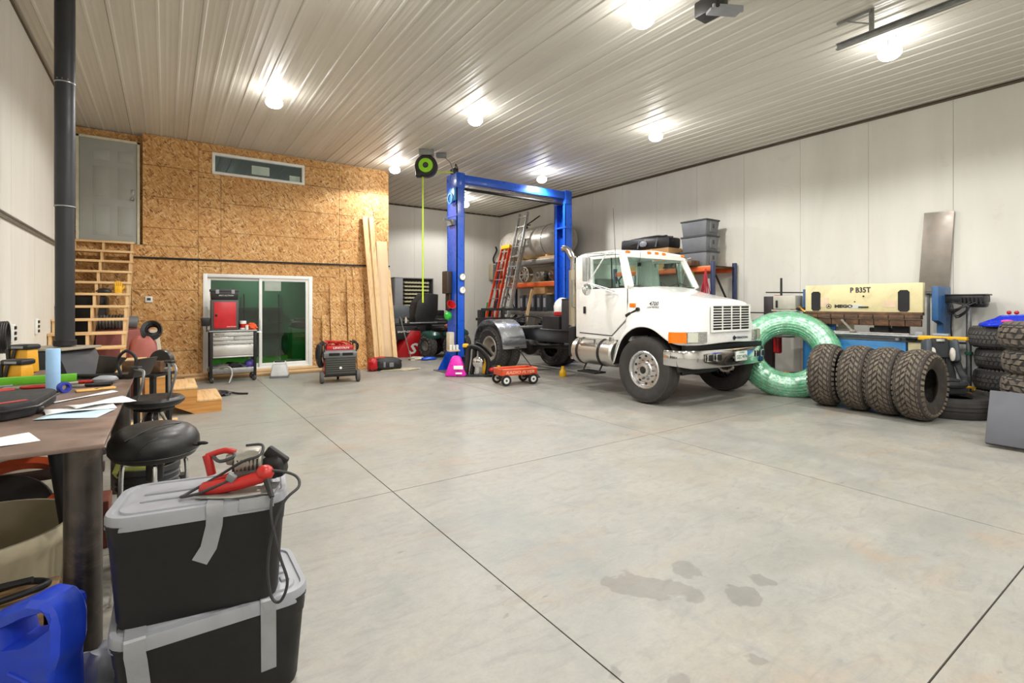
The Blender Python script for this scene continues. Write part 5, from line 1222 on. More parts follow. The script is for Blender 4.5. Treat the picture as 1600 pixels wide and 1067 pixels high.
# car seat
t = thing('child_car_seat', 'dark grey child car seat standing on the lying truck tyre', 'car seat', (9.17, 2.42, .275), rz=R(-52)); CS = t
obj('shell', B().bc((0, .14, .42), (.50, .16, .75), (R(-12), 0, 0), .06, top=(.8, .8)).bc((0, -.04, .10), (.46, .46, .18), b=.06), GREYC, t)
obj('back_pad', B().bc((0, .04, .36), (.3, .07, .55), (R(-12), 0, 0), .03), mat('dark_grey_fabric', '#2f3133', .85), t)
obj('headrest', B().bc((0, .08, .66), (.25, .1, .3), (R(-12), 0, 0), .03), MC['dark_grey_fabric'], t)
for s in (-1, 1):
    obj('head_wing', B().bc((s * .18, .03, .63), (.09, .2, .34), (R(-12), 0, R(s * 12)), .045), mat('slate_wing', '#454b53', .6), t)
    obj('cushion', B().ball((s * .135, -.03, .58), (.035, .05, .1), 12, .03, 1, .8), mat('cream_pad', '#d6cfc4', .7), t)
    obj('armrest', B().tube([(s * .24, .1, .5), (s * .26, .0, .32), (s * .25, -.15, .22), (s * .18, -.26, .17)], (.05, .05), n=10, sm=4), GREYC, t)
    obj('harness', B().bar((s * .06, -.0, .52), (s * .03, -.05, .2), .04, .01), BLACK, t)
    obj('cup_holder', B().lathe([(.05, 0), (.055, .08), (.045, .08), (.04, .01)], (s * .22, -.2, .2), n=18, closed=True), GREYC, t)
for k in range(4): obj('quilt_line', B().bc((0, .02 + .015 * k, .55 + k * .065), (.22, .012, .008), (R(-12), 0, 0)), BLACK, t)
obj('label_patch', B().bc((0, -.0, .37), (.1, .02, .07), (R(-12), 0, 0)), mat('yellow_white_label', '#d8d29a', .6), t)
obj('logo_patch', B().bc((0, .04, .78), (.12, .02, .04), (R(-12), 0, 0), .006), ALUD, t)
obj('seat_pan', B().bc((0, -.1, .21), (.3, .3, .06), b=.03).tube([(-.18, -.26, .17), (-.1, -.31, .16), (.1, -.31, .16), (.18, -.26, .17)], .045, sm=3), MC['dark_grey_fabric'], t)
CS.scale = (.86, .9, .96)
t = thing('yellow_jug', 'small yellow plastic caddy on the floor behind the car seat', 'caddy', (9.77, 2.28, 0), rz=R(-45))
obj('body', B().bc((0, 0, .11), (.26, .16, .22), b=.02, top=(1.1, 1.1)).bc((0, 0, .22), (.3, .2, .02), b=.006), YEL, t)
obj('handle', B().tube([(-.09, 0, .22), (-.08, 0, .31), (.08, 0, .31), (.09, 0, .22)], .018, sm=3), YEL, t)
# wall mounted head and pole
t = thing('dust_extractor', 'black ribbed machine head with tangled cables on a steel pole', 'machine', (10.1, 2.36, 0))
obj('head', B().bc((0, 0, 1.63), (.34, .46, .12), (0, 0, 0), .02).bc((0, 0, 1.69), (.36, .5, .02), b=.006).bc((-.02, -.14, 1.55), (.2, .2, .1), b=.04), mat('black_casting', '#2b2b2c', .5, .3), t)
for k in range(6): obj('fin', B().bc((-.19, -.2 + k * .045, 1.6), (.03, .02, .1)), BLACKM, t)
cb_ = B()
for k in range(5):
    r0 = random.uniform(-.1, .1)
    cb_.tube([(-.18, -.15 + k * .07, 1.58), (-.22, -.05 + r0, 1.5), (-.2, .1 + r0, 1.46 - .03 * k), (-.17, .15, 1.57)], .012, n=6, sm=4)
cb_.tube([(-.15, .14, 1.5), (-.17, .15, 1.2), (-.15, .14, 1.0)], .012, n=6, sm=2).cyl((-.15, .14, 1.0), (-.15, .14, .93), .025, n=8)
obj('cables', cb_, BLACK, t)
obj('pole', B().cyl((0, -.02, .02), (0, -.02, 1.58), .035, n=16), GALV, t); obj('foot', B().cyl((0, -.02, 0), (0, -.02, .03), .16, n=20), BLACKM, t)
obj('collar', B().cyl((0, -.02, .78), (0, -.02, .82), .05, n=14), mat('green_band', '#2c6e55', .5), t)
obj('side_bar', B().cyl((0, -.02, .95), (-.1, .35, .95), .018, n=8), BLACKM, t)
t = thing('floor_jack', 'red and black floor jack handle base by the yellow caddy', 'jack', (10.12, 2.78, 0))
obj('body', B().bc((0, 0, .12), (.12, .3, .12), b=.02), RED, t); obj('handle', B().cyl((0, .05, .12), (.1, .1, .95), .02, n=8), GALV, t)
# toy and bottles on the rear stack
t = thing('toy_car_body', 'bright blue plastic ride-on toy with red knobs on the tyre stack', 'toy', (9.8, 1.78, 1.23), rz=R(-60))
obj('shell', B().prism([(-.36, 0), (.55, 0), (.55, .24), (.4, .22), (.1, .17), (-.12, .16), (-.2, .07), (-.34, .05)], 'xz', -.17, .17, .04), TOY, t)
obj('seat', B().bc((.35, 0, .24), (.3, .26, .05), (0, R(-8), 0), .02), TOY, t)
obj('white_decal', B().prism([(.02, .08), (.5, .15), (.5, .2), (.1, .13)], 'xz', -.178, -.172), WHITEP, t)
obj('pink_lamp', B().ball((-.14, -.17, .08), (.07, .02, .025), 12), mat('pink_plastic', '#e0479a', .35), t)
obj('knob', B().ball((-.08, -.05, .2), (.028, .028, .028), 10).ball((.0, -.05, .2), (.028, .028, .028), 10), RED, t)
tag(obj('wooden_crate', B().box(-.12, -.2, 0, .12, .2, 1.45, .01), mat('pale_carton', '#c9bda4', .7), loc=(10.24, 1.48, 0)), 'tall pale carton against the wall behind the blue toy', 'box')

# ============================================================ MIDDLE OF THE FLOOR
t = thing('toy_wagon', 'small orange-red toy wagon standing beside the truck rear wheel', 'wagon', (5.6, 8.0, 0), rz=R(-8))
b = B()
L_, W_ = .38, .2
b.box(-L_, -W_, .19, L_, W_, .2).box(-L_, -W_, .19, L_, -W_ + .01, .31, .004).box(-L_, W_ - .01, .19, L_, W_, .31, .004).box(-L_, -W_, .19, -L_ + .01, W_, .31, .004).box(L_ - .01, -W_, .19, L_, W_, .31, .004)
obj('tray', b, mat('wagon_orange', '#d4512a', .4), t)
obj('rim', B().tube([(-L_, -W_, .31), (L_, -W_, .31), (L_, W_, .31), (-L_, W_, .31)], .01, n=6, closed=True), mat('wagon_rim', '#e0805e', .4), t)
text('RADIO FLYER', .075, mat('wagon_letter', '#f0b59c', .5), t, (0, -W_ - .002, .245), FRONT, w=0, shear=.3, sx=1.35, bold=.001)
wb = None
for x in (-.3, .28):
    obj('axle', B().cyl((x, -.2, .1), (x, .2, .1), .01, n=8).box(x - .02, -.1, .1, x + .02, .1, .19), BLACKM, t)
    for s in (-1, 1):
        if wb is None:
            wb = obj('wheel', B().lathe([(.06, -.015), (.1, -.018), (.105, 0), (.1, .018), (.06, .015)], n=24, closed=True), BLACK, t, loc=(x, s * .21, .105), rot=(R(90), 0, 0))
            obj('disc', B().cyl((0, 0, -.012), (0, 0, .012), .066, n=20, b=.003), WHITEP, wb); obj('cap', B().cyl((0, 0, -.022), (0, 0, .022), .02, n=12), GREYC, wb)
        else: clone(wb, (x, s * .21, .105), None, t)
obj('handle', B().bar((.3, 0, .1), (.52, -.05, .1), .03, .02).bar((.5, -.05, .11), (.18, .25, .66), .025, .012).bc((.17, .26, .68), (.1, .03, .03), b=.01), BLACKM, t)
t = thing('engine_welder', 'black and red wheeled welder with cables piled on top', 'welder', (2.86, 10.25, 0), rz=R(-10))
obj('body', B().box(-.29, -.25, .16, .29, .4, .52, .01), mat('welder_charcoal', '#34352f', .5, .1), t)
for k in range(7): obj('louvre', B().box(-.27, -.258, .19 + k * .043, .27, -.248, .215 + k * .043, .004), mat('welder_louvre', '#42443e', .5), t)
obj('red_side', B().box(-.3, -.2, .18, -.285, .35, .46), RED, t)
obj('hood', B().bc((0, -.2, .57), (.62, .16, .1), (R(18), 0, 0), .01).box(-.31, -.12, .52, .31, .4, .6, .01), GREYM, t)
obj('window', B().bc((-.12, -.29, .57), (.2, .012, .06), (R(18), 0, 0), .006).bc((.13, -.29, .57), (.2, .012, .06), (R(18), 0, 0), .006), BLACK, t)
hr = obj('red_hood', B().bc((.0, .05, .67), (.52, .4, .11), b=.03), mat('welder_red', '#b52028', .35), t)
obj('logo_plate', B().cyl((0, -.26, .3), (0, -.268, .3), .025, n=16), WHITEP, t)
text('LINCOLN', .05, WHITEP, hr, (.02, -.153, .68), FRONT, w=0, sx=1.4, bold=.001)
wb = None
for s in (-1, 1):
    if wb is None:
        wb = obj('wheel', B().lathe([(.06, -.03), (.11, -.035), (.12, -.02), (.12, .02), (.11, .035), (.06, .03)], n=28, closed=True), mat('grey_rubber_wheel', '#5a5854', .8), t, loc=(s * .34, -.15, .12), rot=(0, R(90), 0))
        obj('disc', B().cyl((0, 0, -.02), (0, 0, .02), .065, n=20), GREYM, wb)
    else: clone(wb, (s * .34, -.15, .12), None, t)
obj('caster', B().cyl((-.02, .3, .045), (.02, .3, .045), .045, n=14).box(-.03, .27, .05, .03, .33, .16), BLACKM, t); obj('axle', B().bar((-.3, -.2, .14), (.3, -.2, .14), .03, .03), BLACKM, t)
obj('cage', B().tube([(-.3, -.22, .6), (-.3, -.2, .8), (-.3, .35, .8), (-.3, .35, .6)], .013).tube([(.3, -.22, .6), (.3, -.2, .8), (.3, .35, .8), (.3, .35, .6)], .013), BLACKM, t)
cb_ = B()
for k in range(9):
    a = random.uniform(-.25, .2); c = random.uniform(-.1, .2)
    cb_.tube([(a - .1, c, .74), (a, c + .08, .8), (a + .12, c - .03, .79), (a + .2, c + .05, .74)], .014, n=6, sm=4)
obj('welding_cable', cb_, RED, t)
cb_ = B()
for k in range(7):
    a = random.uniform(-.4, -.32); cb_.tube([(-.25, -.05 + k * .05, .78), (a, -.1 + k * .05, .72), (a - .03, -.1 + k * .05, .5), (a + .02, -.08 + k * .05, .3)], .018, n=6, sm=3)
cb_.bc((-.37, .05, .55), (.08, .35, .4), (0, R(5), 0), .03).tube([(.2, 0, .8), (.36, .05, .74), (.36, .1, .62)], .02, sm=3)
obj('hanging_cover', cb_, BLACK, t)
t = thing('white_vacuum', 'small white canister vacuum on the floor before the sliding door', 'vacuum', (1.98, 11.55, 0), rz=R(-15))
obj('body', B().bc((0, 0, .16), (.36, .3, .28), b=.04, top=(.72, .8)), mat('off_white_plastic', '#d5d8d8', .4), t); obj('base', B().bc((0, 0, .025), (.36, .3, .05), b=.015), GREYM, t)
obj('handle', B().bc((0, 0, .33), (.2, .1, .05), b=.02), BLACK, t); obj('lid', B().bc((0, -.02, .3), (.24, .2, .05), (R(10), 0, 0), .015), MC['off_white_plastic'], t)
t = thing('duffel_bag', 'black tool bag with red ends lying on floor at wall corner', 'bag', (4.2, 11.35, 0), rz=R(-12))
obj('body', B().ball((.06, 0, .15), (.34, .17, .16), 20, .08, 3, .7, .015), BLACK, t); obj('red_end', B().ball((-.27, -.04, .15), (.12, .15, .15), 16, .12, 5, .8, .015), RED, t)
obj('red_top', B().ball((-.06, .03, .27), (.22, .08, .05), 14, .12, 2), RED, t); obj('patch', B().bc((.14, -.17, .14), (.1, .02, .1), b=.008), GREYM, t); obj('patch', B().bc((-.02, -.17, .15), (.05, .02, .12), b=.008), GREYM, t)
tag(obj('folded_tarp', B().ball((0, 0, .01), (.5, .22, .025), 18, .1, 6, 1, 0), BEIGE, loc=(4.28, 11.32, 0) if 0 else (4.55, 11.2, 0)), 'flat beige cloth on the floor next to the black tool bag', 'cloth')
# tool cart
t = thing('tool_cart', 'steel roller tool cart with bare metal drawers and open lower tray', 'tool cart', (1.1, 11.55, 0))
obj('corner_post', B().box(-.41, -.22, .1, -.36, -.16, 1.02, .008).box(.36, -.22, .1, .41, -.16, 1.02, .008).box(-.41, .14, .1, -.36, .2, 1.02).box(.36, .14, .1, .41, .2, 1.02), BLACKM, t)
obj('case', B().box(-.36, -.2, .5, .36, .2, 1.0, .004), GREYM, t)
obj('worktop', B().box(-.42, -.24, 1.0, .42, .22, 1.03, .006), ALUD, t)
DS = mat('stainless_drawer', '#cfcfcb', .34, .75, .02, 2)
for x0, x1, z0, z1 in ((-.35, .35, .915, .99), (-.35, .0, .835, .905), (.005, .35, .835, .905), (-.35, .35, .755, .825), (-.35, .35, .53, .745)):
    d_ = obj('drawer', B().box(x0, -.222, z0, x1, -.2, z1, .004), DS, t)
    obj('pull', B().box(x0 + .005, -.235, z1 - .012, x1 - .005, -.22, z1 - .002, .003), ALU, d_)
obj('kick_bar', B().box(-.35, -.22, .49, .35, -.2, .52, .003), DS, t)
text('MATCO', .035, INK, t, (-.24, -.223, .95), FRONT, w=0, sx=1.3, bold=.001)
obj('tray', B().box(-.36, -.2, .18, .36, .18, .2).box(-.36, -.21, .18, .36, -.2, .28, .003).box(-.36, .17, .18, .36, .18, .28), GALV, t)
wb = None
for x in (-.37, .37):
    for y in (-.17, .15):
        if wb is None:
            wb = obj('caster', B().lathe([(.035, -.018), (.06, -.02), (.065, 0), (.06, .02), (.035, .018)], n=20, closed=True), GREYC, t, loc=(x, y, .065), rot=(0, R(90), R(20)))
            obj('disc', B().cyl((0, 0, -.015), (0, 0, .015), .036, n=16), GALV, wb)
        else: clone(wb, (x, y, .065), None, t)
obj('side_handle', B().tube([(.42, -.15, .98), (.5, -.15, .98), (.5, .12, .98), (.42, .12, .98)], .014), CHROME, t)
obj('hanging_bin', B().bc((-.47, -.1, 1.2), (.14, .2, .16), b=.02, top=(1.1, 1.1)).bar((-.45, -.1, 1.0), (-.45, -.1, 1.15), .02, .02), BLACK, t)
for i, (x, m, s_) in enumerate(((-.16, TOOLM, .13), (.03, BLACKM, .14), (.17, GREYC, .12), (-.28, GALV, .12))):
    tag(obj('power_tool', B().ball((0, 0, s_ * .6), (s_ * 1.3, s_, s_ * .6), 12, .3, i, .9, 0).cyl((0, 0, s_ * .4), (s_ * 1.6, -.03, s_ * .6), .02, n=8), m, loc=(1.1 + x, 11.5, .2)),
        ['grey grinder lying in the middle of the lower cart tray', 'black drill lying in the lower cart tray, right of the grinder', 'charcoal tool in lower cart tray beside the purple bag', 'small steel tool at left end of the lower cart tray'][i], 'tool')
tag(obj('purple_bag', B().ball((0, 0, .09), (.1, .09, .12), 14, .2, 3, .9, 0), mat('purple_bag', '#4b3f8e', .5), loc=(1.4, 11.48, .205)), 'purple and white bag at the right end of the cart tray', 'bag')
o = obj('bent_pipe', B().tube([(.86, 11.28, .3), (1.0, 11.2, .32), (1.06, 11.15, .2), (1.0, 11.1, .02)], .022, n=8, sm=4).shift((-1, -11.1, 0)), ALUD, loc=(1, 11.1, 0)); tag(o, 'bent metal bar leaning from the cart tray to the floor', 'bar')
t = thing('red_cabinet', 'small red door tool cabinet standing on the steel tool cart', 'cabinet', (.955, 11.52, 1.031))
obj('carcass', B().box(-.235, -.16, 0, .235, .16, .6, .006), mat('dark_grey_frame', '#4c4b4c', .45), t)
d_ = obj('door', B().box(-.19, -.172, .04, .19, -.158, .56, .006), mat('cabinet_red', '#c5222a', .35), t)
obj('latch', B().bc((-.15, -.178, .3), (.04, .015, .05), b=.005), BLACK, d_); text('CRAFTSMAN', .03, WHITEP, d_, (.11, -.174, .07), FRONT, w=0)
t = thing('black_tool_box', 'black plastic tool box with grey latches on top of red cabinet', 'tool box', (.955, 11.52, 1.632))
obj('body', B().bc((0, 0, .08), (.46, .26, .16), b=.012, top=(1.04, 1.04)), BLACK, t); obj('lid', B().box(-.25, -.14, .16, .25, .14, .215, .012), GREYC, t)
for x in (-.13, .14): obj('latch', B().box(x - .03, -.15, .12, x + .03, -.135, .2, .005), LIDG, t)
text('PRO ACTION', .035, WHITEP, t, (.02, -.139, .085), (R(92), 0, 0), w=0, shear=.3, sx=1.2)
o = obj('wipes_tub', B().cyl((0, 0, 0), (0, 0, .18), .06, n=18, b=.008), WHITEP, loc=(1.28, 11.45, 1.031)); tag(o, 'white tub with red label on the tool cart', 'tub')
obj('red_label', B().cyl((0, 0, .04), (0, 0, .12), .0615, n=18, cap=False), RED, o)
tag(obj('orange_rag', B().ball((0, 0, .05), (.11, .08, .08), 14, .3, 2, 1, 0), mat('orange_cloth', '#e2582c', .8), loc=(1.42, 11.42, 1.031)), 'crumpled orange rag on the tool cart by the white tub', 'rag')
tag(obj('white_jar', B().cyl((0, 0, 0), (0, 0, .09), .03, n=12, b=.006), WHITEP, loc=(1.34, 11.36, 1.031)), 'small white jar in front of the orange rag', 'jar')
# pink bag, black arms and yellow fittings by the lift post
t = thing('pink_bag', 'glossy magenta plastic bag with white print beside the blue post', 'bag', (5.13, 9.55, 0))
obj('bag', B().bc((0, 0, .22), (.5, .26, .44), (0, 0, R(-35)), .06, top=(.35, .6)), MAG, t)
obj('print', B().bc((-.03, -.15, .2), (.2, .01, .08), (R(-16), 0, R(-35)), .004).bc((-.03, -.17, .08), (.14, .01, .04), (R(-16), 0, R(-35)), .004), WHITEP, t)
t = thing('stroller_frame', 'folded black tubular frame with two curved arms beside the pink bag', 'frame', (5.45, 9.3, 0), rz=R(-34.6))
b = B()
b.tube([(-.2, 0, .02), (-.16, .0, .35), (-.12, 0, .62), (.1, 0, .58), (.28, 0, .35), (.26, 0, .05)], (.045, .07), n=10, sm=5)
b.tube([(-.08, .1, .02), (-.02, .1, .4), (.02, .1, .68), (.2, .1, .6), (.36, .1, .42)], (.035, .06), n=10, sm=5)
b.tube([(-.25, .02, .6), (-.1, .0, .64), (.05, 0, .6)], .03, n=8, sm=3).box(-.22, -.08, 0, .32, .12, .04, .01)
obj('arm', b, BLACK, t)
obj('steel_disc', B().lathe([(0, 0), (.11, 0), (.12, .01), (.08, .03), (0, .035)], (.06, -.02, .3), (-.2, -1, 0), 24).bc((.06, -.02, .2), (.08, .03, .3), (0, R(6), 0), .01), CHROME, t)
obj('wheel', B().lathe([(.06, 0), (.11, .0), (.12, .03), (.11, .06), (.06, .06)], (.42, .0, .13), (.1, -1, .1), 24, True), BLACK, t)
obj('base_part', B().ball((.45, -.04, .1), (.16, .1, .1), 14, .25, 4, .9, 0).tube([(.2, -.1, .02), (.4, -.14, .06), (.55, -.1, .03)], .02, sm=3), BLACKM, t)
tag(obj('yellow_grip', B().bc((0, 0, 0), (.12, .08, .08), b=.02).bc((-.1, 0, .02), (.1, .06, .05), b=.01), YEL, t, ) if 0 else obj('yellow_grip', B().bc((-.18, 0, .68), (.12, .08, .08), b=.02), YEL, t), '', '') if 0 else obj('yellow_grip', B().bc((-.2, 0, .66), (.13, .08, .08), b=.02), YEL, t)
obj('red_part', B().ball((.36, -.1, .15), (.06, .05, .05), 10), RED, t)
for i, (x, y, s_, lb) in enumerate(((5.83, 8.95, .24, 'yellow bottle on the floor nearest the toy wagon'), (5.72, 9.3, .36, 'yellow bottle standing behind the black wheel of the frame'), (6.98, 8.2, .22, 'yellow object on the floor under the truck frame'))):
    t = thing('yellow_bottle', lb, 'bottle', (x, y, 0)); obj('body', B().lathe([(0, 0), (.07, 0), (.08, .02), (.075, s_ * .5), (.035, s_ * .75), (.03, s_ * .85), (0, s_ * .85)], n=16), YEL, t); obj('cap', B().cyl((0, 0, s_ * .84), (0, 0, s_), .035, n=12), YEL, t)
o = obj('air_coupler', B().tube([(.5, -.1, .03), (.6, -.2, .02), (.72, -.2, .02)], .012, sm=3), BLACKM, loc=(5.3, 9.1, 0)); tag(o, 'thin black cord end on floor by the yellow bottle', 'cord')
# cord heap near the lower steps
o = obj('cord_heap', B().tube([(0, 0, .02), (.15, .1, .03), (.3, .05, .02), (.2, -.1, .03), (.05, -.05, .05), (.25, .12, .05), (.45, 0, .02), (.6, -.1, .015)], .018, n=6, sm=5).ball((.2, 0, .04), (.16, .1, .05), 12, .3, 2, 1, 0), BLACK, loc=(.55, 9.75, 0)); tag(o, 'heap of black cord on the floor behind the lower steps', 'cord')
# things under and beside the stairs
tag(obj('black_bin', B().bc((0, 0, .85), (.5, .5, 1.7), b=.05), BLACK, loc=(-1.1, 11.4, 0)), 'tall black container standing under the staircase', 'container')
tag(obj('carton_stack', B().bc((0, 0, .55), (.75, .5, 1.1), b=.02), REDD, loc=(-.62, 11.3, 0)), 'reddish brown carton under the stairs carrying the duct', 'box')
t = thing('duct_coil', 'silver ribbed duct lying under the stairs on the reddish carton', 'duct', (-.7, 11.2, 1.1))
for k in range(9): obj('ring', B().lathe([(.12, 0), (.135, .012), (.135, .03), (.12, .042)], (-.3 + k * .044, 0, .135), (1, 0, 0), 20), GALV, t)
obj('end', B().cyl((.12, 0, .135), (.28, 0, .12), .11, n=16), GREYM, t)
o = obj('insulation_roll', B().ball((0, 0, .5), (.2, .22, .53), 20, .06, 4, .6, 0), REDD, loc=(-.31, 10.1, 0)); tag(o, 'large dull red rolled bundle standing right of the staircase', 'bundle')
o = obj('white_wedge', B().prism([(-.1, 0), (.2, 0), (.06, 1.1), (-.06, 1.12)], 'xz', -.02, .02, .004), CLOTH, loc=(-.17, 10.5, 0)); tag(o, 'pale triangular board behind the dull red bundle', 'board')
t = thing('wire_coil', 'coil of black wire resting on top of the dull red bundle', 'wire', (-.2, 10.1, .98))
for k in range(9): obj('loop', B().tube([((.14 - .008 * k) * math.cos(a) + .01 * (k % 3), .1 * math.sin(a) + .015 * k, .14 + (.15 - .012 * k) * math.sin(a)) for a in [i * PI / 9 for i in range(18)]], .012 + .002 * (k % 2), n=6, closed=True), BLACK, t)
t = thing('yellow_glove', 'bright yellow work glove standing upright on a stair tread', 'glove', (-.66, 10.62, 1.73))
obj('palm', B().bc((0, 0, .06), (.1, .05, .13), b=.02, top=(1.05, .9)), YEL, t)
for i, (x, h_) in enumerate(((-.036, .07), (-.012, .09), (.012, .085), (.036, .065))): obj('finger', B().cyl((x, 0, .11), (x * 1.2, 0, .12 + h_), .013, .011, n=8, b=.004), YEL, t)
obj('thumb', B().cyl((.045, 0, .06), (.08, 0, .12), .014, n=8, b=.004), YEL, t)
tag(obj('shoe', B().ball((0, 0, .03), (.1, .05, .05), 12, .1, 2, 1, 0), BLACK, loc=(-.85, 10.62, 1.73)), 'small black object on stair tread left of yellow glove', 'object')
# stove
t = thing('wood_stove', 'black steel wood stove with wide top plate behind the worktable', 'stove', (-.88, 6.64, 0), rz=R(-34.6))
obj('body', B().prism([(-.30, .62), (.40, .62), (.19, 1.10), (-.24, 1.10), (-.30, 1.02)], 'xz', -.22, .22, .01), FLUE, t)
obj('top_plate', B().bc((-.02, .0, 1.115), (.52, .46, .022), b=.004), mat('dusty_top_plate', '#a39a88', .5, .3, .12), t)
obj('ash_door', B().box(.02, -.235, .72, .3, -.22, .86, .005), RUST, t)
obj('pedestal', B().box(-.24, -.2, .05, .2, .2, .62).box(-.3, -.28, 0, .3, .28, .05), BLACKM, t)
t2 = thing('stove_pipe', 'tall black stove pipe running from the stove up to the ceiling', 'pipe', (-.83, 6.63, 1.135))
obj('lower_pipe', B().cyl((0, 0, .0), (0, 0, 1.38), .076, n=32), FLUE, t2); obj('upper_pipe', B().cyl((0, 0, 1.38), (0, 0, H - 1.14), .081, n=32), FLUE, t2)
obj('collar', B().cyl((0, 0, 0), (0, 0, .06), .09, n=32, b=.004), BLACKM, t2); obj('seam_band', B().lathe([(.080, 0), (.085, .004), (.085, .012), (.080, .016)], (0, 0, 1.375), n=32), GALV, t2)
obj('seam_band', B().lathe([(.080, 0), (.085, .004), (.085, .012), (.080, .016)], (0, 0, 2.6), n=32), GALV, t2)
for a in (-2.2, -1.7, -1.2): obj('rivet', B().ball((.085 * math.cos(a), .085 * math.sin(a), 2.63), (.006, .006, .006), 8), GALV, t2)
# ============================================================ FOREGROUND
TZ = .95
t = thing('steel_worktable', 'heavy brown steel plate worktable on thick round pipe legs', 'table', (-.78, 4.1, 0))
obj('tabletop', B().box(-1.37, 2.77, TZ - .02, -.22, 5.46, TZ, .003), STEEL, t, w=1)
for x, y in ((-.30, 2.88), (-.31, 5.25), (-1.25, 2.95), (-1.25, 5.25)):
    lg = obj('leg', B().cyl((x, y, 0), (x, y, TZ - .02), .067, n=32), PIPE, t, w=1)
obj('shelf_rail', B().box(-1.3, 4.42, .40, -.35, 4.48, .46, .004), mat('rail_brown', '#4a3630', .55, .2), t, w=1)
obj('cross_rod', B().cyl((-1.3, 3.5, .80), (-.35, 3.45, .82), .008, n=6).cyl((-1.3, 3.9, .72), (-.35, 3.85, .74), .008, n=6), BLACK, t, w=1)
# stools
def near_stool():
    t = thing('bar_stool', 'round black padded stool with bent chrome legs beside the worktable', 'stool', (-.05, 3.28, 0), rz=R(-34.6))
    st = obj('seat', B().lathe([(0, .0), (.19, .0), (.212, .01), (.228, .035), (.232, .06), (.228, .09), (.212, .12), (.185, .142), (.14, .156), (.07, .163), (0, .165)], (0, 0, .745), (.05, -.03, 1), 48), VINYL, t, ang=60)
    obj('piping', B().lathe([(.226, .0), (.231, .005), (.226, .01), (.221, .005)], (.002, 0, .775), (.05, -.03, 1), 48, True).tube([(-.02, -.214, .868), (.06, -.1, .912), (.1, .03, .907), (.1, .15, .887)], .003, n=6, sm=3).tube([(.06, -.225, .8), (.1, -.19, .86), (.17, -.06, .878), (.19, .06, .862)], .003, n=6, sm=3), VINYL, st)
    obj('swivel', B().cyl((0, 0, .62), (0, 0, .745), .045, n=20).cyl((0, 0, .725), (0, 0, .75), .13, n=20), BLACKM, t)
    for a in (35, 125, 215, 305):
        c, s = math.cos(R(a)), math.sin(R(a))
        obj('leg', B().tube([(.03 * c, .03 * s, .715), (.13 * c, .13 * s, .715), (.16 * c, .16 * s, .68), (.17 * c, .17 * s, .4), (.21 * c, .21 * s, 0.01)], .0125, n=10, sm=5), CHROME, t)
    obj('foot_ring', B().tube([(.185 * math.cos(i * PI / 16), .185 * math.sin(i * PI / 16), .27) for i in range(32)], .011, n=8, closed=True), CHROME, t)
    lv = obj('lever', B().tube([(.14, .0, .8), (.26, -.0, .80), (.3, .0, .81)], .006, n=6).ball((.29, 0, .81), (.035, .012, .01), 10), BLACKM, t)
    return t
ns = near_stool(); ns.scale = (.88, .88, 1.0)
t = thing('arm_stool', 'black swivel stool with curved steel armrests beyond the near stool', 'stool', (-.075, 4.75, 0), rz=R(-34.6)); t.scale = (.84, .84, 1)
obj('seat', B().lathe([(0, .02), (.14, .02), (.2, .03), (.235, .055), (.238, .075), (.21, .095), (.15, .085), (0, .075)], (0, 0, .74), (.0, .0, 1), 40), VINYL, t, ang=60)
obj('armrest', B().tube([(-.13, -.1, .76), (-.06, -.1, .88), (-.03, -.1, .99), (-.06, -.06, 1.04), (-.18, .0, 1.05)], .011, n=8, sm=4), GALV, t)
obj('armrest', B().tube([(.12, .02, .8), (.17, .0, .93), (.2, .0, 1.03), (.15, .04, 1.08), (.08, .06, 1.09)], .011, n=8, sm=4).cyl((.1, .05, .8), (.1, .05, 1.09), .011, n=8), GALV, t)
obj('arm_pad', B().bc((-.17, .0, 1.06), (.12, .05, .022), (0, 0, R(-20)), .01), BLACK, t)
obj('arm_pad', B().bc((.1, .06, 1.10), (.1, .05, .022), (0, 0, R(-20)), .01), BLACK, t)
obj('column', B().cyl((0, 0, .3), (0, 0, .76), .03, n=14).bc((0, 0, .745), (.25, .2, .03), b=.01).ball((.0, -.04, .66), (.06, .05, .07), 10), BLACKM, t)
for a in (20, 110, 200, 290):
    c, s = math.cos(R(a)), math.sin(R(a)); obj('leg', B().tube([(.05 * c, .05 * s, .72), (.1 * c, .1 * s, .62), (.27 * c, .27 * s, .01)], .014, n=8), CHROME, t)
obj('foot_ring', B().tube([(.2 * math.cos(i * PI / 14), .2 * math.sin(i * PI / 14), .25) for i in range(28)], .01, n=8, closed=True), CHROME, t)
# round black foot plate base behind
t = thing('plate_weights', 'low round slotted steel base with black post behind the near stool', 'stand', (.08, 4.0, 0))
obj('base', B().lathe([(.05, 0), (.24, 0), (.26, .03), (.24, .05), (.05, .06)], n=32, closed=True), ALUD, t)
obj('band', B().tube([(.22 * math.cos(i * PI / 14), .22 * math.sin(i * PI / 14), .07) for i in range(28)], .012, n=6, closed=True), BLACKM, t); obj('post', B().cyl((0, 0, 0.02), (0, 0, .42), .04, n=16), BLACK, t)
t = thing('trash_bin', 'black ribbed waste bin with yellow lined rim behind the near stool', 'bin', (-.09, 3.74, 0)); t.scale = (.82, .82, 1)
obj('bin', B().lathe([(0, 0), (.15, 0), (.19, .55), (.2, .56), (.2, .59), (.18, .59), (.145, .02), (0, .02)], n=32), mat('dark_grey_bin', '#2c2d2f', .5), t)
for k in range(3): obj('rib', B().lathe([(.186 + .002 * k, 0), (.196 + .002 * k, .006), (.187 + .002 * k, .012)], (0, 0, .46 + k * .035), n=32), GREYC, t)
tag(obj('liner_bag', B().ball((0, 0, .06), (.13, .1, .12), 16, .15, 5, .9), mat('yellow_green_bag', '#c9cf72', .6), loc=(-.12, 3.72, .58)), 'yellow green plastic liner sticking out of the waste bin', 'bag')
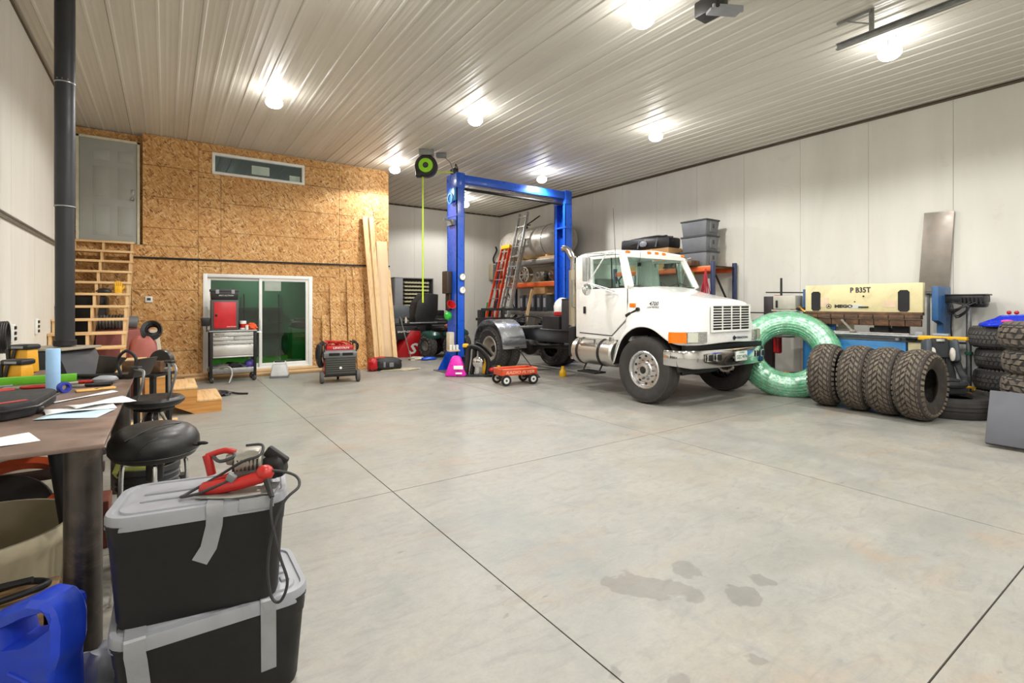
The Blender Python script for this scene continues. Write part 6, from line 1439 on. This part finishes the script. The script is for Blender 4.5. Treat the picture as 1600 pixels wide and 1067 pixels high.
# totes
def foretote(name, label, loc, rz, L_, W_, H_, group):
    t = thing(name, label, 'storage box', loc, rz, group)
    b = B(); n_ = 8; rings = []
    for z, k, rr_ in ((0.0, .86, .05), (.02, .885, .06), (H_ * .72, .945, .06), (H_ * .73, .955, .06), (H_ - .04, .975, .06), (H_ - .035, .985, .065)):
        a, c = L_ / 2 * k, W_ / 2 * k; ring = []
        for cx, cy, st_ in ((a - rr_, c - rr_, 0), (-a + rr_, c - rr_, 90), (-a + rr_, -c + rr_, 180), (a - rr_, -c + rr_, 270)):
            for i in range(6): an = R(st_ + i * 18); ring.append(b.bm.verts.new((cx + rr_ * math.cos(an), cy + rr_ * math.sin(an), z)))
        rings.append(ring)
    for q1, q2 in zip(rings, rings[1:]):
        for i in range(24): b.bm.faces.new((q1[i], q1[(i + 1) % 24], q2[(i + 1) % 24], q2[i]))
    b.bm.faces.new(list(reversed(rings[0]))); b.bm.faces.new(rings[-1]); obj('body', b, TOTEB, t)
    b = B(); rings = []
    for z, k, rr_ in ((H_ - .052, 1.0, .09), (H_ - .012, 1.0, .09), (H_ - .002, .985, .085), (H_ - .001, .93, .07), (H_ - .009, .92, .07), (H_ - .009, .87, .06), (H_ - .001, .86, .06)):
        a, c = L_ / 2 * k, W_ / 2 * k; ring = []
        if k < .95: c = W_ / 2 - L_ / 2 * (1 - k)
        for cx, cy, st_ in ((a - rr_, c - rr_, 0), (-a + rr_, c - rr_, 90), (-a + rr_, -c + rr_, 180), (a - rr_, -c + rr_, 270)):
            for i in range(6): an = R(st_ + i * 18); ring.append(b.bm.verts.new((cx + rr_ * math.cos(an), cy + rr_ * math.sin(an), z)))
        rings.append(ring)
    for q1, q2 in zip(rings, rings[1:]):
        for i in range(24): b.bm.faces.new((q1[i], q1[(i + 1) % 24], q2[(i + 1) % 24], q2[i]))
    b.bm.faces.new(rings[-1]); ld_ = obj('lid', b, LIDG, t)
    b = B()
    for y in (-.05, .03): b.bc((-.02, y, H_ + .001), (L_ * .62, .016, .009), b=.003)
    for y in (-.1, -.03, .04): b.bc((L_ * .38, y, H_ + .001), (.035, .04, .014), b=.004)
    obj('lid_rib', b, LIDG, ld_)
    return t
ft = foretote('black_tote', 'lower black tote with silver taped grey lid in the foreground', (.16, 2.39, 0), R(0), .66, .45, .39, 'taped black totes in the foreground')
ft2 = foretote('black_tote', 'upper black tote with grey lid, red power tool on top', (.13, 2.375, .39), R(-9), .60, .39, .41, 'taped black totes in the foreground')
def strip(par, pts, wd, label=None):
    b = B(); P = [Vector(p) for p in pts]; v = []
    for i, p in enumerate(P):
        t_ = (P[min(i + 1, len(P) - 1)] - P[max(i - 1, 0)]).normalized(); s_ = Vector((1, 0, 0)) if abs(t_.x) < .9 else Vector((0, 0, 1))
        nn = t_.cross(s_).normalized() * .0008; s_ = (s_ - t_ * s_.dot(t_)).normalized() * wd / 2
        v += [p - s_ - nn, p + s_ - nn, p + s_ + nn, p - s_ + nn]
    fs = [(3, 2, 1, 0), tuple(4 * (len(P) - 1) + k for k in range(4))] + [(4 * i + a, 4 * i + (a + 1) % 4, 4 * i + 4 + (a + 1) % 4, 4 * i + 4 + a) for i in range(len(P) - 1) for a in range(4)]
    b._add(v, fs); return obj('tape_strip', b, TAPE, par)
strip(ft2, [(.05, -.1, .4115), (.05, -.193, .412), (.05, -.197, .405), (.05, -.197, .358), (.048, -.19, .33), (.03, -.187, .25), (.0, -.184, .2)], .055)
strip(ft2, [(.19, -.1, .4115), (.19, -.193, .412), (.19, -.1965, .39), (.19, -.1965, .37)], .12)
strip(ft, [(-.25, -.12, .392), (-.25, -.222, .392), (-.25, -.2275, .385), (-.25, -.2275, .34), (-.245, -.218, .3), (-.225, -.205, .1)], .062)
strip(ft, [(.17, -.12, .392), (.17, -.222, .392), (.17, -.2275, .385), (.17, -.2275, .34), (.172, -.218, .3), (.175, -.205, .1)], .055)
# red and grey corded saw on the upper tote
t = thing('corded_saw', 'red and grey corded power saw lying on the upper tote lid', 'power tool', (.26, 2.27, .802), rz=R(-34.6))
obj('motor', B().cyl((-.06, .04, .09), (.04, .07, .10), .052, .048, n=24, b=.008).bc((-.03, .06, .12), (.14, .08, .05), (0, R(-8), R(10)), .02), TOOLM, t)
b = B()
for k in range(7): b.bar((-.045 + k * .014, -.005 + k * .004, .075), (-.045 + k * .014, .0 + k * .004, .118), .007, .006)
obj('vent', b, BLACK, t)
obj('main_handle', B().tube([(-.135, -.05, .022), (-.09, -.055, .03), (.0, -.045, .045), (.07, -.03, .062), (.1, -.02, .07)], (.024, .028), n=14, sm=4).ball((.09, -.02, .075), (.035, .035, .032), 14, 0), REDT, t)
obj('front_handle', B().tube([(-.165, .02, .135), (-.155, .02, .10), (-.145, .02, .055)], .017, n=12).tube([(-.165, .02, .13), (-.1, .03, .15), (-.06, .04, .14)], .012, n=10, sm=3).bc((-.1, .0, .045), (.09, .03, .02), (0, R(-20), 0), .006), REDT, t)
obj('shoe', B().bc((.0, -.02, .008), (.26, .12, .006), (0, 0, R(12))).tube([(-.14, -.09, .006), (.0, -.1, .01), (.1, -.07, .015)], .007, n=6, sm=4), ALUD, t)
obj('gear_case', B().ball((.08, .09, .07), (.05, .05, .05), 14, .1, 3, .8).cyl((.05, .08, .06), (.1, .09, .08), .03, n=14).bc((.09, .08, .11), (.1, .03, .05), (0, R(35), 0), .01), BLACKM, t)
obj('cord_guard', B().cyl((.1, -.03, .06), (.145, -.075, .0), .014, .009, n=10), BLACK, t)
ws = B()
ws.tube([(.145, -.075, .0), (.16, -.11, -.06), (.195, -.12, -.2), (.225, -.12, -.3), (.20, -.12, -.375), (.165, -.12, -.36), (.15, -.12, -.25), (.165, -.115, -.12), (.2, -.09, -.01), (.235, -.04, .03), (.2, .0, .06), (.12, -.02, .085), (.03, -.04, .08), (-.05, -.07, .05), (-.13, -.09, .02), (-.19, -.1, .01), (-.185, -.06, .012), (-.1, -.0, .06), (-.0, -.02, .12), (.06, .0, .14), (.05, .04, .17), (-.02, .05, .165)], .0055, n=8, sm=6)
obj('cord', ws, mat('grey_cord', '#2f2f31', .5), t)
obj('plug', B().bc((-.02, -.06, .07), (.035, .022, .03), (0, R(30), 0), .006), GREYM, t)
obj('hose_loop', B().tube([(-.14, .02, .13), (-.1, .0, .115), (-.05, .01, .13), (-.07, .04, .14)], .007, n=8, sm=4), GREYC, t)
# blue jug
t = thing('water_jug', 'scuffed blue plastic water jug with moulded handle at lower left', 'jug', (-.405, 2.47, .0), rz=R(-38)); t.scale = (1, 1, 1.05)
pr = [(-.2, .0), (.13, .0), (.145, .02), (.145, .25), (.165, .31), (.17, .40), (.155, .455), (.12, .49), (.06, .495), (-.2, .38)]
hole = [(-.08, .398), (.08, .458), (.11, .45), (.10, .405), (.01, .35), (-.06, .335)]
b = B()
# body built from an outline ring joined to the handle hole
def ring_prism(b, out, inn, y0, y1):
    import itertools
    n_ = 40
    def res(P, n_):
        segs = [(Vector((*P[i], 0)), Vector((*P[(i + 1) % len(P)], 0))) for i in range(len(P))]; L = [(q - p).length for p, q in segs]; T_ = sum(L); o_ = []
        for k in range(n_):
            d = T_ * k / n_; i = 0
            while d > L[i]: d -= L[i]; i += 1
            o_.append(segs[i][0].lerp(segs[i][1], d / L[i]))
        return o_
    c = sum((Vector((*p, 0)) for p in inn), Vector()) / len(inn)
    O = res(out, 80); I = res(inn, 200)
    def ang(p): return math.atan2(p.y - c.y, p.x - c.x)
    O.sort(key=ang); pick = []
    for p in O: pick.append(min(I, key=lambda q: abs((ang(q) - ang(p) + PI) % (2 * PI) - PI)))
    N = len(O); e = .018
    lay = []
    for y, sh in ((y0, 1), (y0 + .02, 0), (y1 - .02, 0), (y1, 1)):
        row = []
        for p, q in zip(O, pick):
            d = (c - p).normalized() * (e if sh else 0); pp = p + d
            row.append(b.bm.verts.new((pp.x, y, pp.y)))
        lay.append(row)
    inr = []
    for y, sh in ((y0, 1), (y0 + .02, 0), (y1 - .02, 0), (y1, 1)):
        row = []
        for q in pick:
            d = (q - c).normalized() * (.01 if sh else 0); qq = q + d; row.append(b.bm.verts.new((qq.x, y, qq.y)))
        inr.append(row)
    for L_ in (lay, inr):
        for a, cc2 in zip(L_, L_[1:]):
            for i in range(N): b.bm.faces.new((a[i], a[(i + 1) % N], cc2[(i + 1) % N], cc2[i]))
    for k in (0, 3):
        for i in range(N): b.bm.faces.new((lay[k][i], lay[k][(i + 1) % N], inr[k][(i + 1) % N], inr[k][i]))
hole = [(x + .035, z) for x, z in hole]; ring_prism(b, pr, hole, -.07, .07)
obj('body', b, JUG, t, ang=32)
obj('rib', B().tube([(.1, -.071, .02), (.1, -.071, .2), (.0, -.071, .26)], .006, n=6, sm=4), JUG, t)
# under the table
t = thing('round_tub', 'large beige round tub with turned rim under the worktable', 'tub', (-.84, 3.66, 0)); t.scale = (1.12, 1.12, 1)
obj('tub', B().lathe([(0, 0), (.33, 0), (.36, .04), (.37, .3), (.4, .33), (.4, .37), (.385, .40), (.37, .40), (.355, .30), (.34, .05), (0, .04)], n=48), BEIGE, t, ang=60)
tag(obj('orange_hoop', B().lathe([(.22, 0), (.28, .0), (.29, .03), (.28, .05), (.22, .05)], (0, 0, 0), (0, -.5, 1), 48, True), mat('orange_hoop', '#c8552e', .45), loc=(-.78, 4.36, .36)), 'orange round hoop resting behind the beige tub', 'hoop')
tag(obj('steel_disc', B().lathe([(0, 0), (.25, 0), (.27, .01), (.26, .03), (0, .03)], (0, 0, 0), (0, -.9, .8), 40), DKBR, loc=(-.84, 4.2, .27)), 'dark steel disc standing behind the beige tub', 'disc')
t = thing('braided_hose', 'coiled grey braided hose with steel ends lying near the jug', 'hose', (-.52, 2.95, .3))
obj('hose', B().tube([(-.25, -.05, .02), (-.1, -.08, .03), (.06, -.04, .035), (.09, .02, .03), (0, .05, .04), (-.18, .02, .03), (-.28, .0, .05), (-.1, .0, .06), (.05, -.02, .07)], .014, n=10, sm=6), BLACKM, t)
obj('fitting', B().cyl((-.12, -.085, .03), (-.07, -.08, .033), .018, n=10), CHROME, t)
o = obj('parts_crate', B().box(-.3, -.15, 0, .16, .12, .02).box(-.3, -.15, 0, .16, -.13, .28, .005).box(-.3, .1, 0, .16, .12, .28, .005).box(-.3, -.15, 0, -.28, .12, .28).box(.14, -.15, 0, .16, .12, .28).box(-.3, -.15, .27, .16, .12, .3, .004), OLDW, loc=(-.56, 2.97, 0)); tag(o, 'worn wooden crate under table front carrying the braided hose', 'crate')
for i, (x, y, z, r_, lb) in enumerate(((-.93, 4.95, 0, .24, 'crumpled off-white sack under the table, left one'), (-.82, 5.72, 0, .24, 'crumpled off-white sack on the floor past the table, right one'))):
    tag(obj('cloth_sack', B().ball((0, 0, r_ * 1.2), (r_, r_ * .8, r_ * 1.6 if i == 0 else r_), 20, .2, 8 + i, .9, 0), CLOTH, loc=(x, y, z)), lb, 'sack')
o = obj('pipe_bundle', B().cyl((-.0, 0, .02), (-.12, .1, .88), .045, n=14).cyl((.06, .02, .02), (.0, .12, .8), .02, n=10), BLACKM, loc=(-.38, 3.55, 0)); tag(o, 'dark slanted pipe under the table behind the near leg', 'pipe')
o = obj('angle_clamp', B().tube([(0, 0, .0), (-.1, 0, .12), (-.12, .0, .25), (0, 0, .34), (.06, 0, .28)], .018, n=8, sm=4).ball((-.02, 0, .15), (.07, .05, .06), 12, .2, 2), BLACKM, loc=(-.5, 3.75 + .0, .34) if 0 else (-.42, 4.25, .3)); tag(o, 'black and tan curved clamp under the table near the leg', 'clamp')
tag(obj('red_box', B().box(-.2, -.12, 0, .1, .12, .3, .01), mat('rust_red_box', '#6b3526', .6), loc=(-.4, 4.2, 0)), 'rust red box under the table below the clamp', 'box')
# on the table
t = thing('tool_case', 'black soft zip case with red logo on the worktable', 'case', (-.84, 3.86, TZ))
b = B().prism([(-.48, -.28), (.17, -.30), (.26, -.2), (.29, .24), (.25, .3), (-.48, .3)], 'xy', .003, .085, .018)
obj('body', b, mat('black_nylon', '#1d1d1e', .7, 0, .2, 14, .0006), t)
obj('zip', B().tube([(-.48, -.302, .055), (.17, -.318, .055), (.275, -.215, .055), (.3, .24, .055)], .006, n=6), BLACK, t)
obj('side_flap', B().bc((.25, -.06, .03), (.05, .2, .03), (0, R(20), R(10)), .01), BLACK, t)
lg_ = obj('logo', B().bc((.17, -.2, .0865), (.13, .035, .002), (0, 0, R(35))), REDT, t)
text('HILTI', .035, WHITEP, lg_, (-.02, -.02, .088), (0, 0, R(35)), w=0, bold=.001, ext=.0005) if 0 else None
t = thing('paper_roll', 'roll of blue shop paper standing on the worktable', 'paper roll', (-.645, 4.66, TZ))
obj('roll', B().lathe([(.018, .005), (.037, .0), (.039, .005), (.039, .285), (.037, .29), (.018, .29)], n=32, closed=True), LBLUE, t); obj('core', B().lathe([(.015, .002), (.0175, .002), (.0175, .288), (.015, .288)], n=16, closed=True), CARD, t)
def sheet_(name, lb, x, y, rz, L_, W_, m, z=0, curl=.006, cat='paper'):
    f = lambda u, v: ((u - .5) * L_, (v - .5) * W_, .002 + curl * (math.sin(u * 5 + v * 3) + 1) * .5)
    b = B().sheet(f, 8, 6); o = obj(name, b, m, loc=(x, y, TZ + z), rot=(0, 0, rz)); s_ = o.modifiers.new('s', 'SOLIDIFY'); s_.thickness = .0008; return tag(o, lb, cat)
sheet_('paper_sheet', 'blank white sheet lying at the near edge of the worktable', -.62, 3.03, R(20), .28, .2, PAPER)
sheet_('paper_sheet', 'white sheet on table, nearest of the loose pile, under others', -.40, 3.56, R(-20), .28, .2, mat('pale_blue_paper', '#c3dcea', .7))
sheet_('paper_sheet', 'creased white sheet on table in the middle of the loose pile', -.40, 3.72, R(12), .3, .2, PAPER, .003, .012)
sheet_('paper_sheet', 'curled white sheet on table reaching the right table edge', -.32, 3.82, R(28), .3, .17, PAPER, .008, .016)
sheet_('paper_strip', 'narrow white paper strip on the table behind the loose sheets', -.43, 4.22, R(48), .42, .05, PAPER)
o = obj('tan_glove', B().bc((0, 0, .006), (.12, .1, .008), b=.003).bc((.1, .03, .006), (.12, .025, .008), (0, 0, .4), .003).bc((.1, 0, .006), (.12, .02, .008), (0, 0, .1), .003).bc((.09, -.03, .006), (.12, .02, .008), (0, 0, -.2), .003), mat('tan_leather', '#d2a35a', .8), loc=(-.45, 4.52, TZ), rot=(0, 0, .2)); tag(o, 'flat tan leather glove lying on the worktable', 'glove')
o = obj('blue_tape', B().lathe([(.022, -.02), (.035, -.02), (.035, .02), (.022, .02)], (0, 0, .036), (.6, -.8, 0), 24, True), mat('blue_tape', '#2338a8', .5), loc=(-.57, 4.52, TZ)); tag(o, 'roll of dark blue tape beside the blue paper roll', 'tape')
o = obj('spirit_level', B().box(-.62, -.03, 0, .2, .03, .055, .004), GREEN, loc=(-.78, 5.18, TZ), rot=(0, 0, R(0))); tag(o, 'long bright green aluminium level at far side of the table', 'level')
def plier(lb, x, y, rz, m):
    t = thing('pliers', lb, 'pliers', (x, y, TZ), rz)
    for s in (-1, 1): obj('grip', B().tube([(.02, 0, .012), (.07, s * .025, .012), (.17, s * .03, .012)], (.012, .009), n=8, sm=3), m, t)
    obj('jaw', B().bc((-.03, 0, .012), (.09, .03, .018), b=.005), TOOLM, t)
plier('red handled pliers on table right of the blue paper roll', -.56, 4.95, R(15), REDT); plier('red handled pliers on table left of the blue paper roll', -.86, 4.86, R(-10), REDT)
plier('black handled pliers on table in front of the blue paper roll right', -.5, 4.74, R(-5), BLACK); plier('red handled pliers at the left photo edge behind the black case', -1.02, 4.7, R(30), REDT)
for i, (x, y, m, lb) in enumerate(((-.95, 4.45, LIDG, 'grey metal scraper behind the black zip case'), (-.78, 4.5, BLACK, 'black tool lying between zip case and paper roll'), (-1.1, 4.95, GREYM, 'grey wrench at far left of the worktable'), (-.42, 5.05, BLACKM, 'black screwdriver near the far edge of the table'))):
    tag(obj('hand_tool', B().bc((0, 0, .012), (.2, .04, .02), b=.008).cyl((.1, 0, .012), (.2, .01, .012), .008, n=8), m, loc=(x, y, TZ), rot=(0, 0, .3 * i - .3)), lb, 'tool')
tag(obj('clear_goggles', B().ball((0, 0, .03), (.08, .05, .03), 14, .05, 1, 1, 0), LIDG, loc=(-.38, 4.88, TZ)), 'clear plastic goggles near the far right of table', 'goggles')
# steel trough and guard overhanging the far table corner
t = thing('steel_trough', 'bent dark steel trough with clamp at far corner of the worktable', 'metal part', (-.34, 5.2, TZ), rz=R(-34.6))
obj('trough', B().prism([(-.26, .0), (.16, .0), (.2, .02), (.26, .16), (.24, .16), (.16, .035), (-.24, .02)], 'xz', -.08, .12, .003).prism([(-.25, .01), (-.12, .01), (.0, .15), (-.22, .17)], 'xz', .1, .13, .003), mat('dark_sheet_steel', '#3a3431', .45, .5, .25, 7), t)
obj('clamp', B().tube([(.06, -.02, .02), (.03, -.02, .14), (.1, -.02, .22), (.18, -.02, .16), (.16, -.02, .04)], .012, n=8, sm=4).cyl((-.26, -.1, .03), (.12, -.1, .03), .014, n=8), BLACKM, t)
t = thing('mitre_saw', 'dark steel beam with round blade guard on stand beyond the table', 'machine', (-.18, 6.08, -.08), rz=R(-34.6))
obj('beam', B().bc((.0, 0, 1.02), (.38, .08, .11), b=.006), RUST, t); obj('guard', B().lathe([(0, 0), (.105, 0), (.11, .02), (.105, .06), (0, .06)], (.12, .05, 1.07), (0, 1, 0), 32), mat('dark_guard', '#3c3a38', .4, .5), t)
obj('stand', B().box(-.18, -.12, .08, -.14, -.08, .95).box(.14, -.12, .08, .18, -.08, .95).box(-.18, .1, .08, -.14, .14, .95).box(.14, .1, .08, .18, .14, .95).box(-.2, -.14, .93, .2, .16, .955), BLACKM, t)
obj('bolt_head', B().bc((.27, -.05, 1.0), (.06, .04, .04), b=.01), GALV, t)
# chargers on a low stand beyond the table
t = thing('steel_stand', 'narrow steel stand beyond the table end by the left wall', 'stand', (-1.1, 5.85, 0))
obj('top', B().box(-.18, -.32, .93, .3, .32, .95, .003), STEEL, t)
for x, y in ((-.16, -.3), (.28, -.3), (-.16, .3), (.28, .3)): obj('leg', B().box(x - .02, y - .02, 0, x + .02, y + .02, .93), BLACKM, t)
for i, (x, y, z, lb) in enumerate(((-1.0, 5.68, .95, 'yellow and black battery charger, nearer and lower one'), (-1.02, 6.02, 1.0, 'yellow and black battery charger, farther and higher one'))):
    t = thing('battery_charger', lb, 'charger', (x, y, .951), R(-34.6), 'yellow battery chargers')
    k = -.04 if i == 0 else .06
    obj('body', B().bc((0, 0, (.15 + k) / 2), (.17, .12, .15 + k), b=.02, top=(.9, .9)), mat('charger_yellow', '#dba023', .45), t)
    obj('top', B().bc((0, 0, .165 + k), (.18, .13, .045), b=.015), BLACK, t); obj('side', B().bc((-.08, -.01, .08 + k / 2), (.03, .12, .15 + k), (0, R(-4), 0), .01).bc((-.03, -.066, .1 + k), (.03, .012, .1), (0, R(14), 0), .004), BLACK, t)
    obj('badge', B().bc((0, -.066, .165 + k), (.1, .006, .02), b=.002), LIDG, t)
# foreground small extras
o = obj('foil_bag', B().ball((0, 0, .06), (.07, .1, .1), 16, .2, 7, .9, 0), LIDG, loc=(-.22, 2.62, 0)); tag(o, 'crumpled silver plastic bag on the floor between tote and table leg', 'bag')
